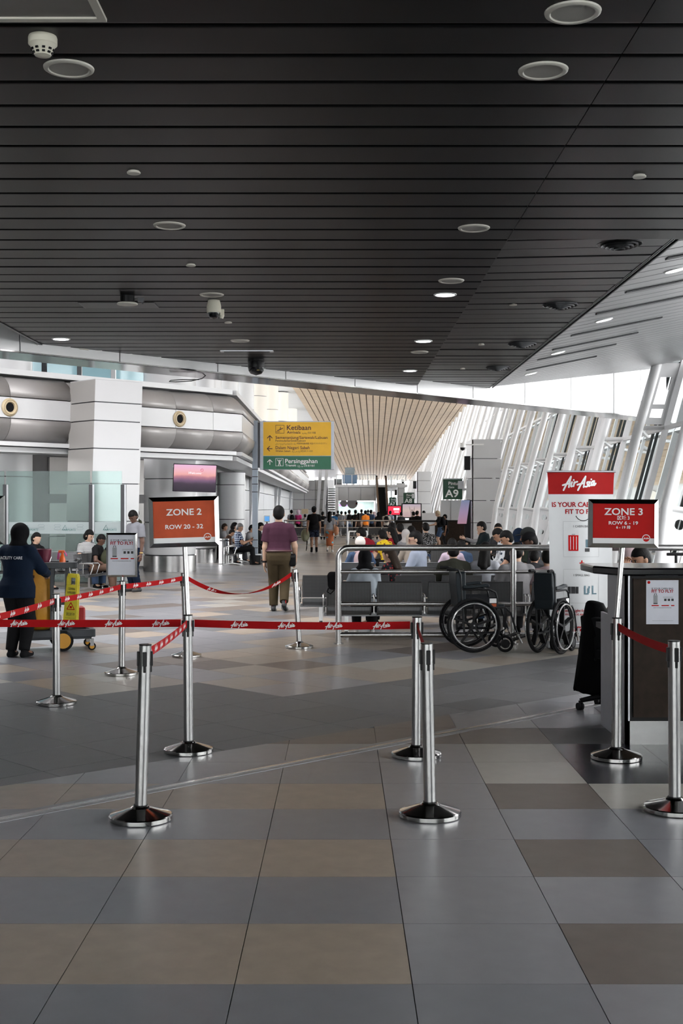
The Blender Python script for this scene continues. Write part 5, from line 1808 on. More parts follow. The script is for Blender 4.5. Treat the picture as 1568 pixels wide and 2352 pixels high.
    # ---- face details
    if face:
        for s_ in (-1, 1):
            e = MB(); c_ = hl(s_ * .031, .090, .098)
            e.lathe([(0, .007 * u), (.009 * u, .004 * u), (.012 * u, 0), (.009 * u, -.004 * u), (0, -.007 * u)], c_, 10, Matrix(hd_R) @ Matrix.Rotation(PI / 2, 3, 'X')); e.build('eye', EYE, t, smooth=True)
            e = MB(); p0_, p1_ = hl(s_ * .016, .094, .113), hl(s_ * .046, .084, .114); e.tube([p0_, p1_], .0045 * u, 6); e.build('eyebrow', HAIRB, t)
        e = MB(); e.tube([hl(-.022, .090, .040), hl(0, .098, .041), hl(.022, .090, .040)], .0055 * u, 6); e.build('mouth', LIP, t, smooth=True)
    # ---- shirt
    style, sm = shirt
    inf = {'tee': .008, 'long': .010, 'jacket': .022, 'polo': .010}[style] * u
    low = -.16 if style != 'jacket' else -.30
    tab = [(low, TT[0][1] * (1.02 if kind != 'sit' else .9), TT[0][2] * 1.08, TT[0][3])] + TT[1:]
    if kind == 'sit': tab = [(-.10,) + tab[0][1:]] + tab[1:]
    if hem is not None: tab = [(hem, TT[1][1] * .98, TT[1][2] * 1.04, TT[1][3])] + TT[2:]
    sl = {'tee': .62, 'polo': .72, 'long': 9, 'jacket': 9}[style]
    pr = [loftp(pel, RT, T, tab, inf), cap(S[0], S[1], .035 * H + inf, .035 * H + inf), cap(neck - sp_up * .012 * H, S[0], .031 * H + inf, .030 * H + inf), cap(neck - sp_up * .012 * H, S[1], .031 * H + inf, .030 * H + inf), cap(neck - sp_up * .03, neck + sp_up * .008 * H, .05 * H, .041 * H, flat=True)]
    for i in range(2):
        if sl < 1:
            e_ = S[i] + (elb[i] - S[i]) * sl
            pr += [cap(S[i], e_, .036 * H * b_ + inf, .036 * H * b_ + inf * 1.3, flat=True)]
        else:
            pr += [cap(S[i], elb[i], .035 * H * b_ + inf, .029 * H + inf), cap(elb[i], wri[i] + (elb[i] - wri[i]) * .06, .029 * H + inf, .022 * H + inf * .9, flat=True)]
    V, Q = sdf_mesh(pr, vc, .022)
    np_mesh('jacket' if style == 'jacket' else 'shirt', V, Q, sm, t)
    # ---- trousers, shorts or skirt
    ls, lm = legs
    if ls == 'skirt' and kind != 'sit':
        bot = ank[0][2] + .06 * H
        Tn = pel[2] - bot
        pr = [loftp((0, 0, bot), np.eye(3), Tn, [(0, .085 * H, .075 * H), (.5, .092 * H, .082 * H), (.9, .104 * H, .078 * H), (1.12, .086 * H, .064 * H), (1.2, .080 * H, .060 * H)])]
        V, Q = sdf_mesh(pr, vc, .02); np_mesh('skirt', V, Q, lm, t)
    else:
        e_ = .012 * u
        pr = [loftp(pel, RT if kind != 'sit' else np.eye(3), T, [(-.30, .07 * H, .06 * H, 0), (-.16, .096 * H * b_, .070 * H * b_, -.004 * H), (0, .102 * H * b_, .074 * H * b_, -.008 * H), (.16, .094 * H * b_, .066 * H * b_, 0)])]
        for i in range(2):
            if ls == 'shorts':
                k_ = hip[i] + (knee[i] - hip[i]) * .72
                pr += [cap(hip[i], k_, .058 * H, .056 * H, flat=True)]
            else:
                an = ank[i] + (knee[i] - ank[i]) * .02
                pr += [cap(hip[i], knee[i], .056 * H * b_, .040 * H * b_ + e_ * .5), cap(knee[i], an, .040 * H * b_ + e_ * .5, .033 * H + e_, flat=True)]
        V, Q = sdf_mesh(pr, vc, .016); np_mesh('shorts' if ls == 'shorts' else 'trousers', V, Q, lm, t)
    # ---- shoes
    for i in range(2):
        a_, o_ = ank[i], toe[i]
        d = o_ - a_; d[2] = d[2] if kind == 'walk' or stride else 0; 
        hz = np.linalg.norm(d)
        base = a_ + np.array((0, 0, -.030 * H)); 
        dd = (o_ - a_) / np.linalg.norm(o_ - a_)
        heel = a_ + np.array((0, -.018 * H, -.026 * H)) ; tip = o_ + np.array((0, .012 * H, -.004 * H))
        pr = [cap(heel, tip, .024 * H, .020 * H), cap(a_ + np.array((0, 0, .004 * H)), heel * .5 + tip * .5, .025 * H, .021 * H)]
        V, Q = sdf_mesh(pr, min(vc, .016), .012)
        V = np.array(V)
        if not (stride and i == 0 and stride * -1 < -.3) and len(V): V[:, 2] = np.maximum(V[:, 2], .004)
        so = np_mesh('shoe', V, Q, shoes or BLACKM, t)
    # ---- hair or head covering
    hk, hm = hair
    hm = hm or HAIRB
    sk = lambda inf_: ell(hl(0, -.004, .124), np.array((.082, .098, .100)) * uh + inf_, hd_R)
    fw = hd_R @ np.array((0, .72, -.69)); 
    off = float(fw @ hl(0, .038, .128))
    vh = min(vc, .014) if lod < 3 else .022
    if hk in ('short', 'long', 'bun', 'bob', 'cap'):
        pr = [sk(.004 * u)]
        if hk in ('short', 'cap'): pr += [ell(hl(0, -.036, .085), np.array((.080, .066, .078)) * uh, hd_R)]
        if hk == 'bun': pr += [ell(hl(0, -.105, .15), np.array((.038, .038, .038)) * uh, hd_R)]
        if hk == 'bob': pr += [ell(hl(0, -.03, .07), np.array((.094, .082, .090)) * uh, hd_R)]
        if hk == 'long': pr += [cap(hl(0, -.055, .10), hl(0, -.085, -.17), .072 * u, .060 * u), cap(hl(-.035, -.05, .06), hl(-.06, -.075, -.14), .045 * u, .035 * u), cap(hl(.035, -.05, .06), hl(.06, -.075, -.14), .045 * u, .035 * u)]
        y0_ = .020 if hk in ('short', 'cap', 'bun') else .034
        Ri_ = np.linalg.inv(hd_R); hb_ = hbase.copy(); uu = uh
        def face_cut(X_, Y_, Z_):
            yy = Ri_[1, 0] * (X_ - hb_[0]) + Ri_[1, 1] * (Y_ - hb_[1]) + Ri_[1, 2] * (Z_ - hb_[2]); zz_ = Ri_[2, 0] * (X_ - hb_[0]) + Ri_[2, 1] * (Y_ - hb_[1]) + Ri_[2, 2] * (Z_ - hb_[2])
            return np.maximum(y0_ * uu + np.maximum(0, .10 * uu - zz_) * .35 * (hk in ('short', 'cap', 'bun')) * -1 - yy, zz_ - (.138 * uu + .12 * np.maximum(yy, 0) * 0))
        pr += [dict(bb=BIG, op='sub', fn=face_cut)]
        V, Q = sdf_mesh(pr, vh, .012); np_mesh('hair', V, Q, hm if hk != 'cap' else HAIRB, t)
        if hk == 'cap':
            pr = [ell(hl(0, -.002, .135), np.array((.090, .106, .098)) * uh, hd_R), plane(hd_R @ np.array((0, -.12, -1.)), float((hd_R @ np.array((0, -.12, -1.)) / 1.0072) @ hl(0, 0, .135)), BIG)]
            V, Q = sdf_mesh(pr, vh, .01); c_ = np_mesh('cap', V, Q, hm, t)
            pr = [ell(hl(0, .105, .138), np.array((.070, .075, .009)) * uh, hd_R)]
            V, Q = sdf_mesh(pr, min(vh, .008), .01); np_mesh('brim', V, Q, hm, c_)
    elif hk == 'hijab':
        pr = [ell(hl(0, -.010, .112), np.array((.098, .118, .120)) * uh, hd_R), cap(hl(0, -.012, .06), neck + np.array((0, .0, .02)), .082 * u, .105 * u),
              ell(neck + RT @ np.array((0, .01, -.035 * u)), np.array((.165, .115, .075)) * u, RT)]
        sub = ell(hl(0, .135, .078), np.array((.060, .085, .088)) * uh, hd_R); sub['op'] = 'sub'
        pr.append(sub)
        V, Q = sdf_mesh(pr, vh, .03); np_mesh('head_scarf', V, Q, hm, t)
    elif hk == 'beanie':
        pr = [ell(hl(0, -.008, .125), np.array((.094, .110, .108)) * uh, hd_R), plane(hd_R @ np.array((0, .35, -1.)), float((hd_R @ np.array((0, .35, -1.)) / 1.0595) @ hl(0, 0, .085)), BIG)]
        V, Q = sdf_mesh(pr, vh, .01); np_mesh('cap', V, Q, hm, t)
    info = dict(t=t, H=H, u=u, pel=pel, neck=neck, S=S, elb=elb, wri=wri, ank=ank, toe=toe, hl=hl, RT=RT, T=T, TT=TT, inf=inf, sp=sp_up)
    return info


def backpack(I, m, name='backpack', size=(.15, .09, .21)):
    c_ = I['pel'] + I['sp'] * I['T'] * .62 + I['RT'] @ np.array((0, -.165 * I['u'], 0))
    pr = [ell(c_, np.array(size) * I['u'], I['RT']), cap(c_ + np.array((-.06, .0, -.09)) * I['u'], c_ + np.array((.06, 0, -.09)) * I['u'], .085 * I['u'], .085 * I['u'])]
    V, Q = sdf_mesh(pr, .016, .03); o = np_mesh(name, V, Q, m, None)
    o.location = I['t'].location; o.rotation_euler = I['t'].rotation_euler
    b = MB()
    for i, s_ in enumerate((-1, 1)):
        s0 = I['S'][i]
        b.tube([c_ + np.array((s_ * .07, .05, .17)) * I['u'], s0 + np.array((-s_ * .05, 0, .062)) * I['u'], s0 + np.array((-s_ * .05, .085, -.03)) * I['u'], s0 + np.array((-s_ * .04, .09, -.2)) * I['u']], .016, 6)
    b.build('strap', m, o, smooth=True)
    return o
NAVY = fab('navy', (.007, .013, .027)); BLK = fab('black', (.010, .010, .011)); MAROON = fab('maroon', (.060, .024, .040)); KHAKI = fab('khaki', (.060, .045, .026)); WHT = fab('white', (.33, .34, .37), .25)
PALEB = fab('pale_blue', (.26, .29, .36), .3); GREYC = fab('grey', (.20, .20, .21)); DGREY = fab('charcoal', (.035, .036, .040)); OLIVE = fab('olive', (.045, .048, .030)); PINK = fab('pink', (.36, .27, .28)); BROWNC = fab('brown', (.12, .075, .055))
REDC = fab('crimson', (.22, .012, .022)); YEL = pattern_mat('yellow_print', 'dots', (.60, .42, .02), (.12, .03, .02), 14.); ORNG = fab('orange', (.75, .22, .03)); DENIM = fab('denim', (.05, .08, .14)); SCBEIGE = fab('beige_scarf', (.30, .26, .22)); MAG = fab('magenta', (.62, .05, .22)); LILAC = fab('lilac_scarf', (.50, .40, .48)); TEAL = fab('blue', (.03, .12, .26)); DBROWN = fab('dark_brown', (.045, .025, .018)); CREAMC = fab('cream', (.55, .50, .44))
STRIPE = pattern_mat('striped', 'stripe', (.60, .60, .60), (.03, .03, .035), 38.); PLAID = pattern_mat('plaid', 'plaid', (.012, .022, .060), (.42, .48, .56), 16.); SKIRT = pattern_mat('orange_skirt', 'dots', (.42, .13, .06), (.12, .42, .55), 9.); DOTS = pattern_mat('dotted', 'dots', (.02, .02, .02), (.55, .55, .55), 40.); FLOR = pattern_mat('floral', 'dots', (.015, .015, .018), (.30, .04, .04), 22.)
WSHOE = mat('white_shoe', (.55, .54, .52), .6); SNEAK = mat('black_shoe', (.02, .02, .022), .6)

# ---- cleaner
I = person('cleaner in navy jacket and black head scarf seen from behind at the cart', 40, 13.15, 1198, -.22, 'stand', 'brown', ('jacket', NAVY), ('trousers', BLK), BLACKM, ('hijab', fab('black_scarf', (.006, .006, .007))), 0, .06, (-.35, .25), ((-.10, .36, .86), (.16, .38, .88)), True, 1.28)
tab = I['TT']
def back_map(q):
    x, z = q[0], q[2]
    rx, ry = .088 * I['H'] * 1.28 + .03, .062 * I['H'] * 1.28 + .034
    p_ = I['pel'] + I['RT'] @ np.array((x, -ry * math.sqrt(max(0, 1 - (x / (rx * 1.7)) ** 2)) - .030, z))
    return tuple(p_)
put_text('FACILITY CARE', I['t'], WHITE, 0, I['T'] * .66, 0, h=.032, w=.27, bold=.012, maph=back_map)
# ---- man in the maroon polo shirt
I = person('man in maroon polo shirt and khaki trousers walking away', 640, 18.95, 1158, .0, 'walk', 'light', ('polo', MAROON), ('trousers', KHAKI), SNEAK, ('short', None), 0, .02, (0, .05), ('hang', 'swing'), False, 1.16, stride=-.42, hem=.12)
H = I['H']
b = MB(); rr_ = []
for k in range(28):
    a = 2 * PI * k / 28
    rr_.append(I['pel'] + I['RT'] @ np.array((.104 * H * 1.16 * math.cos(a), .076 * H * 1.16 * math.sin(a), .115 * I['T'] + .01)))
b.tube(rr_, .016, 6, closed=True); b.build('belt', mat('brown_leather', (.06, .02, .02), .5), I['t'], smooth=True)
b = MB(); b.torus(I['wri'][0] + np.array((0, 0, .015)), .032, .008, n=20, m=6, w=.016); b.build('watch', BLACK, I['t'], smooth=True)
for i in range(2):
    a_, o_ = I['ank'][i], I['toe'][i]
    b = MB(); d = Vector(o_ - a_).normalized(); lo = -.036 * H
    p0_ = Vector(a_) + Vector((0, -.03, 0)); p1_ = Vector(o_) + Vector((0, .03, .03))
    zz0 = max(.012, min(p0_.z, a_[2]) - .052)
    b.loft([[(c_.x + sx * w_, c_.y, max(.0, c_.z + dz)) for sx, dz in ((-1, -.066), (1, -.066), (1, -.040), (-1, -.040))] for c_, w_ in ((p0_, .046), (p0_.lerp(p1_, .25), .052), (p0_.lerp(p1_, .7), .054), (p1_, .036))])
    b.build('sole', WSHOE, I['t'], bevel=.006)
    b = MB(); b.box(Vector(a_) + Vector((.028 if i else -.02, -.02, .008)), (.012, .03, .05)); b.build('heel_tab', RED, I['t'])
pch = thing('waist_pouch', 'black pouch worn on the belt of the walking man', 'pouch', I['t'].location)
b = MB(); b.loft([[(.215 * 1 + x * s_, y * s_ + .02, z) for x, y in ((-.05, -.07), (.05, -.07), (.05, .07), (-.05, .07))] for z, s_ in ((.70, .7), (.73, 1), (.86, 1), (.90, .8))]); b.build('body', BLACKM, pch, bevel=.015)
b = MB(); b.b2((.175, -.06, .84), (.268, .085, .875)); b.build('flap', BLACK, pch, bevel=.006)

# ---- man in the white short sleeved shirt, and the one behind him
I = person('grey haired man in white short sleeved shirt looking down', 312, 23.5, 1167, 2.45, 'stand', 'dark', ('polo', fab('linen', (.19, .195, .215), .25)), ('trousers', NAVY), SNEAK, ('short', None), 0, .05, (.25, .55), ('hang', 'hang'), False, 1.06, face=True)
I['t']['label'] = 'dark haired man in white short sleeved shirt looking down by the notice'
b = MB(); b.torus(I['wri'][0] + np.array((0, 0, .02)), .030, .007, n=18, m=6, w=.012); b.build('watch', mat('gold', (.7, .5, .2), .3, 1.), I['t'], smooth=True)
person('man in olive shirt half hidden behind the white shirted man', 311, 28.2, 1163, 2.2, 'stand', 'mid', ('tee', OLIVE), ('trousers', DGREY), None, ('short', None), 2, 0, (.6, .2), face=True)

# ---- left waiting area
G = 'people waiting by the glass screen'
person('young woman in black head scarf seated facing the viewer', 86, 24.75, 1226, PI - .1, 'sit', 'light', ('long', BLK), ('trousers', NAVY), None, ('hijab', fab('black_scarf')), 1, .05, (0, .1), ('lap', 'lap'), True, face=True, group=G)
person('person seated behind the cleaner with only dark hair and cheek showing', 68, 24.25, 1222, -2.0, 'sit', 'light', ('tee', BLK), ('trousers', DGREY), None, ('short', None), 2, .1, (0, .2), ('lap', 'lap'), True, group=G)
person('woman in black and white striped top seated by the glass', 190, 24.95, 1215, -2.25, 'sit', 'light', ('tee', STRIPE), ('trousers', DENIM), None, ('bob', None), 1, .10, (.2, .35), ('lap', 'lap'), True, 1.1, face=True, group=G)
I = person('person in black printed shirt and brown trousers seated looking down', 208, 24.2, 1225, -1.75, 'sit', 'dark', ('tee', BLK), ('trousers', BROWNC), WSHOE, ('short', None), 0, .16, (-.1, .45), ('lap', 'lap'), True, 1.12, face=True, group=G)
bp_ = thing('dark_backpack', 'dark olive backpack held on the lap of the black shirted sitter', 'backpack', tuple(I['t'].matrix_basis @ Vector(I['pel'] + np.array((0, .24, .16)))))
V, Q = sdf_mesh([ell((0, 0, 0), (.13, .15, .17)), ell((.02, -.02, .15), (.08, .09, .08))], .016, .03); np_mesh('body', V, Q, OLIVE, bp_)
V, Q = sdf_mesh([ell((.03, -.04, .19), (.07, .07, .06))], .014, .03); np_mesh('hood', V, Q, BLK, bp_)
sc_ = thing('suitcase', 'pale blue suitcase with raised handle behind the notice', 'suitcase', (fx(239, 25.2), 25.25, 0))
b = MB(); b.box((.02, 0, .33), (.30, .2, .52)); b.build('shell', mat('suitcase_blue', (.10, .20, .26), .4), sc_, bevel=.03)
b = MB(); b.tube([(-.07, 0, .58), (-.07, 0, .98), (-.06, 0, 1.0), (.10, 0, 1.0), (.11, 0, .98), (.11, 0, .58)], .009, 6); b.build('handle', SATIN, sc_)
for s_ in (-1, 1):
    b = MB(); b.cyl((.02 + s_ * .11, -.06, .035), (.02 + s_ * .11, -.04, .035), .035, n=12); b.build('wheel', RUBBER, sc_)

# ---- sitters on the chrome bench beside the sign post
G = 'people on the bench beside the direction sign'
I = person('grey haired man in blue plaid shirt seated looking at his phone', 540, 34.7, 1201, -PI / 2, 'sit', 'mid', ('tee', PLAID), ('trousers', BLK), None, ('short', HAIRG), 1, -.02, (0, .35), ('phone', 'phone'), False, 1.08, face=True, group=G)
ph = tag(MB().box((0, 0, 0), (.075, .012, .15), (-.5, 0, 0)).build('phone', BLACK, bevel=.004), 'phone in the hands of the plaid shirt man', 'phone')
ph.location = I['t'].matrix_basis @ Vector(I['wri'][0] * .5 + I['wri'][1] * .5 + np.array((0, .08, .04)))
ph.rotation_euler = (0, 0, -PI / 2)
person('woman with dark bun in white top seated left of the plaid man', 523, 36.3, 1199, -PI / 2, 'sit', 'light', ('tee', WHT), ('trousers', DGREY), None, ('bob', None), 2, .12, (0, .3), ('lap', 'lap'), True, group=G)
person('person in dark brown jacket bending low behind the zone 2 sign', 506, 35.6, 1213, -PI / 2, 'sit', 'mid', ('long', DBROWN), ('trousers', DGREY), None, ('short', None), 2, .45, (0, .4), ('lap', 'lap'), False, group=G)
person('person behind the low bending one, mostly hidden by the zone 2 sign', 503, 38.2, 1202, -PI / 2, 'sit', 'mid', ('tee', GREYC), ('trousers', DGREY), None, ('short', HAIRBR), 2, .1, (0, .2), ('lap', 'lap'), False, group=G)
person('man in grey shirt seated right of the plaid man', 559, 36.6, 1204, -PI / 2, 'sit', 'mid', ('tee', GREYC), ('trousers', BLK), None, ('short', None), 2, .22, (0, .4), ('lap', 'lap'), False, group=G)
person('man in black seated half behind the sign post', 577, 36.9, 1199, -PI / 2, 'sit', 'light', ('long', BLK), ('trousers', BLK), None, ('short', None), 2, .28, (0, .2), ('lap', 'lap'), False, 1.1, group=G)

# ---- first rows behind the railing (seats face away from the viewer)
G = 'people on the benches behind the railing'
person('woman in black head scarf and white blouse on the front bench', 838, 15.12, 1262, 0., 'sit', 'mid', ('long', fab('ice_white', (.34, .38, .42), .3)), ('trousers', BLK), WSHOE, ('hijab', fab('black_scarf')), 0, .10, (-.1, .25), ('lap', 'phone'), True, 1.15, group=G)
person('boy in pale grey tee on the front bench behind the railing post', 1192, 15.12, 1246, 0.1, 'sit', 'light', ('tee', fab('pale_grey', (.32, .31, .32), .3)), ('trousers', DGREY), None, ('short', None), 0, .08, (-.35, .3), ('lap', 'lap'), False, 1.08, group=G)
person('person in pale pink shirt on the front bench beside the banner', 1262, 15.12, 1262, 0., 'sit', 'light', ('tee', PINK), ('trousers', DGREY), None, ('short', None), 1, .1, (0, .2), ('lap', 'lap'), False, 1.1, group=G)
person('woman with long brown hair in black floral top looking left', 918, 16.48, 1254, .9, 'sit', 'light', ('tee', FLOR), ('trousers', BLK), None, ('long', HAIRBR), 1, .12, (.2, .3), ('lap', 'phone'), True, 1., group=G)
person('man in dark olive jacket with short black hair seen from behind', 1044, 16.48, 1248, 0., 'sit', 'light', ('jacket', fab('dark_olive', (.035, .036, .028))), ('trousers', BLK), None, ('short', None), 0, .15, (0, .35), ('lap', 'lap'), False, 1.05, group=G)
person('woman with long black hair and white top seen from behind', 1110, 16.48, 1244, -.25, 'sit', 'light', ('tee', fab('white')), ('trousers', DENIM), None, ('long', None), 0, .12, (0, .35), ('lap', 'lap'), True, 1., group=G)
person('person in dark blazer slumped forward right of the post', 1220, 16.7, 1262, -.3, 'sit', 'mid', ('jacket', DGREY), ('trousers', BLK), None, ('short', None), 1, .35, (0, .4), ('lap', 'lap'), False, 1., group=G)
I = person('man in pale blue shirt with black hair and glasses looking left', 979, 19.0, 1219, 1.15, 'sit', 'light', ('long', PALEB), ('trousers', BLK), None, ('short', None), 0, .10, (.35, .15), ('lap', 'lap'), False, 1.05, face=True, group=G, seat=.37)
gl_ = tag(MB().tube([I['hl'](-.082, -.01, .1), I['hl'](-.07, .085, .1), I['hl'](-.012, .108, .098), I['hl'](.012, .108, .098), I['hl'](.07, .085, .1), I['hl'](.082, -.01, .1)], .004, 6).build('glasses', mat('rose_frame', (.25, .10, .08), .4)), 'thin brown glasses worn by the pale blue shirted man', 'glasses')
gl_.location = I['t'].location; gl_.rotation_euler = I['t'].rotation_euler
for s_ in (-1, 1): MB().torus(I['hl'](s_ * .034, .100, .098), .024, .003, axis='Y', n=18, m=6).build('lens_rim', mat('rose_frame'), gl_)
I = person('person in white cap and blue shirt with a pink backpack', 830, 20.3, 1233, .1, 'sit', 'brown', ('tee', DENIM), ('trousers', DGREY), None, ('beanie', fab('cap_white', (.62, .57, .53), .1)), 1, .14, (0, .2), ('lap', 'lap'), False, 1.05, group=G)
o = backpack(I, PINK); tag(o, 'pale pink backpack worn by the white cap wearer', 'backpack')
person('person with bushy black hair seated right of the glasses man', 1040, 20.4, 1236, .0, 'sit', 'light', ('tee', LILAC), ('trousers', DGREY), None, ('bob', None), 2, .1, (0, .2), ('lap', 'lap'), True, group=G)
person('person with short dark hair beside the bushy haired one', 1072, 21.2, 1240, .5, 'sit', 'light', ('tee', DENIM), ('trousers', DGREY), None, ('short', None), 2, .1, (0, .3), ('lap', 'lap'), False, group=G)
# ---- middle rows
G = 'people in the middle rows of seats'
person('person in crimson shirt bending forward to the left', 868, 26.6, 1207, .9, 'sit', 'light', ('tee', REDC), ('trousers', GREYC), None, ('short', None), 1, .55, (0, .3), ('lap', 'lap'), False, 1.05, group=G)
person('person in yellow printed shirt with dark hair bent over a phone', 896, 25.9, 1214, .7, 'sit', 'light', ('tee', YEL), ('trousers', BLK), None, ('bob', None), 1, .22, (0, .5), ('phone', 'lap'), True, group=G)
person('woman with long dark hair resting her chin on a hand', 914, 27.3, 1210, 1.0, 'sit', 'light', ('tee', REDC), ('trousers', BLK), None, ('long', None), 1, .12, (.1, .2), ('face', 'lap'), True, face=True, group=G)
person('woman in pale grey head scarf between other sitters', 936, 26.4, 1216, .2, 'sit', 'light', ('long', GREYC), ('trousers', BLK), None, ('hijab', fab('grey_scarf', (.40, .38, .37))), 1, .1, (0, .2), ('lap', 'lap'), True, group=G)
person('woman in beige head scarf in front of the pale scarf wearer', 946, 22.6, 1226, .1, 'sit', 'light', ('long', SCBEIGE), ('trousers', BLK), None, ('hijab', SCBEIGE), 1, .1, (0, .2), ('lap', 'lap'), True, group=G)
person('man with short dark hair behind the head scarf wearers', 956, 28.0, 1207, .6, 'sit', 'mid', ('tee', DGREY), ('trousers', BLK), None, ('short', None), 2, .1, (0, .3), ('lap', 'lap'), False, group=G)
person('man in dark shirt behind the yellow shirted sitter', 926, 29.0, 1201, .4, 'sit', 'mid', ('tee', BLK), ('trousers', BLK), None, ('short', None), 2, .1, (0, .3), ('lap', 'lap'), False, group=G)
person('person with black hair sitting low behind the bending one', 904, 31.5, 1199, .2, 'sit', 'mid', ('tee', BLK), ('trousers', BLK), None, ('long', None), 2, .1, (0, .2), ('lap', 'lap'), True, group=G)
person('person in white dotted black top in front of the dark counter', 984, 31.0, 1200, .3, 'sit', 'light', ('tee', DOTS), ('trousers', DENIM), None, ('short', None), 2, .15, (0, .2), ('lap', 'lap'), False, group=G)
person('person with dark hair bent down beside the white wheeled frame', 858, 30.5, 1226, .3, 'sit', 'mid', ('tee', DENIM), ('trousers', DGREY), None, ('short', None), 2, .5, (0, .4), ('lap', 'lap'), False, group=G)
# ---- sitters along the window, facing left
G = 'people along the window facing left'
I = person('man in black hoodie looking at a phone by the window', 1124, 29.6, 1197, PI / 2, 'sit', 'light', ('jacket', fab('dark_hoodie', (.010, .016, .018))), ('trousers', BLK), None, ('short', None), 0, .10, (0, .25), ('phone', 'phone'), False, 1.08, face=True, group=G)
person('person in grey sleeve stretching an arm out behind the hoodie man', 1122, 30.8, 1210, PI / 2, 'sit', 'light', ('long', GREYC), ('trousers', GREYC), None, ('short', None), 2, .15, (0, .1), ('point', 'lap'), False, group=G)
person('man in dark grey shirt turning his face to the viewer', 1151, 28.6, 1202, PI / 2 + .6, 'sit', 'light', ('long', DGREY), ('trousers', BLK), None, ('short', None), 0, .0, (.8, .02), ('lap', 'lap'), False, face=True, group=G)
person('person in black and white jacket looking down by the window', 1178, 23.7, 1210, PI / 2, 'sit', 'mid', ('jacket', pattern_mat('patched', 'dots', (.50, .52, .54), (.03, .04, .06), 12.)), ('trousers', BLK), None, ('short', None), 1, .22, (0, .5), ('lap', 'lap'), False, face=True, group=G)
I = person('boy with dark fringe leaning forward behind a red drink', 1200, 20.6, 1216, PI / 2, 'sit', 'mid', ('tee', BLK), ('trousers', BLK), None, ('short', None), 1, .22, (0, .35), ('front', 'lap'), False, face=True, group=G)
CUPAT = tuple(I['t'].matrix_basis @ Vector(I['wri'][0] + np.array((.02, .07, -.03))))
person('person in navy hood with back turned beside the cap wearer', 1214, 21.6, 1213, PI / 2 - .8, 'sit', 'light', ('jacket', fab('spotted_white', (.50, .50, .50))), ('trousers', BLK), None, ('hijab', NAVY), 1, .18, (-.5, .3), ('lap', 'lap'), True, group=G)
person('man in dark green shirt and grey cap by the window', 1238, 19.5, 1209, PI / 2 - .2, 'sit', 'mid', ('tee', fab('dark_green', (.018, .024, .018))), ('trousers', BLK), None, ('cap', fab('cap_grey', (.022, .024, .024), .1)), 0, .10, (0, .1), ('lap', 'lap'), False, 1.08, face=True, group=G)
person('man in black cap cut off by the banner edge', 1258, 18.3, 1220, PI / 2, 'sit', 'dark', ('tee', DGREY), ('trousers', BLK), None, ('cap', fab('cap_black', (.008, .008, .009), .1)), 0, .22, (0, .3), ('lap', 'lap'), False, face=True, group=G)
cup = thing('drink_cup', 'clear cup with a red drink held by the fringe boy', 'cup', CUPAT)
b = MB(); b.lathe([(0, 0), (.028, 0), (.038, .10), (0, .10)], n=16); b.build('drink', mat('red_drink', (.55, .03, .03), .3), cup, smooth=True)
b = MB(); b.lathe([(.0385, .095), (.04, .10), (.03, .125), (0, .13)], n=16); b.build('lid', WHITE, cup, smooth=True)
# ---- two sitters behind the counter
person('young man behind the counter lifting a hand to his face', 1506, 12.8, 1254, PI / 2 + .35, 'sit', 'mid', ('tee', BLK), ('trousers', BLK), None, ('short', None), 0, .10, (0, .25), ('face', 'lap'), False, face=True)
person('person in dusty pink top eating bread behind the counter', 1432, 14.0, 1240, -.6, 'sit', 'light', ('long', fab('dusty_pink', (.34, .26, .27))), ('trousers', BLK), None, ('hijab', fab('dusty_pink')), 1, .06, (0, .1), ('lap', 'face'), True)

# ---- couple walking towards the far railing
I = person('man in black tee and shorts with a grey cap walking beside a woman', 721, 44.6, 1162, .05, 'walk', 'mid', ('tee', BLK), ('shorts', pattern_mat('print_shorts', 'dots', (.012, .016, .030), (.06, .09, .15), 20.)), BLACKM, ('cap', fab('cap_grey')), 1, .0, (-.2, 0), ('back', 'hang'), False, 1.15, stride=.12)
o = backpack(I, BLK); tag(o, 'black backpack on the man in black tee and shorts', 'backpack')
for i in range(2):
    b = MB(); b.cyl(I['ank'][i] + np.array((0, 0, -.02)), I['ank'][i] + np.array((0, 0, .10)), .043, .045, n=14); b.build('sock', BLK, I['t'], smooth=True)
hb = thing('olive_backpack', 'olive backpack hanging from the hand of the man in shorts', 'backpack', (I['t'].location.x - .32, 44.55, .0))
V, Q = sdf_mesh([ell((0, 0, .62), (.16, .10, .24)), ell((-.02, -.06, .52), (.10, .08, .13))], .02, .03); np_mesh('body', V, Q, fab('sage', (.22, .22, .15)), hb)
b = MB(); b.tube([(.02, 0, .84), (.05, 0, .5), (.06, -.02, .15), (.03, 0, .05), (.08, 0, .4)], .014, 6); b.build('strap', BLK, hb)
I = person('woman with long black hair in orange patterned skirt seen from behind', 757, 44.6, 1173, -.1, 'walk', 'light', ('tee', WHT), ('skirt', SKIRT), WSHOE, ('long', None), 1, .0, (0, 0), ('hang', 'hang'), True, 1.1, stride=.35, hem=.05)
hb = thing('tan_handbag', 'tan leather handbag at the side of the woman in the skirt', 'handbag', (I['t'].location.x + .24, 44.55, 0))
V, Q = sdf_mesh([ell((0, 0, .80), (.10, .13, .15)), cap((0, -.08, .70), (0, .08, .70), .08, .08)], .02, .02); np_mesh('body', V, Q, mat('tan_leather', (.36, .15, .07), .5), hb)
b = MB(); b.tube([(0, -.07, .92), (-.04, -.04, 1.12), (-.06, 0, 1.22), (-.04, .04, 1.12), (0, .07, .92)], .01, 6); b.build('strap', mat('tan_leather'), hb)

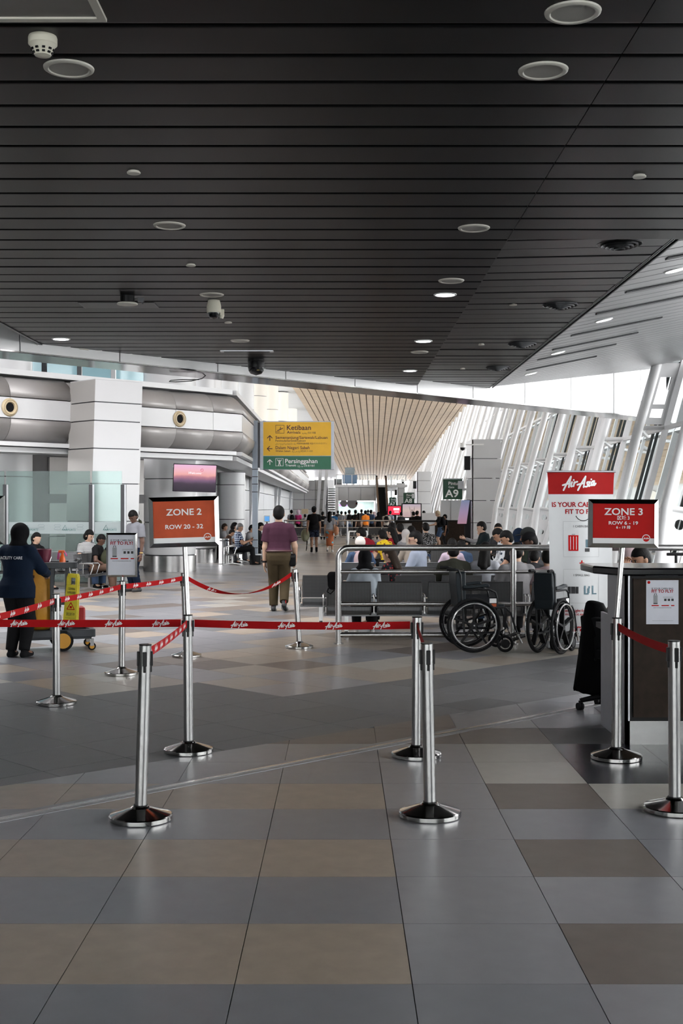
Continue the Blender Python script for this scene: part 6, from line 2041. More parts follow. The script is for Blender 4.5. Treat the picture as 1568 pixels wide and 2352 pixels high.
# ---- standing people near gate A9 and the far crowd
G = 'standing passengers far down the pier'
I = person('person with bleached hair in black tee and denim shorts leaning on the gate counter', 1011, 46.5, 1171, PI / 2 - .2, 'stand', 'light', ('tee', BLK), ('shorts', DENIM), None, ('short', HAIRBL), 1, .12, (0, .35), ('front', 'front'), True)
o = backpack(I, BLK); tag(o, 'black backpack on the bleached hair person at the gate counter', 'backpack')
person('person in black standing just behind the bleached hair one', 1024, 48.5, 1180, PI / 2, 'stand', 'mid', ('tee', BLK), ('trousers', DGREY), None, ('short', None), 2, .05, (0, .2))
far = [(669, 66, 1170, WHT, GREYC, 'short', 'white top with red straps at the far left of the crowd', False), (685, 66, 1170, MAG, BLK, 'hijab', 'magenta top and lilac head scarf', True), (700, 64, 1180, WHT, BLK, 'short', 'small figure with white backpack left of the couple', False),
       (741, 62, 1174, BLK, BLK, 'short', 'black top between the walking couple', False), (767, 66, 1175, TEAL, BLK, 'short', 'blue top right of the long haired woman', True), (784, 70, 1173, GREYC, GREYC, 'short', 'grey top at the left of the shop front', False),
       (793, 74, 1174, CREAMC, DGREY, 'short', 'cream top behind the grey one', False), (802, 66, 1170, WHT, DENIM, 'short', 'white shirt with dark straps in the crowd middle', False), (816, 64, 1170, BLK, BLK, 'short', 'black top in the crowd middle', False),
       (823, 62, 1177, DBROWN, BLK, 'long', 'long dark hair and brown top in the crowd', True), (830, 76, 1169, DGREY, DGREY, 'short', 'charcoal top behind the orange shirt', False), (839, 61, 1171, ORNG, BROWNC, 'short', 'bright orange tee', False),
       (852, 66, 1170, DENIM, BLK, 'short', 'denim blue top right of the orange tee', False), (859, 70, 1174, PINK, BLK, 'hijab', 'pale pink head scarf right of the orange tee', True), (869, 62, 1175, BLK, BLK, 'hijab', 'black robe and head scarf', True),
       (887, 62, 1173, CREAMC, BLK, 'short', 'cream sleeves and black backpack below the red screen', False), (896, 66, 1172, PALEB, DENIM, 'short', 'pale blue sleeve below the red screen', False), (921, 60, 1175, DGREY, BLK, 'short', 'charcoal top in front of the pink screen', False),
       (949, 56, 1174, BLK, BLK, 'short', 'black top by the gate counter, left one', False), (958, 55, 1172, BLK, BLK, 'short', 'black top by the gate counter, right one', False), (973, 57, 1172, BLK, BLK, 'short', 'black top beside the grey scarf at the gate counter', False),
       (979, 55, 1181, GREYC, BLK, 'hijab', 'grey head scarf at the gate counter', True), (776, 82, 1172, DGREY, DGREY, 'short', 'far figure left of the shop opening', False), (845, 80, 1170, NAVY, DGREY, 'short', 'far figure in navy inside the shop opening', False)]
for n_, (px, Y, top, sh_, tr, hr, d, fm) in enumerate(far):
    hm = LILAC if 'lilac' in d else (PINK if 'pink head' in d else (fab('grey_scarf') if 'grey head' in d else (fab('black_scarf') if hr == 'hijab' else None)))
    I = person('distant person: ' + d, px, Y, top, random.uniform(-.6, .6), 'stand', random.choice(['mid', 'light', 'brown']), ('tee', sh_), ('trousers', tr), None, (hr, hm), 3, 0., (random.uniform(-.5, .5), 0), fem=fm, group=G)
    I['t']['label'] = 'distant standing person, ' + d
    if 'backpack' in d or 'straps' in d:
        o = backpack(I, WHT if 'white backpack' in d else BLK, size=(.14, .08, .19)); tag(o, 'backpack of the distant ' + ('cream sleeved person below the red screen' if 'cream' in d else 'small figure left of the couple'), 'backpack')
        if 'straps' in d: o['label'] = 'dark backpack of the ' + ('white top person at the far left' if 'red' in d else 'white shirted person in the crowd middle')
# ================================================================== wheelchairs
VINYL = mat('black_vinyl', (.007, .012, .016), .4, bump=.15, bscale=40, spec=.25)
CHAIRF = mat('chair_frame', (.010, .011, .013), .35, .2, spec=.3)


def wheelchair(lab, loc, rz, width=.50):
    """local +X is forward"""
    t = thing('wheelchair', lab, 'wheelchair', loc, rz)
    R = .305
    for s_ in (-1, 1):
        y = s_ * (width / 2 + .03)
        b = MB(); b.torus((0, y, R), R - .016, .016, axis='Y', n=48, m=8); wl = b.build('wheel', RUBBER, t, smooth=True)
        b = MB(); b.torus((0, y, R), R - .045, .010, axis='Y', n=44, m=6); b.build('wheel_rim', CHAIRF, wl, smooth=True)
        b = MB(); b.torus((0, y + s_ * .045, R), R - .058, .008, axis='Y', n=44, m=6); b.build('push_ring', mat('bright_ring', (.78, .78, .78), .25, .9), wl, smooth=True)
        for k in range(5):
            a = 2 * PI * k / 5 + .3
            b = MB(); b.beam((0, y, R), ((R - .05) * math.cos(a), y, R + (R - .05) * math.sin(a)), .02, .055, up=(0, 1, 0)); b.build('spoke', BLACK, wl)
        b = MB(); b.cyl((0, y - .03, R), (0, y + .03, R), .035, n=16); b.build('hub', CHAIRF, wl)
        b = MB(); b.cyl((0, y + s_ * .03, R), (0, y + s_ * .036, R), .010, n=10); b.build('axle_cap', STEEL, wl)
        yi = s_ * width / 2
        # side frame
        b = MB()
        b.tube([(-.10, yi, .20), (-.12, yi, .50), (-.14, yi, .86), (-.17, yi, .92), (-.23, yi, .925)], .0125, 8)
        b.tube([(-.12, yi, .50), (.36, yi, .50), (.42, yi, .44), (.50, yi, .20)], .0125, 8)
        b.tube([(-.10, yi, .22), (.30, yi, .22), (.36, yi, .26), (.36, yi, .50)], .0125, 8)
        b.build('side_frame', CHAIRF, t, smooth=True)
        b = MB(); b.tube([(-.13, yi, .70), (.18, yi, .70), (.25, yi, .67), (.27, yi, .60), (.27, yi, .50)], .0115, 8); b.build('arm_tube', CHAIRF, t, smooth=True)
        b = MB(); b.loft([[(x, yi + dy, z) for dy, z in ((-.028, z0), (.028, z0), (.024, z0 + .035), (-.024, z0 + .035))] for x, z0 in ((-.12, .712), (.0, .715), (.14, .73), (.18, .725))]); b.build('armrest', VINYL, t, bevel=.01)
        b = MB(); b.box((.10, yi, .55), (.34, .006, .13)); sg = b.build('skirt_guard', mat('guard_panel', (.02, .021, .024), .15), t)
        b = MB(); b.box((.225, yi + s_ * .0045, .575), (.085, .003, .05)); b.build('sticker', WHITE, sg)
        b = MB(); b.box((.235, yi + s_ * .0045, .525), (.06, .003, .035)); b.build('sticker', mat('orange_sticker', (.45, .08, .02), .4), sg)
        b = MB(); b.tube([(-.20, yi, .925), (-.30, yi, .925)], .017, 8); b.build('hand_grip', RUBBER, t, smooth=True)
        # castor and foot rest
        b = MB(); b.torus((.36, yi, .095), .080, .016, axis='Y', n=28, m=8); cs = b.build('castor', RUBBER, t, smooth=True)
        b = MB(); b.cyl((.36, yi - .02, .095), (.36, yi + .02, .095), .05, n=16); b.build('castor_hub', BLACK, cs)
        b = MB(); b.tube([(.36, yi + .03, .095), (.35, yi + .03, .18), (.345, yi, .21), (.345, yi, .28)], .010, 8); b.build('fork', STEEL, cs)
        b = MB(); b.box((.53, yi - s_ * .09, .15), (.16, .15, .014), (0, -.35, 0)); b.build('foot_plate', BLACK, t, bevel=.006)
        b = MB(); b.tube([(.49, yi, .22), (.55, yi, .10)], .012, 8); b.build('leg_tube', STEEL, t)
    b = MB(); rings = []
    for z, y_ in ((.50, 1.), (.60, 1.02), (.75, 1.03), (.88, 1.), (.90, .96)):
        w = width / 2 * y_
        rings.append([(-.175 - .02 * (z > .6), -w, z), (-.175 - .02 * (z > .6), w, z), (-.085, w, z), (-.06, 0, z), (-.085, -w, z)])
    b.loft(rings); b.build('backrest', VINYL, t, bevel=.012)
    b = MB(); b.box((.13, 0, .515), (.46, width - .03, .04)); b.build('seat', VINYL, t, bevel=.015)
    for s_ in (-1, 1):
        b = MB(); b.beam((.05, -s_ * width / 2, .22), (.09, s_ * width / 2, .48), .022, .022); b.build('cross_brace', CHAIRF, t)
    return t


wheelchair('black wheelchair parked side-on in front of the railing', (fx(1084, 13.55), 13.85, 0), math.radians(4))
wheelchair('black wheelchair turned away beside the banner', (fx(1268, 13.35), 13.5, 0), math.radians(57), .22)

# ================================================================== cleaning cart, bucket, bottle, wet floor sign
CART = mat('cart_grey', (.035, .040, .046), .4)
YBAG = mat('yellow_vinyl', (.52, .24, .012), .5, var=.15, scale=5, bump=.6, bscale=9)
ct = thing('cleaning_cart', 'janitor cart with a yellow waste bag and grey frame', 'cleaning cart', (fx(120, 13.9), 13.9, 0), math.radians(18))
b = MB(); b.b2((-.42, -.22, .13), (.42, .22, .17)); b.b2((-.42, -.24, .15), (.44, -.20, .24)); b.b2((-.42, .20, .15), (.44, .24, .24)); b.b2((.40, -.24, .15), (.46, .24, .24)); b.build('base_tray', CART, ct, bevel=.01)
for x in (.18, -.02):
    for y in (-.20, .20):
        b = MB(); b.b2((x - .02, y - .02, .16), (x + .02, y + .02, .98)); b.build('upright', CART, ct)
b = MB(); b.b2((-.42, -.24, .93), (.24, .24, .965)); b.b2((-.42, -.25, .93), (.24, -.22, 1.0)); b.b2((-.42, .22, .93), (.24, .25, 1.0)); b.b2((.20, -.25, .93), (.26, .25, 1.0)); b.build('top_shelf', CART, ct, bevel=.008)
b = MB(); b.b2((-.02, -.22, .52), (.22, .22, .56)); b.build('middle_shelf', CART, ct)
rings = []
for z, s_ in ((.24, .78), (.30, .98), (.45, 1.04), (.65, 1.), (.85, .96), (.93, .97)):
    ring = []
    for k in range(32):
        a = 2 * PI * k / 32
        w = 1 + .035 * math.sin(5 * a + z * 6) + .02 * math.sin(9 * a - z * 11)
        ex = lambda c_: math.copysign(abs(c_) ** .55, c_)
        ring.append((-.20 + .20 * s_ * ex(math.cos(a)) * w, .20 * s_ * ex(math.sin(a)) * w, z))
    rings.append(ring)
b = MB(); b.loft(rings); b.build('waste_bag', YBAG, ct, smooth=True, angle=70)
for y in (-.22, .22):
    b = MB(); b.cyl((.10, y - .02, .115), (.10, y + .02, .115), .115, n=28); wh = b.build('wheel', RUBBER, ct, smooth=True)
    b = MB(); b.cyl((.10, y - .024, .115), (.10, y + .024, .115), .085, n=28); b.build('wheel_disc', mat('wheel_yellow', (.55, .26, .02), .4), wh, smooth=True)
    b = MB(); b.cyl((.42, y - .015, .045), (.42, y + .015, .045), .045, n=18); cs = b.build('castor', RUBBER, ct, smooth=True)
    b = MB(); b.cyl((.42, y - .018, .045), (.42, y + .018, .045), .028, n=14); b.build('castor_disc', mat('wheel_yellow'), cs)
    b = MB(); b.b2((.40, y - .025, .05), (.44, y + .025, .13)); b.build('fork', STEEL, cs)
b = MB(); b.tube([(.24, -.2, .96), (.30, -.2, 1.02), (.30, .2, 1.02), (.24, .2, .96)], .014, 8); b.build('handle', DARKMETAL, ct, smooth=True)
b = MB(); b.b2((.16, -.12, .25), (.36, .14, .48)); b.build('red_bin', mat('red_plastic', (.38, .012, .012), .4), ct, bevel=.02)
b = MB(); b.b2((-.02, -.10, .18), (.10, .12, .40)); b.build('white_sack', mat('white_plastic', (.6, .6, .62), .4), ct, bevel=.03)
M_ = Matrix.Rotation(math.radians(18), 3, 'Z'); cl_ = Vector(ct.location)
def on_cart(x, y, z): return cl_ + M_ @ Vector((x, y, z))
bk = thing('bucket', 'dark red plastic bucket on top of the cart', 'bucket', on_cart(-.10, -.05, .966))
b = MB(); b.lathe([(0, 0), (.070, 0), (.088, .17), (.094, .172), (.094, .18), (.084, .18), (.066, .01), (0, .01)], n=32); b.build('pail', mat('maroon_plastic', (.13, .012, .035), .35), bk, smooth=True)
b = MB(); b.tube([(.09, 0, .165), (.095, -.03, .09), (.08, -.05, .04), (.085, -.04, .02)], .004, 6); b.build('bail', STEEL, bk)
sp_ = thing('spray_bottle', 'orange spray bottle with pink trigger on the cart', 'spray bottle', on_cart(.105, -.10, .966))
b = MB(); b.lathe([(0, 0), (.036, 0), (.036, .05), (.022, .10), (.013, .125), (0, .125)], n=20); b.build('bottle', mat('orange_plastic', (.85, .14, .02), .3), sp_, smooth=True)
b = MB(); b.box((-.01, 0, .150), (.07, .022, .03)); b.cyl((0, 0, .12), (0, 0, .15), .015, n=10); b.build('spray_head', mat('orange_plastic'), sp_, bevel=.006)
b = MB(); b.beam((.02, 0, .155), (.05, 0, .10), .014, .016); b.beam((-.04, 0, .15), (-.05, 0, .06), .016, .024); b.build('trigger', mat('pink_plastic', (.80, .12, .35), .35), sp_, bevel=.004)
YS = mat('sign_yellow', (.66, .56, .03), .4)
ws = thing('wet_floor_sign', 'yellow folding floor sign reading cleaning in progress, hung on the cart', 'floor sign', (fx(160, 13.75), 13.68, 0))
w0, z0_, z1_ = .070, .30, .875
ws.rotation_euler = (0, .06, math.radians(-12))
for dy in (0, .035):
    b = MB()
    outer = [(-w0 - .012, z0_), (w0 + .006, z0_), (w0 + .002, z1_ - .03), (w0 - .02, z1_), (-w0 + .02, z1_), (-w0, z1_ - .03)]
    hw0, hz0, hz1 = .036, z1_ - .125, z1_ - .045
    n_ = len(outer)
    # body strips around the hand hole
    b.b2((-w0, dy, hz0), (-hw0, dy + .018, hz1)); b.b2((hw0, dy, hz0), (w0 - .002, dy + .018, hz1))
    b.prism([(-w0, hz1), (w0, hz1), (w0 - .015, z1_), (-w0 + .015, z1_)], (0, dy, 0), (1, 0, 0), (0, 0, 1), (0, .018, 0))
    b.prism([(-w0 - .02, z0_), (w0 + .012, z0_), (w0, hz0), (-w0, hz0)], (0, dy, 0), (1, 0, 0), (0, 0, 1), (0, .018, 0))
    b.build('board', YS, ws, bevel=.004)
put_text('CLEANING', ws, INK, 0, .695, -.002, h=.026, w=.082, bold=.015)
put_text('IN PROGRESS', ws, INK, 0, .650, -.002, h=.028, w=.098, bold=.015)
b = MB()
for k in range(3):
    a0 = PI / 2 + 2 * PI * k / 3; a1 = PI / 2 + 2 * PI * (k + 1) / 3
    b.beam((.052 * math.cos(a0), -.002, .50 + .052 * math.sin(a0)), (.052 * math.cos(a1), -.002, .50 + .052 * math.sin(a1)), .003, .008)
b.build('warning_triangle', RED, ws)
b = MB(); b.b2((-.012, -.003, .488), (.014, -.001, .512)); b.build('figure_print', RED, ws)
put_text('清洁进行中', ws, INK, 0, .405, -.002, h=.03, w=.10, bold=.01)
b = MB(); b.b2((-.06, -.002, .375), (.055, -.001, .378)); b.build('rule_print', INK, ws)
b = MB(); b.tube([(-.03, .02, z1_ - .01), (-.05, .03, z1_ + .03), (-.06, .04, z1_ + .07)], .004, 6); b.build('hook', WHITE, ws)

# ================================================================== direction sign on its post
SY = 34.85
sg_ = thing('direction_sign', 'yellow and green hanging arrivals and transit direction sign on a grey post', 'sign', (fx(586, SY), SY, 0))
k_ = SY / F
POSTM = mat('grey_blue_post', (.27, .31, .36), .4, .3)
ZB = lambda py: fz(py, SY)
XB = lambda px: (px - 586) * k_
b = MB(); b.b2((XB(579.5), -.09, .28), (XB(592), .09, ZB(966))); b.build('post', POSTM, sg_, bevel=.01)
for py in (1078, 1095, 1112, 1130, 1240, 1258):
    b = MB(); b.b2((XB(579), -.095, ZB(py) - .012), (XB(592.5), .095, ZB(py) + .012)); b.build('post_ring', DARKMETAL, sg_)
b = MB(); b.b2((XB(574), -.16, 0), (XB(599), .16, .27)); b.build('base_box', BLACK, sg_)
b = MB(); b.b2((XB(572), -.18, .27), (XB(601), .18, .30)); b.build('base_cap', SATIN, sg_)
b = MB(); b.b2((XB(597), -.10, ZB(1079)), (XB(767), .06, ZB(968))); b.build('panel_case', mat('sign_case', (.42, .45, .50), .4, .3), sg_, bevel=.01)
b = MB(); b.b2((XB(592), -.04, ZB(1074)), (XB(597), .03, ZB(971))); b.build('bracket', DARKMETAL, sg_)
GRN = mat('sign_green', (.012, .135, .065), .45); AMB = mat('sign_amber', (.84, .47, .008), .45, var=.03)
b = MB(); b.b2((XB(605), -.106, ZB(1047)), (XB(760), -.10, ZB(970))); b.build('amber_field', AMB, sg_)
b = MB(); b.b2((XB(605), -.106, ZB(1078)), (XB(760), -.10, ZB(1048))); b.build('green_field', GRN, sg_)
DKB = mat('maroon_print', (.06, .006, .012), .5); yf = -.110
def st(s, m, px0, pyb, w, h, bold=.006): put_text(s, sg_, m, XB(px0), ZB(pyb), yf, h=h * k_, w=w * k_, align='L', bold=bold)
st('Ketibaan', DKB, 659, 988, 55, 11.5, .012)
st('Arrivals', DKB, 659, 996.5, 31, 6.5, .008)
st('وصول 抵达 到着', DKB, 694, 996.5, 31, 4, .0)
st('Semenanjung/Sarawak/Labuan', DKB, 633, 1008.5, 119, 6.8, .006)
st('Peninsula/Sarawak/Labuan', DKB, 633, 1014.8, 69, 4.6, .004)
st('شبه جزيرة/سراوق/لابوان 半島/砂拉越/納閩 半島/サラワク/ラブアン', DKB, 633, 1021, 118, 3.6, 0)
st('Dalam Negeri Sabah', DKB, 633, 1032, 78, 7.2, .008)
st('Within Sabah', DKB, 633, 1038.5, 34, 4.6, .004)
st('داخل صباح 沙巴州内 サバ州内', DKB, 670, 1038.5, 48, 3.6, 0)
st('Persinggahan', WHITE, 655, 1064, 74, 10, .016)
st('Transit', WHITE, 655, 1071.5, 25, 5.5, .01)
st('العبور 过境 乗り継ぎ', WHITE, 683, 1072, 40, 4, .0)
def arrow(cx, cy, d, m):
    b = MB(); c_ = Vector((XB(cx), yf, ZB(cy))); L = 6 * k_
    D = Vector((0, 0, 1)) if d == 'u' else Vector((-1, 0, 0)); S_ = Vector((1, 0, 0)) if d == 'u' else Vector((0, 0, 1))
    b.beam(c_ - D * L, c_ + D * L * .8, .004, 1.7 * k_, up=S_)
    for s_ in (-1, 1): b.beam(c_ + D * L, c_ + S_ * (L * .95 * s_) + D * (L * .0), .004, 1.7 * k_, up=(D + S_ * s_))
    b.build('arrow_print', m, sg_)
arrow(620, 1007, 'u', DKB); arrow(620, 1031, 'l', DKB); arrow(620, 1062, 'u', WHITE)
def icon_box(x0, x1, y0, y1, m, t_=.8):
    b = MB()
    for a, c in (((x0, y0), (x1, y0 + t_)), ((x0, y1 - t_), (x1, y1)), ((x0, y0), (x0 + t_, y1)), ((x1 - t_, y0), (x1, y1))): b.b2((XB(a[0]), yf, ZB(a[1])), (XB(c[0]), yf + .003, ZB(c[1])))
    b.build('icon_frame', m, sg_)
icon_box(633, 653, 977, 996, DKB); icon_box(633, 651, 1053, 1071, WHITE)
b = MB(); b.beam((XB(637), yf, ZB(990)), (XB(650), yf, ZB(984)), .003, 1.6 * k_, up=(0, 0, 1)); b.beam((XB(643), yf, ZB(988)), (XB(645), yf, ZB(981)), .003, 1.4 * k_, up=(1, 0, 0)); b.b2((XB(634), yf, ZB(993)), (XB(643), yf + .003, ZB(992))); b.build('plane_print', DKB, sg_)
b = MB(); b.beam((XB(642), yf, ZB(1060)), (XB(642), yf, ZB(1066)), .003, 3.4 * k_, up=(1, 0, 0)); b.beam((XB(641), yf, ZB(1065)), (XB(639.5), yf, ZB(1070)), .003, 1.5 * k_, up=(1, 0, 0)); b.beam((XB(643), yf, ZB(1065)), (XB(644.5), yf, ZB(1070)), .003, 1.5 * k_, up=(1, 0, 0))
b.beam((XB(637), yf, ZB(1056)), (XB(641), yf, ZB(1061)), .003, 1.3 * k_, up=(1, 0, 1)); b.beam((XB(647), yf, ZB(1056)), (XB(643), yf, ZB(1061)), .003, 1.3 * k_, up=(1, 0, -1)); b.cyl((XB(642), yf, ZB(1058)), (XB(642), yf + .003, ZB(1058)), 1.5 * k_, n=12); b.build('traveller_print', WHITE, sg_)

# ================================================================== television on the round column
TY = 29.9
tv = thing('television', 'flat television showing a pink sunset over dark hills', 'television', (fx(447, TY), TY, fz(1098, TY)))
tv.rotation_euler = (.16, math.radians(1.5), math.radians(12))
w, h = 99 * TY / F, 64 * TY / F
b = MB(); b.box((0, 0, 0), (w, .05, h)); b.build('housing', BLACK, tv, bevel=.006)
SUN = ramp_mat('sunset_picture', [(0, (.015, .010, .022)), (.30, (.045, .028, .05)), (.42, (.16, .085, .16)), (.55, (.42, .17, .22)), (.62, (.72, .34, .32)), (.78, (.75, .40, .46)), (1, (.70, .42, .62))], 'Z', -h / 2, h / 2, .4, .40, .045, 5.)
b = MB(); b.box((0, -.027, 0), (w - .03, .004, h - .03)); scr = b.build('screen', SUN, tv)
put_text('Welcome', tv, mat('screen_text', (.85, .62, .66), emit=.3, var=0.), -.0, .10, -.031, h=.06, shear=.25)
b = MB(); b.torus((w * .16, -.031, h * .30), .032, .006, axis='Y', n=8, m=6); b.build('screen_mark', mat('screen_red', (.5, .1, .15), emit=.2, var=0.), tv)
b = MB(); b.tube([(0, .03, .1), (-.2, .35, .15), (-.45, .83, .15)], .04, 8); b.build('wall_bracket', SATIN, tv)

# ================================================================== litter bin, glass screen
bi = thing('litter_bin', 'round brushed steel litter bin beside the bench', 'litter bin', (fx(514, 34.9), 34.95, 0))
b = MB(); b.cyl((0, 0, .02), (0, 0, .66), .155, n=32); b.build('drum', STEEL, bi, smooth=True)
b = MB(); b.cyl((0, 0, .66), (0, 0, .70), .145, n=32); b.build('dark_band', BLACK, bi, smooth=True)
b = MB(); b.lathe([(.155, .70), (.155, .73), (.13, .745), (.09, .745)], n=32); b.build('top_ring', STEEL, bi, smooth=True)
b = MB(); b.cyl((0, 0, 0), (0, 0, .02), .15, n=32); b.build('foot', BLACK, bi)
GY = 25.75
gs = thing('glass_screen', 'tall glass screen with a frosted band behind the seated people', 'glass screen', (0, GY, 0))
GG = glass_mat('screen_glass', (.66, .76, .74), .10, .04)
FROST = glass_mat('frosted_band', (.50, .57, .57), .6, .3)
ztop = fz(1082, GY)
edges = [-180, 12, 209, 282]
for pa, pb in zip(edges[:-1], edges[1:]):
    b = MB(); b.b2((fx(pa, GY) + .02, -.006, .05), (fx(pb, GY) - .02, .006, ztop)); pn = b.build('pane', GG, gs)
    b = MB(); b.b2((fx(pa, GY) + .02, -.009, fz(1226, GY)), (fx(pb, GY) - .02, -.0075, fz(1199, GY))); b.build('frosted_band', FROST, pn)
for px in edges[1:]:
    b = MB(); b.b2((fx(px, GY) - .04, -.04, 0), (fx(px, GY) + .04, .04, fz(1113, GY))); b.build('post', DARKMETAL, gs)
    b = MB(); b.b2((fx(px, GY) + .04, -.05, 0), (fx(px, GY) + .075, .03, fz(1113, GY))); b.build('post_trim', SATIN, gs)
DEC = mat('decal_teal', (.05, .14, .13), .5); DECG = mat('decal_grey', (.22, .27, .27), .5)
def decal(px):
    put_text('AIRPORTS', gs, DEC, fx(px, GY), fz(1219, GY), -.012, h=.045, w=.26, bold=.01, shear=.2)
    put_text('MALAYSIA', gs, DECG, fx(px + 2, GY), fz(1213, GY), -.012, h=.022, w=.22)
    b = MB(); b.tube([(fx(px - 17, GY), -.012, fz(1218, GY)), (fx(px - 10, GY), -.012, fz(1206, GY)), (fx(px - 6, GY), -.012, fz(1217, GY)), (fx(px - 17, GY), -.012, fz(1217, GY))], .006, 5); b.build('crest_print', DEC, gs)
for px in (74, 160, 254): decal(px)
for px in (95, 132, 184):
    for dz in (1207, 1214):
        z = fz(dz, GY); b = MB(); pts = [(-.07, 0), (-.05, .022), (.05, .022), (.07, 0), (.05, -.022), (-.05, -.022)]
        b.tube([(fx(px, GY) + x, -.012, z + y) for x, y in pts], .004, 5, closed=True); b.build('hexagon_print', DECG, gs)

# ================================================================== gates along the right side
def gate_sign(px0, px1, py0, py1, Y, txt, lab):
    t = thing('gate_sign', lab, 'sign', (fx((px0 + px1) / 2, Y), Y, fz((py0 + py1) / 2, Y)))
    w, h = (px1 - px0) * Y / F, (py1 - py0) * Y / F
    b = MB(); b.box((0, 0, 0), (w, .12, h)); b.build('board', mat('gate_green', (.012, .06, .032), .4), t)
    put_text('Pintu', t, WHITE, -w * .22, h * .22, -.064, h=h * .17, align='L', bold=.012)
    put_text('Gate', t, WHITE, -w * .22, h * .06, -.064, h=h * .11, align='L', bold=.012)
    put_text(txt, t, WHITE, -w * .05, -h * .38, -.064, h=h * .38, w=w * .70, bold=.02)
    b = MB(); b.box((w * .42, -.05, h * .22), (w * .30, .14, h * .40)); b.build('speaker_box', SATIN, t)
    b = MB(); b.box((0, .02, h * .5 + .02), (w * 1.05, .16, .05)); b.build('hood', SATIN, t)
    b = MB(); b.beam((w * .5, .02, 0), (w * .5 + 1.0, .02, 0), .1, .1); b.build('bracket', SATIN, t)
    return t
gate_sign(1017, 1061, 1101, 1147, 52, 'A9', 'dark green gate sign reading A9')
gate_sign(926, 951, 1132, 1158, 90, 'A8', 'dark green gate sign reading A8, farther than A9')
gate_sign(893, 910, 1143, 1164, 124, 'A7', 'small dark green gate sign reading A7, the farthest')
def pod(px0, px1, pyt, Y, lab):
    x0, x1 = fx(px0, Y), fx(px1, Y); zt_ = fz(pyt, Y)
    w = (x1 - x0) / 2
    b = MB(); b.b2((-w + .05, .05, 0), (w - .05, 2.0, zt_ - .05)); o = struct(b.build('trim_gate_portal', DARKMETAL, loc=((x0 + x1) / 2, Y, 0)), lab)
    cuts = [0, 1.05, 1.9, 2.75, 3.5, zt_]
    for a, c in zip(cuts[:-1], cuts[1:]):
        if c <= a: continue
        b = MB(); b.b2((-w, 0, a + .012), (w, .06, min(c, zt_) - .012)); b.build('front_panel', WHITEP, o)
        b = MB(); b.b2((-w - .02, .0, a + .012), (-w + .04, 2.0, min(c, zt_) - .012)); b.build('side_panel', GREYP, o)
    b = MB(); b.b2((-w - .02, 0, zt_ - .01), (w, 2.0, zt_ + .02)); b.build('cap', WHITEP, o)
    b = MB(); b.b2((-w - .28, .1, zt_ - 1.15), (-w - .06, .35, zt_ - .62)); b.build('wall_monitor', BLACK, o)
    return o
pod(1084, 1150, 1010, 46.5, 'white panelled gate portal beside gate A9')
pod(958, 990, 1084, 84, 'white panelled gate portal beside gate A8')
pod(913, 930, 1110, 118, 'white panelled gate portal beside gate A7')
# white cabinet under gate A9
gc = thing('white_cabinet', 'white cabinet wall below the gate A9 sign', 'cabinet', (fx(1037, 52), 52.4, 0))
b = MB(); b.b2((-.42, 0, .0), (.44, .5, fz(1149, 52))); b.build('body', WHITEP, gc)
b = MB(); b.b2((-.005, -.01, .02), (.005, 0, fz(1150, 52))); b.build('door_gap', DARKMETAL, gc)
# tilted information totem
to = thing('information_totem', 'tall information screen glowing pink beside the white cabinet', 'display screen', (fx(1072, 47), 47, 0))
b = MB(); b.b2((-.08, -.05, 0), (.28, .25, fz(1148, 47))); b.build('housing', BLACK, to)
b = MB(); b.prism([(-.38, fz(1203, 47)), (-.03, fz(1203, 47)), (.10, fz(1149, 47)), (-.22, fz(1149, 47))], (0, -.12, 0), (1, 0, 0), (0, 0, 1), (0, .04, 0))
b.build('screen', ramp_mat('totem_picture', [(0, (.34, .18, .24)), (.5, (.28, .20, .32)), (1, (.16, .19, .30))], 'Z', fz(1203, 47), fz(1149, 47), .3, .35), to)
# gate counter of dark wood
gct = thing('gate_counter', 'long dark wood gate counter with a pale notice', 'counter', (fx(990, 50), 50, 0))
w_ = (1073 - 910) * 50 / F
b = MB(); b.b2((-w_ / 2, 0, 0), (w_ / 2, .7, fz(1198, 50))); b.build('body', WOODD, gct)
b = MB(); b.b2((-w_ / 2 - .05, -.06, fz(1198, 50)), (w_ / 2 + .05, .75, fz(1195, 50))); b.build('worktop', BLACK, gct)
b = MB(); b.b2((-1.35, -.03, fz(1220, 50)), (-.80, -.005, fz(1202, 50))); nn_ = b.build('notice', mat('notice_grey', (.42, .42, .43), .5), gct)
b = MB(); b.b2((-1.30, -.035, fz(1210, 50)), (-1.15, -.03, fz(1206, 50))); b.build('print', INK, nn_)
b = MB(); b.b2((-.35, -.02, fz(1240, 50)), (.15, -.002, fz(1199, 50))); b.build('grey_panel', SATIN, gct)
ps = tag(MB().b2((-.30, 0, 0), (.30, .02, .30)).build('counter_notice', WHITE, loc=(fx(986, 50), 50.2, fz(1195, 50))), 'white notice standing on the dark gate counter', 'notice')
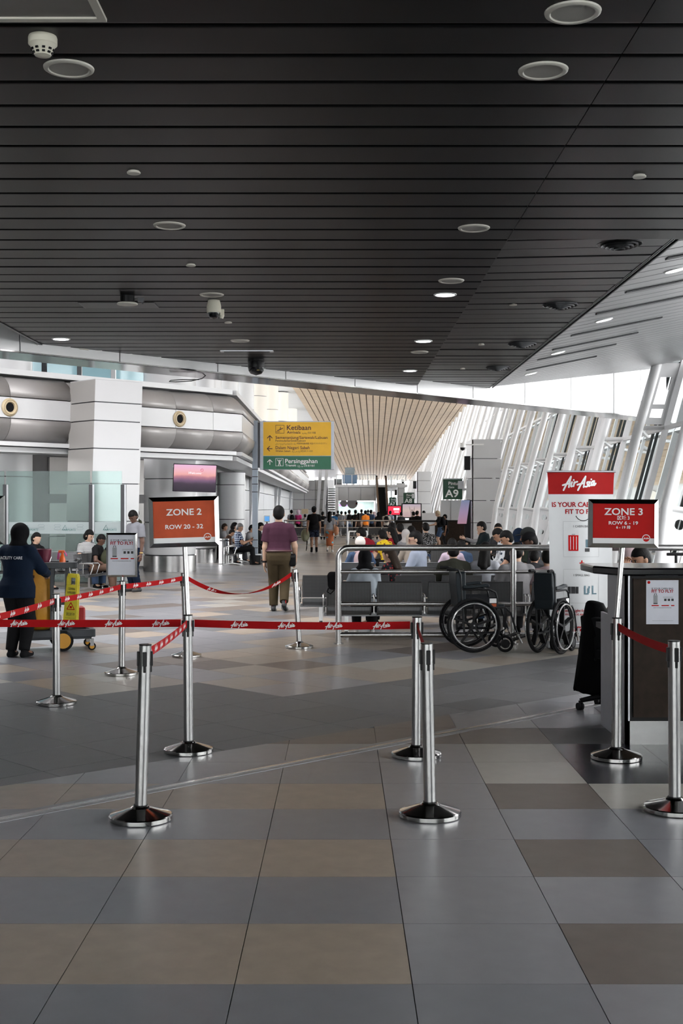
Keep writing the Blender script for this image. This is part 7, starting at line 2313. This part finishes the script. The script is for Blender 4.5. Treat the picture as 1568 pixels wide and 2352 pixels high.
# advertising screens
def screen(px0, px1, py0, py1, Y, m, lab, frame=.05):
    t = thing('advertising_screen', lab, 'display screen', (fx((px0 + px1) / 2, Y), Y, 0))
    w, z0, z1 = (px1 - px0) * Y / F, fz(py1, Y), fz(py0, Y)
    b = MB(); b.b2((-w / 2, 0, z0), (w / 2, .14, z1)); b.build('housing', BLACK, t)
    b = MB(); b.b2((-w / 2 + frame, -.01, z0 + frame), (w / 2 - frame, 0, z1 - frame)); b.build('screen', m, t)
    b = MB(); b.b2((-.12, .02, 0), (.12, .12, z0)); b.build('stand', BLACK, t)
    return t, w, z0, z1
t, w, z0, z1 = screen(889, 922, 1161, 1184, 70, mat('red_screen', (.62, .015, .04), emit=.5, var=.3, scale=2.), 'glowing red advertising screen above the far crowd')
b = MB(); b.b2((-.05, -.02, z0 + .30), (.28, -.011, z0 + .42)); b.b2((0, -.02, z0 + .18), (.25, -.011, z0 + .22)); b.build('screen_print', mat('screen_white', (.9, .85, .85), emit=.8, var=0.), t)
t, w, z0, z1 = screen(922, 968, 1156, 1190, 62, ramp_mat('beach_picture', [(0, (.50, .34, .34)), (.35, (.58, .42, .42)), (.5, (.66, .50, .45)), (1, (.48, .40, .50))], 'Z', fz(1190, 62), fz(1156, 62), .3, .3), 'wide screen showing a figure with raised arms against a pale sky')
b = MB(); c_ = .02; b.loft([[(c_ + x * s_, -.02 , z) for x in (-1, 1)] + [(c_ + x * s_, -.012, z) for x in (1, -1)] for z, s_ in ((z0 + .06, .07), (z0 + .2, .06), (z0 + .33, .09), (z0 + .36, .03))]); b.cyl((c_, -.02, z0 + .40), (c_, -.012, z0 + .40), .035, n=12)
for s_ in (-1, 1): b.beam((c_ + s_ * .08, -.016, z0 + .33), (c_ + s_ * .13, -.016, z0 + .58), .006, .028, up=(1, 0, 0))
b.build('figure_print', mat('figure_grey', (.30, .24, .24), emit=.1, var=0.), t)

# far railing
fr_ = thing('far_railing', 'pale steel railing crossing the concourse behind the walking couple', 'railing', (0, 53.5, 0))
FYR = 53.5
for py, r in ((1196, .035), (1212, .025), (1232, .025), (1251, .03)):
    b = MB(); b.cyl((fx(652, FYR), 0, fz(py, FYR)), (fx(905, FYR), 0, fz(py, FYR)), r, n=10); b.build('rail', STEEL, fr_, smooth=True)
for px in (654, 722, 797, 903):
    b = MB(); b.cyl((fx(px, FYR), 0, 0), (fx(px, FYR), 0, fz(1196, FYR)), .04, n=12); b.build('post', STEEL, fr_, smooth=True)
# luggage trolley frame, information desk card and box behind the railing
wt = thing('luggage_trolley', 'white wheeled luggage trolley frame between the seats', 'trolley', (fx(822, 33), 33, 0))
for s_ in (-1, 1):
    b = MB(); b.tube([(s_ * .30, .1, .06), (s_ * .28, 0, .5), (s_ * .24, -.05, .98)], .018, 8); b.build('side_tube', WHITEG, wt, smooth=True)
    b = MB(); b.cyl((s_ * .3, .08, .05), (s_ * .3, .12, .05), .05, n=14); b.build('wheel', RUBBER, wt)
b = MB(); b.cyl((-.25, -.05, .98), (.25, -.05, .98), .018, n=8); b.build('handle', WHITEG, wt)
b = MB(); b.b2((-.3, .05, .12), (.3, .7, .15)); b.build('deck', SATIN, wt)
bxx = thing('cardboard_box', 'tan cardboard box raised above the far crowd on the left', 'box', (fx(700, 68), 68, 0))
b = MB(); b.b2((-.18, -.15, fz(1180, 68)), (.18, .15, fz(1169, 68))); b.build('carton', TAN, bxx)
b = MB(); b.b2((-.16, -.13, 0), (.16, .13, fz(1180, 68))); b.build('stand', GREYP, bxx)
isg = thing('blue_notice', 'small blue notice screen standing behind the walking man', 'notice', (fx(613, 40), 40, 0))
b = MB(); b.b2((-.09, 0, fz(1199, 40)), (.09, .03, fz(1184, 40))); b.build('frame', WHITE, isg)
b = MB(); b.b2((-.075, -.01, fz(1197, 40)), (.075, 0, fz(1186, 40))); b.build('picture', mat('notice_blue', (.10, .30, .62), emit=.3), isg)
b = MB(); b.cyl((0, .015, 0), (0, .015, fz(1199, 40)), .03, n=10); b.build('pole', DARKMETAL, isg)
for n_, (px, Y) in enumerate(((1062, 46), (1079, 60), (925, 84))):
    t = thing('wall_camera', ('white dome camera on the glass wall near gate A9', 'white dome camera on the glass wall beyond gate A9', 'white dome camera near gate A8')[n_], 'security camera', (fx(px, Y) , Y, fz((1028, 1048, 1107)[n_], Y)))
    b = MB(); b.cyl((0, 0, 0), (0, 0, .18), .12, n=14); b.beam((0, 0, .1), (.8, 0, .12), .05, .05); b.build('housing', WHITEG, t, smooth=True)
    b = MB(); b.lathe([(.10, 0), (.08, -.08), (0, -.12)], n=14); b.build('dome', BLACK, t, smooth=True)
b = MB()
po = thing('pull_along_case', 'black wheeled case with raised handle behind the counter', 'suitcase', (fx(1552, 13.2), 13.2, 0))
b = MB(); b.cyl((0, 0, .55), (0, 0, fz(1274, 13.2)), .016, n=10); b.build('stem', BLACK, po)
b = MB(); b.cyl((-.10, 0, fz(1273, 13.2)), (.10, 0, fz(1273, 13.2)), .017, n=10); b.build('grip', BLACK, po)
b = MB(); b.b2((-.2, -.12, .05), (.2, .12, .56)); b.build('case', BLACKM, po, bevel=.03)
for s_ in (-1, 1):
    b = MB(); b.cyl((s_ * .14, -.06, .04), (s_ * .14, -.03, .04), .04, n=12); b.build('wheel', RUBBER, po)
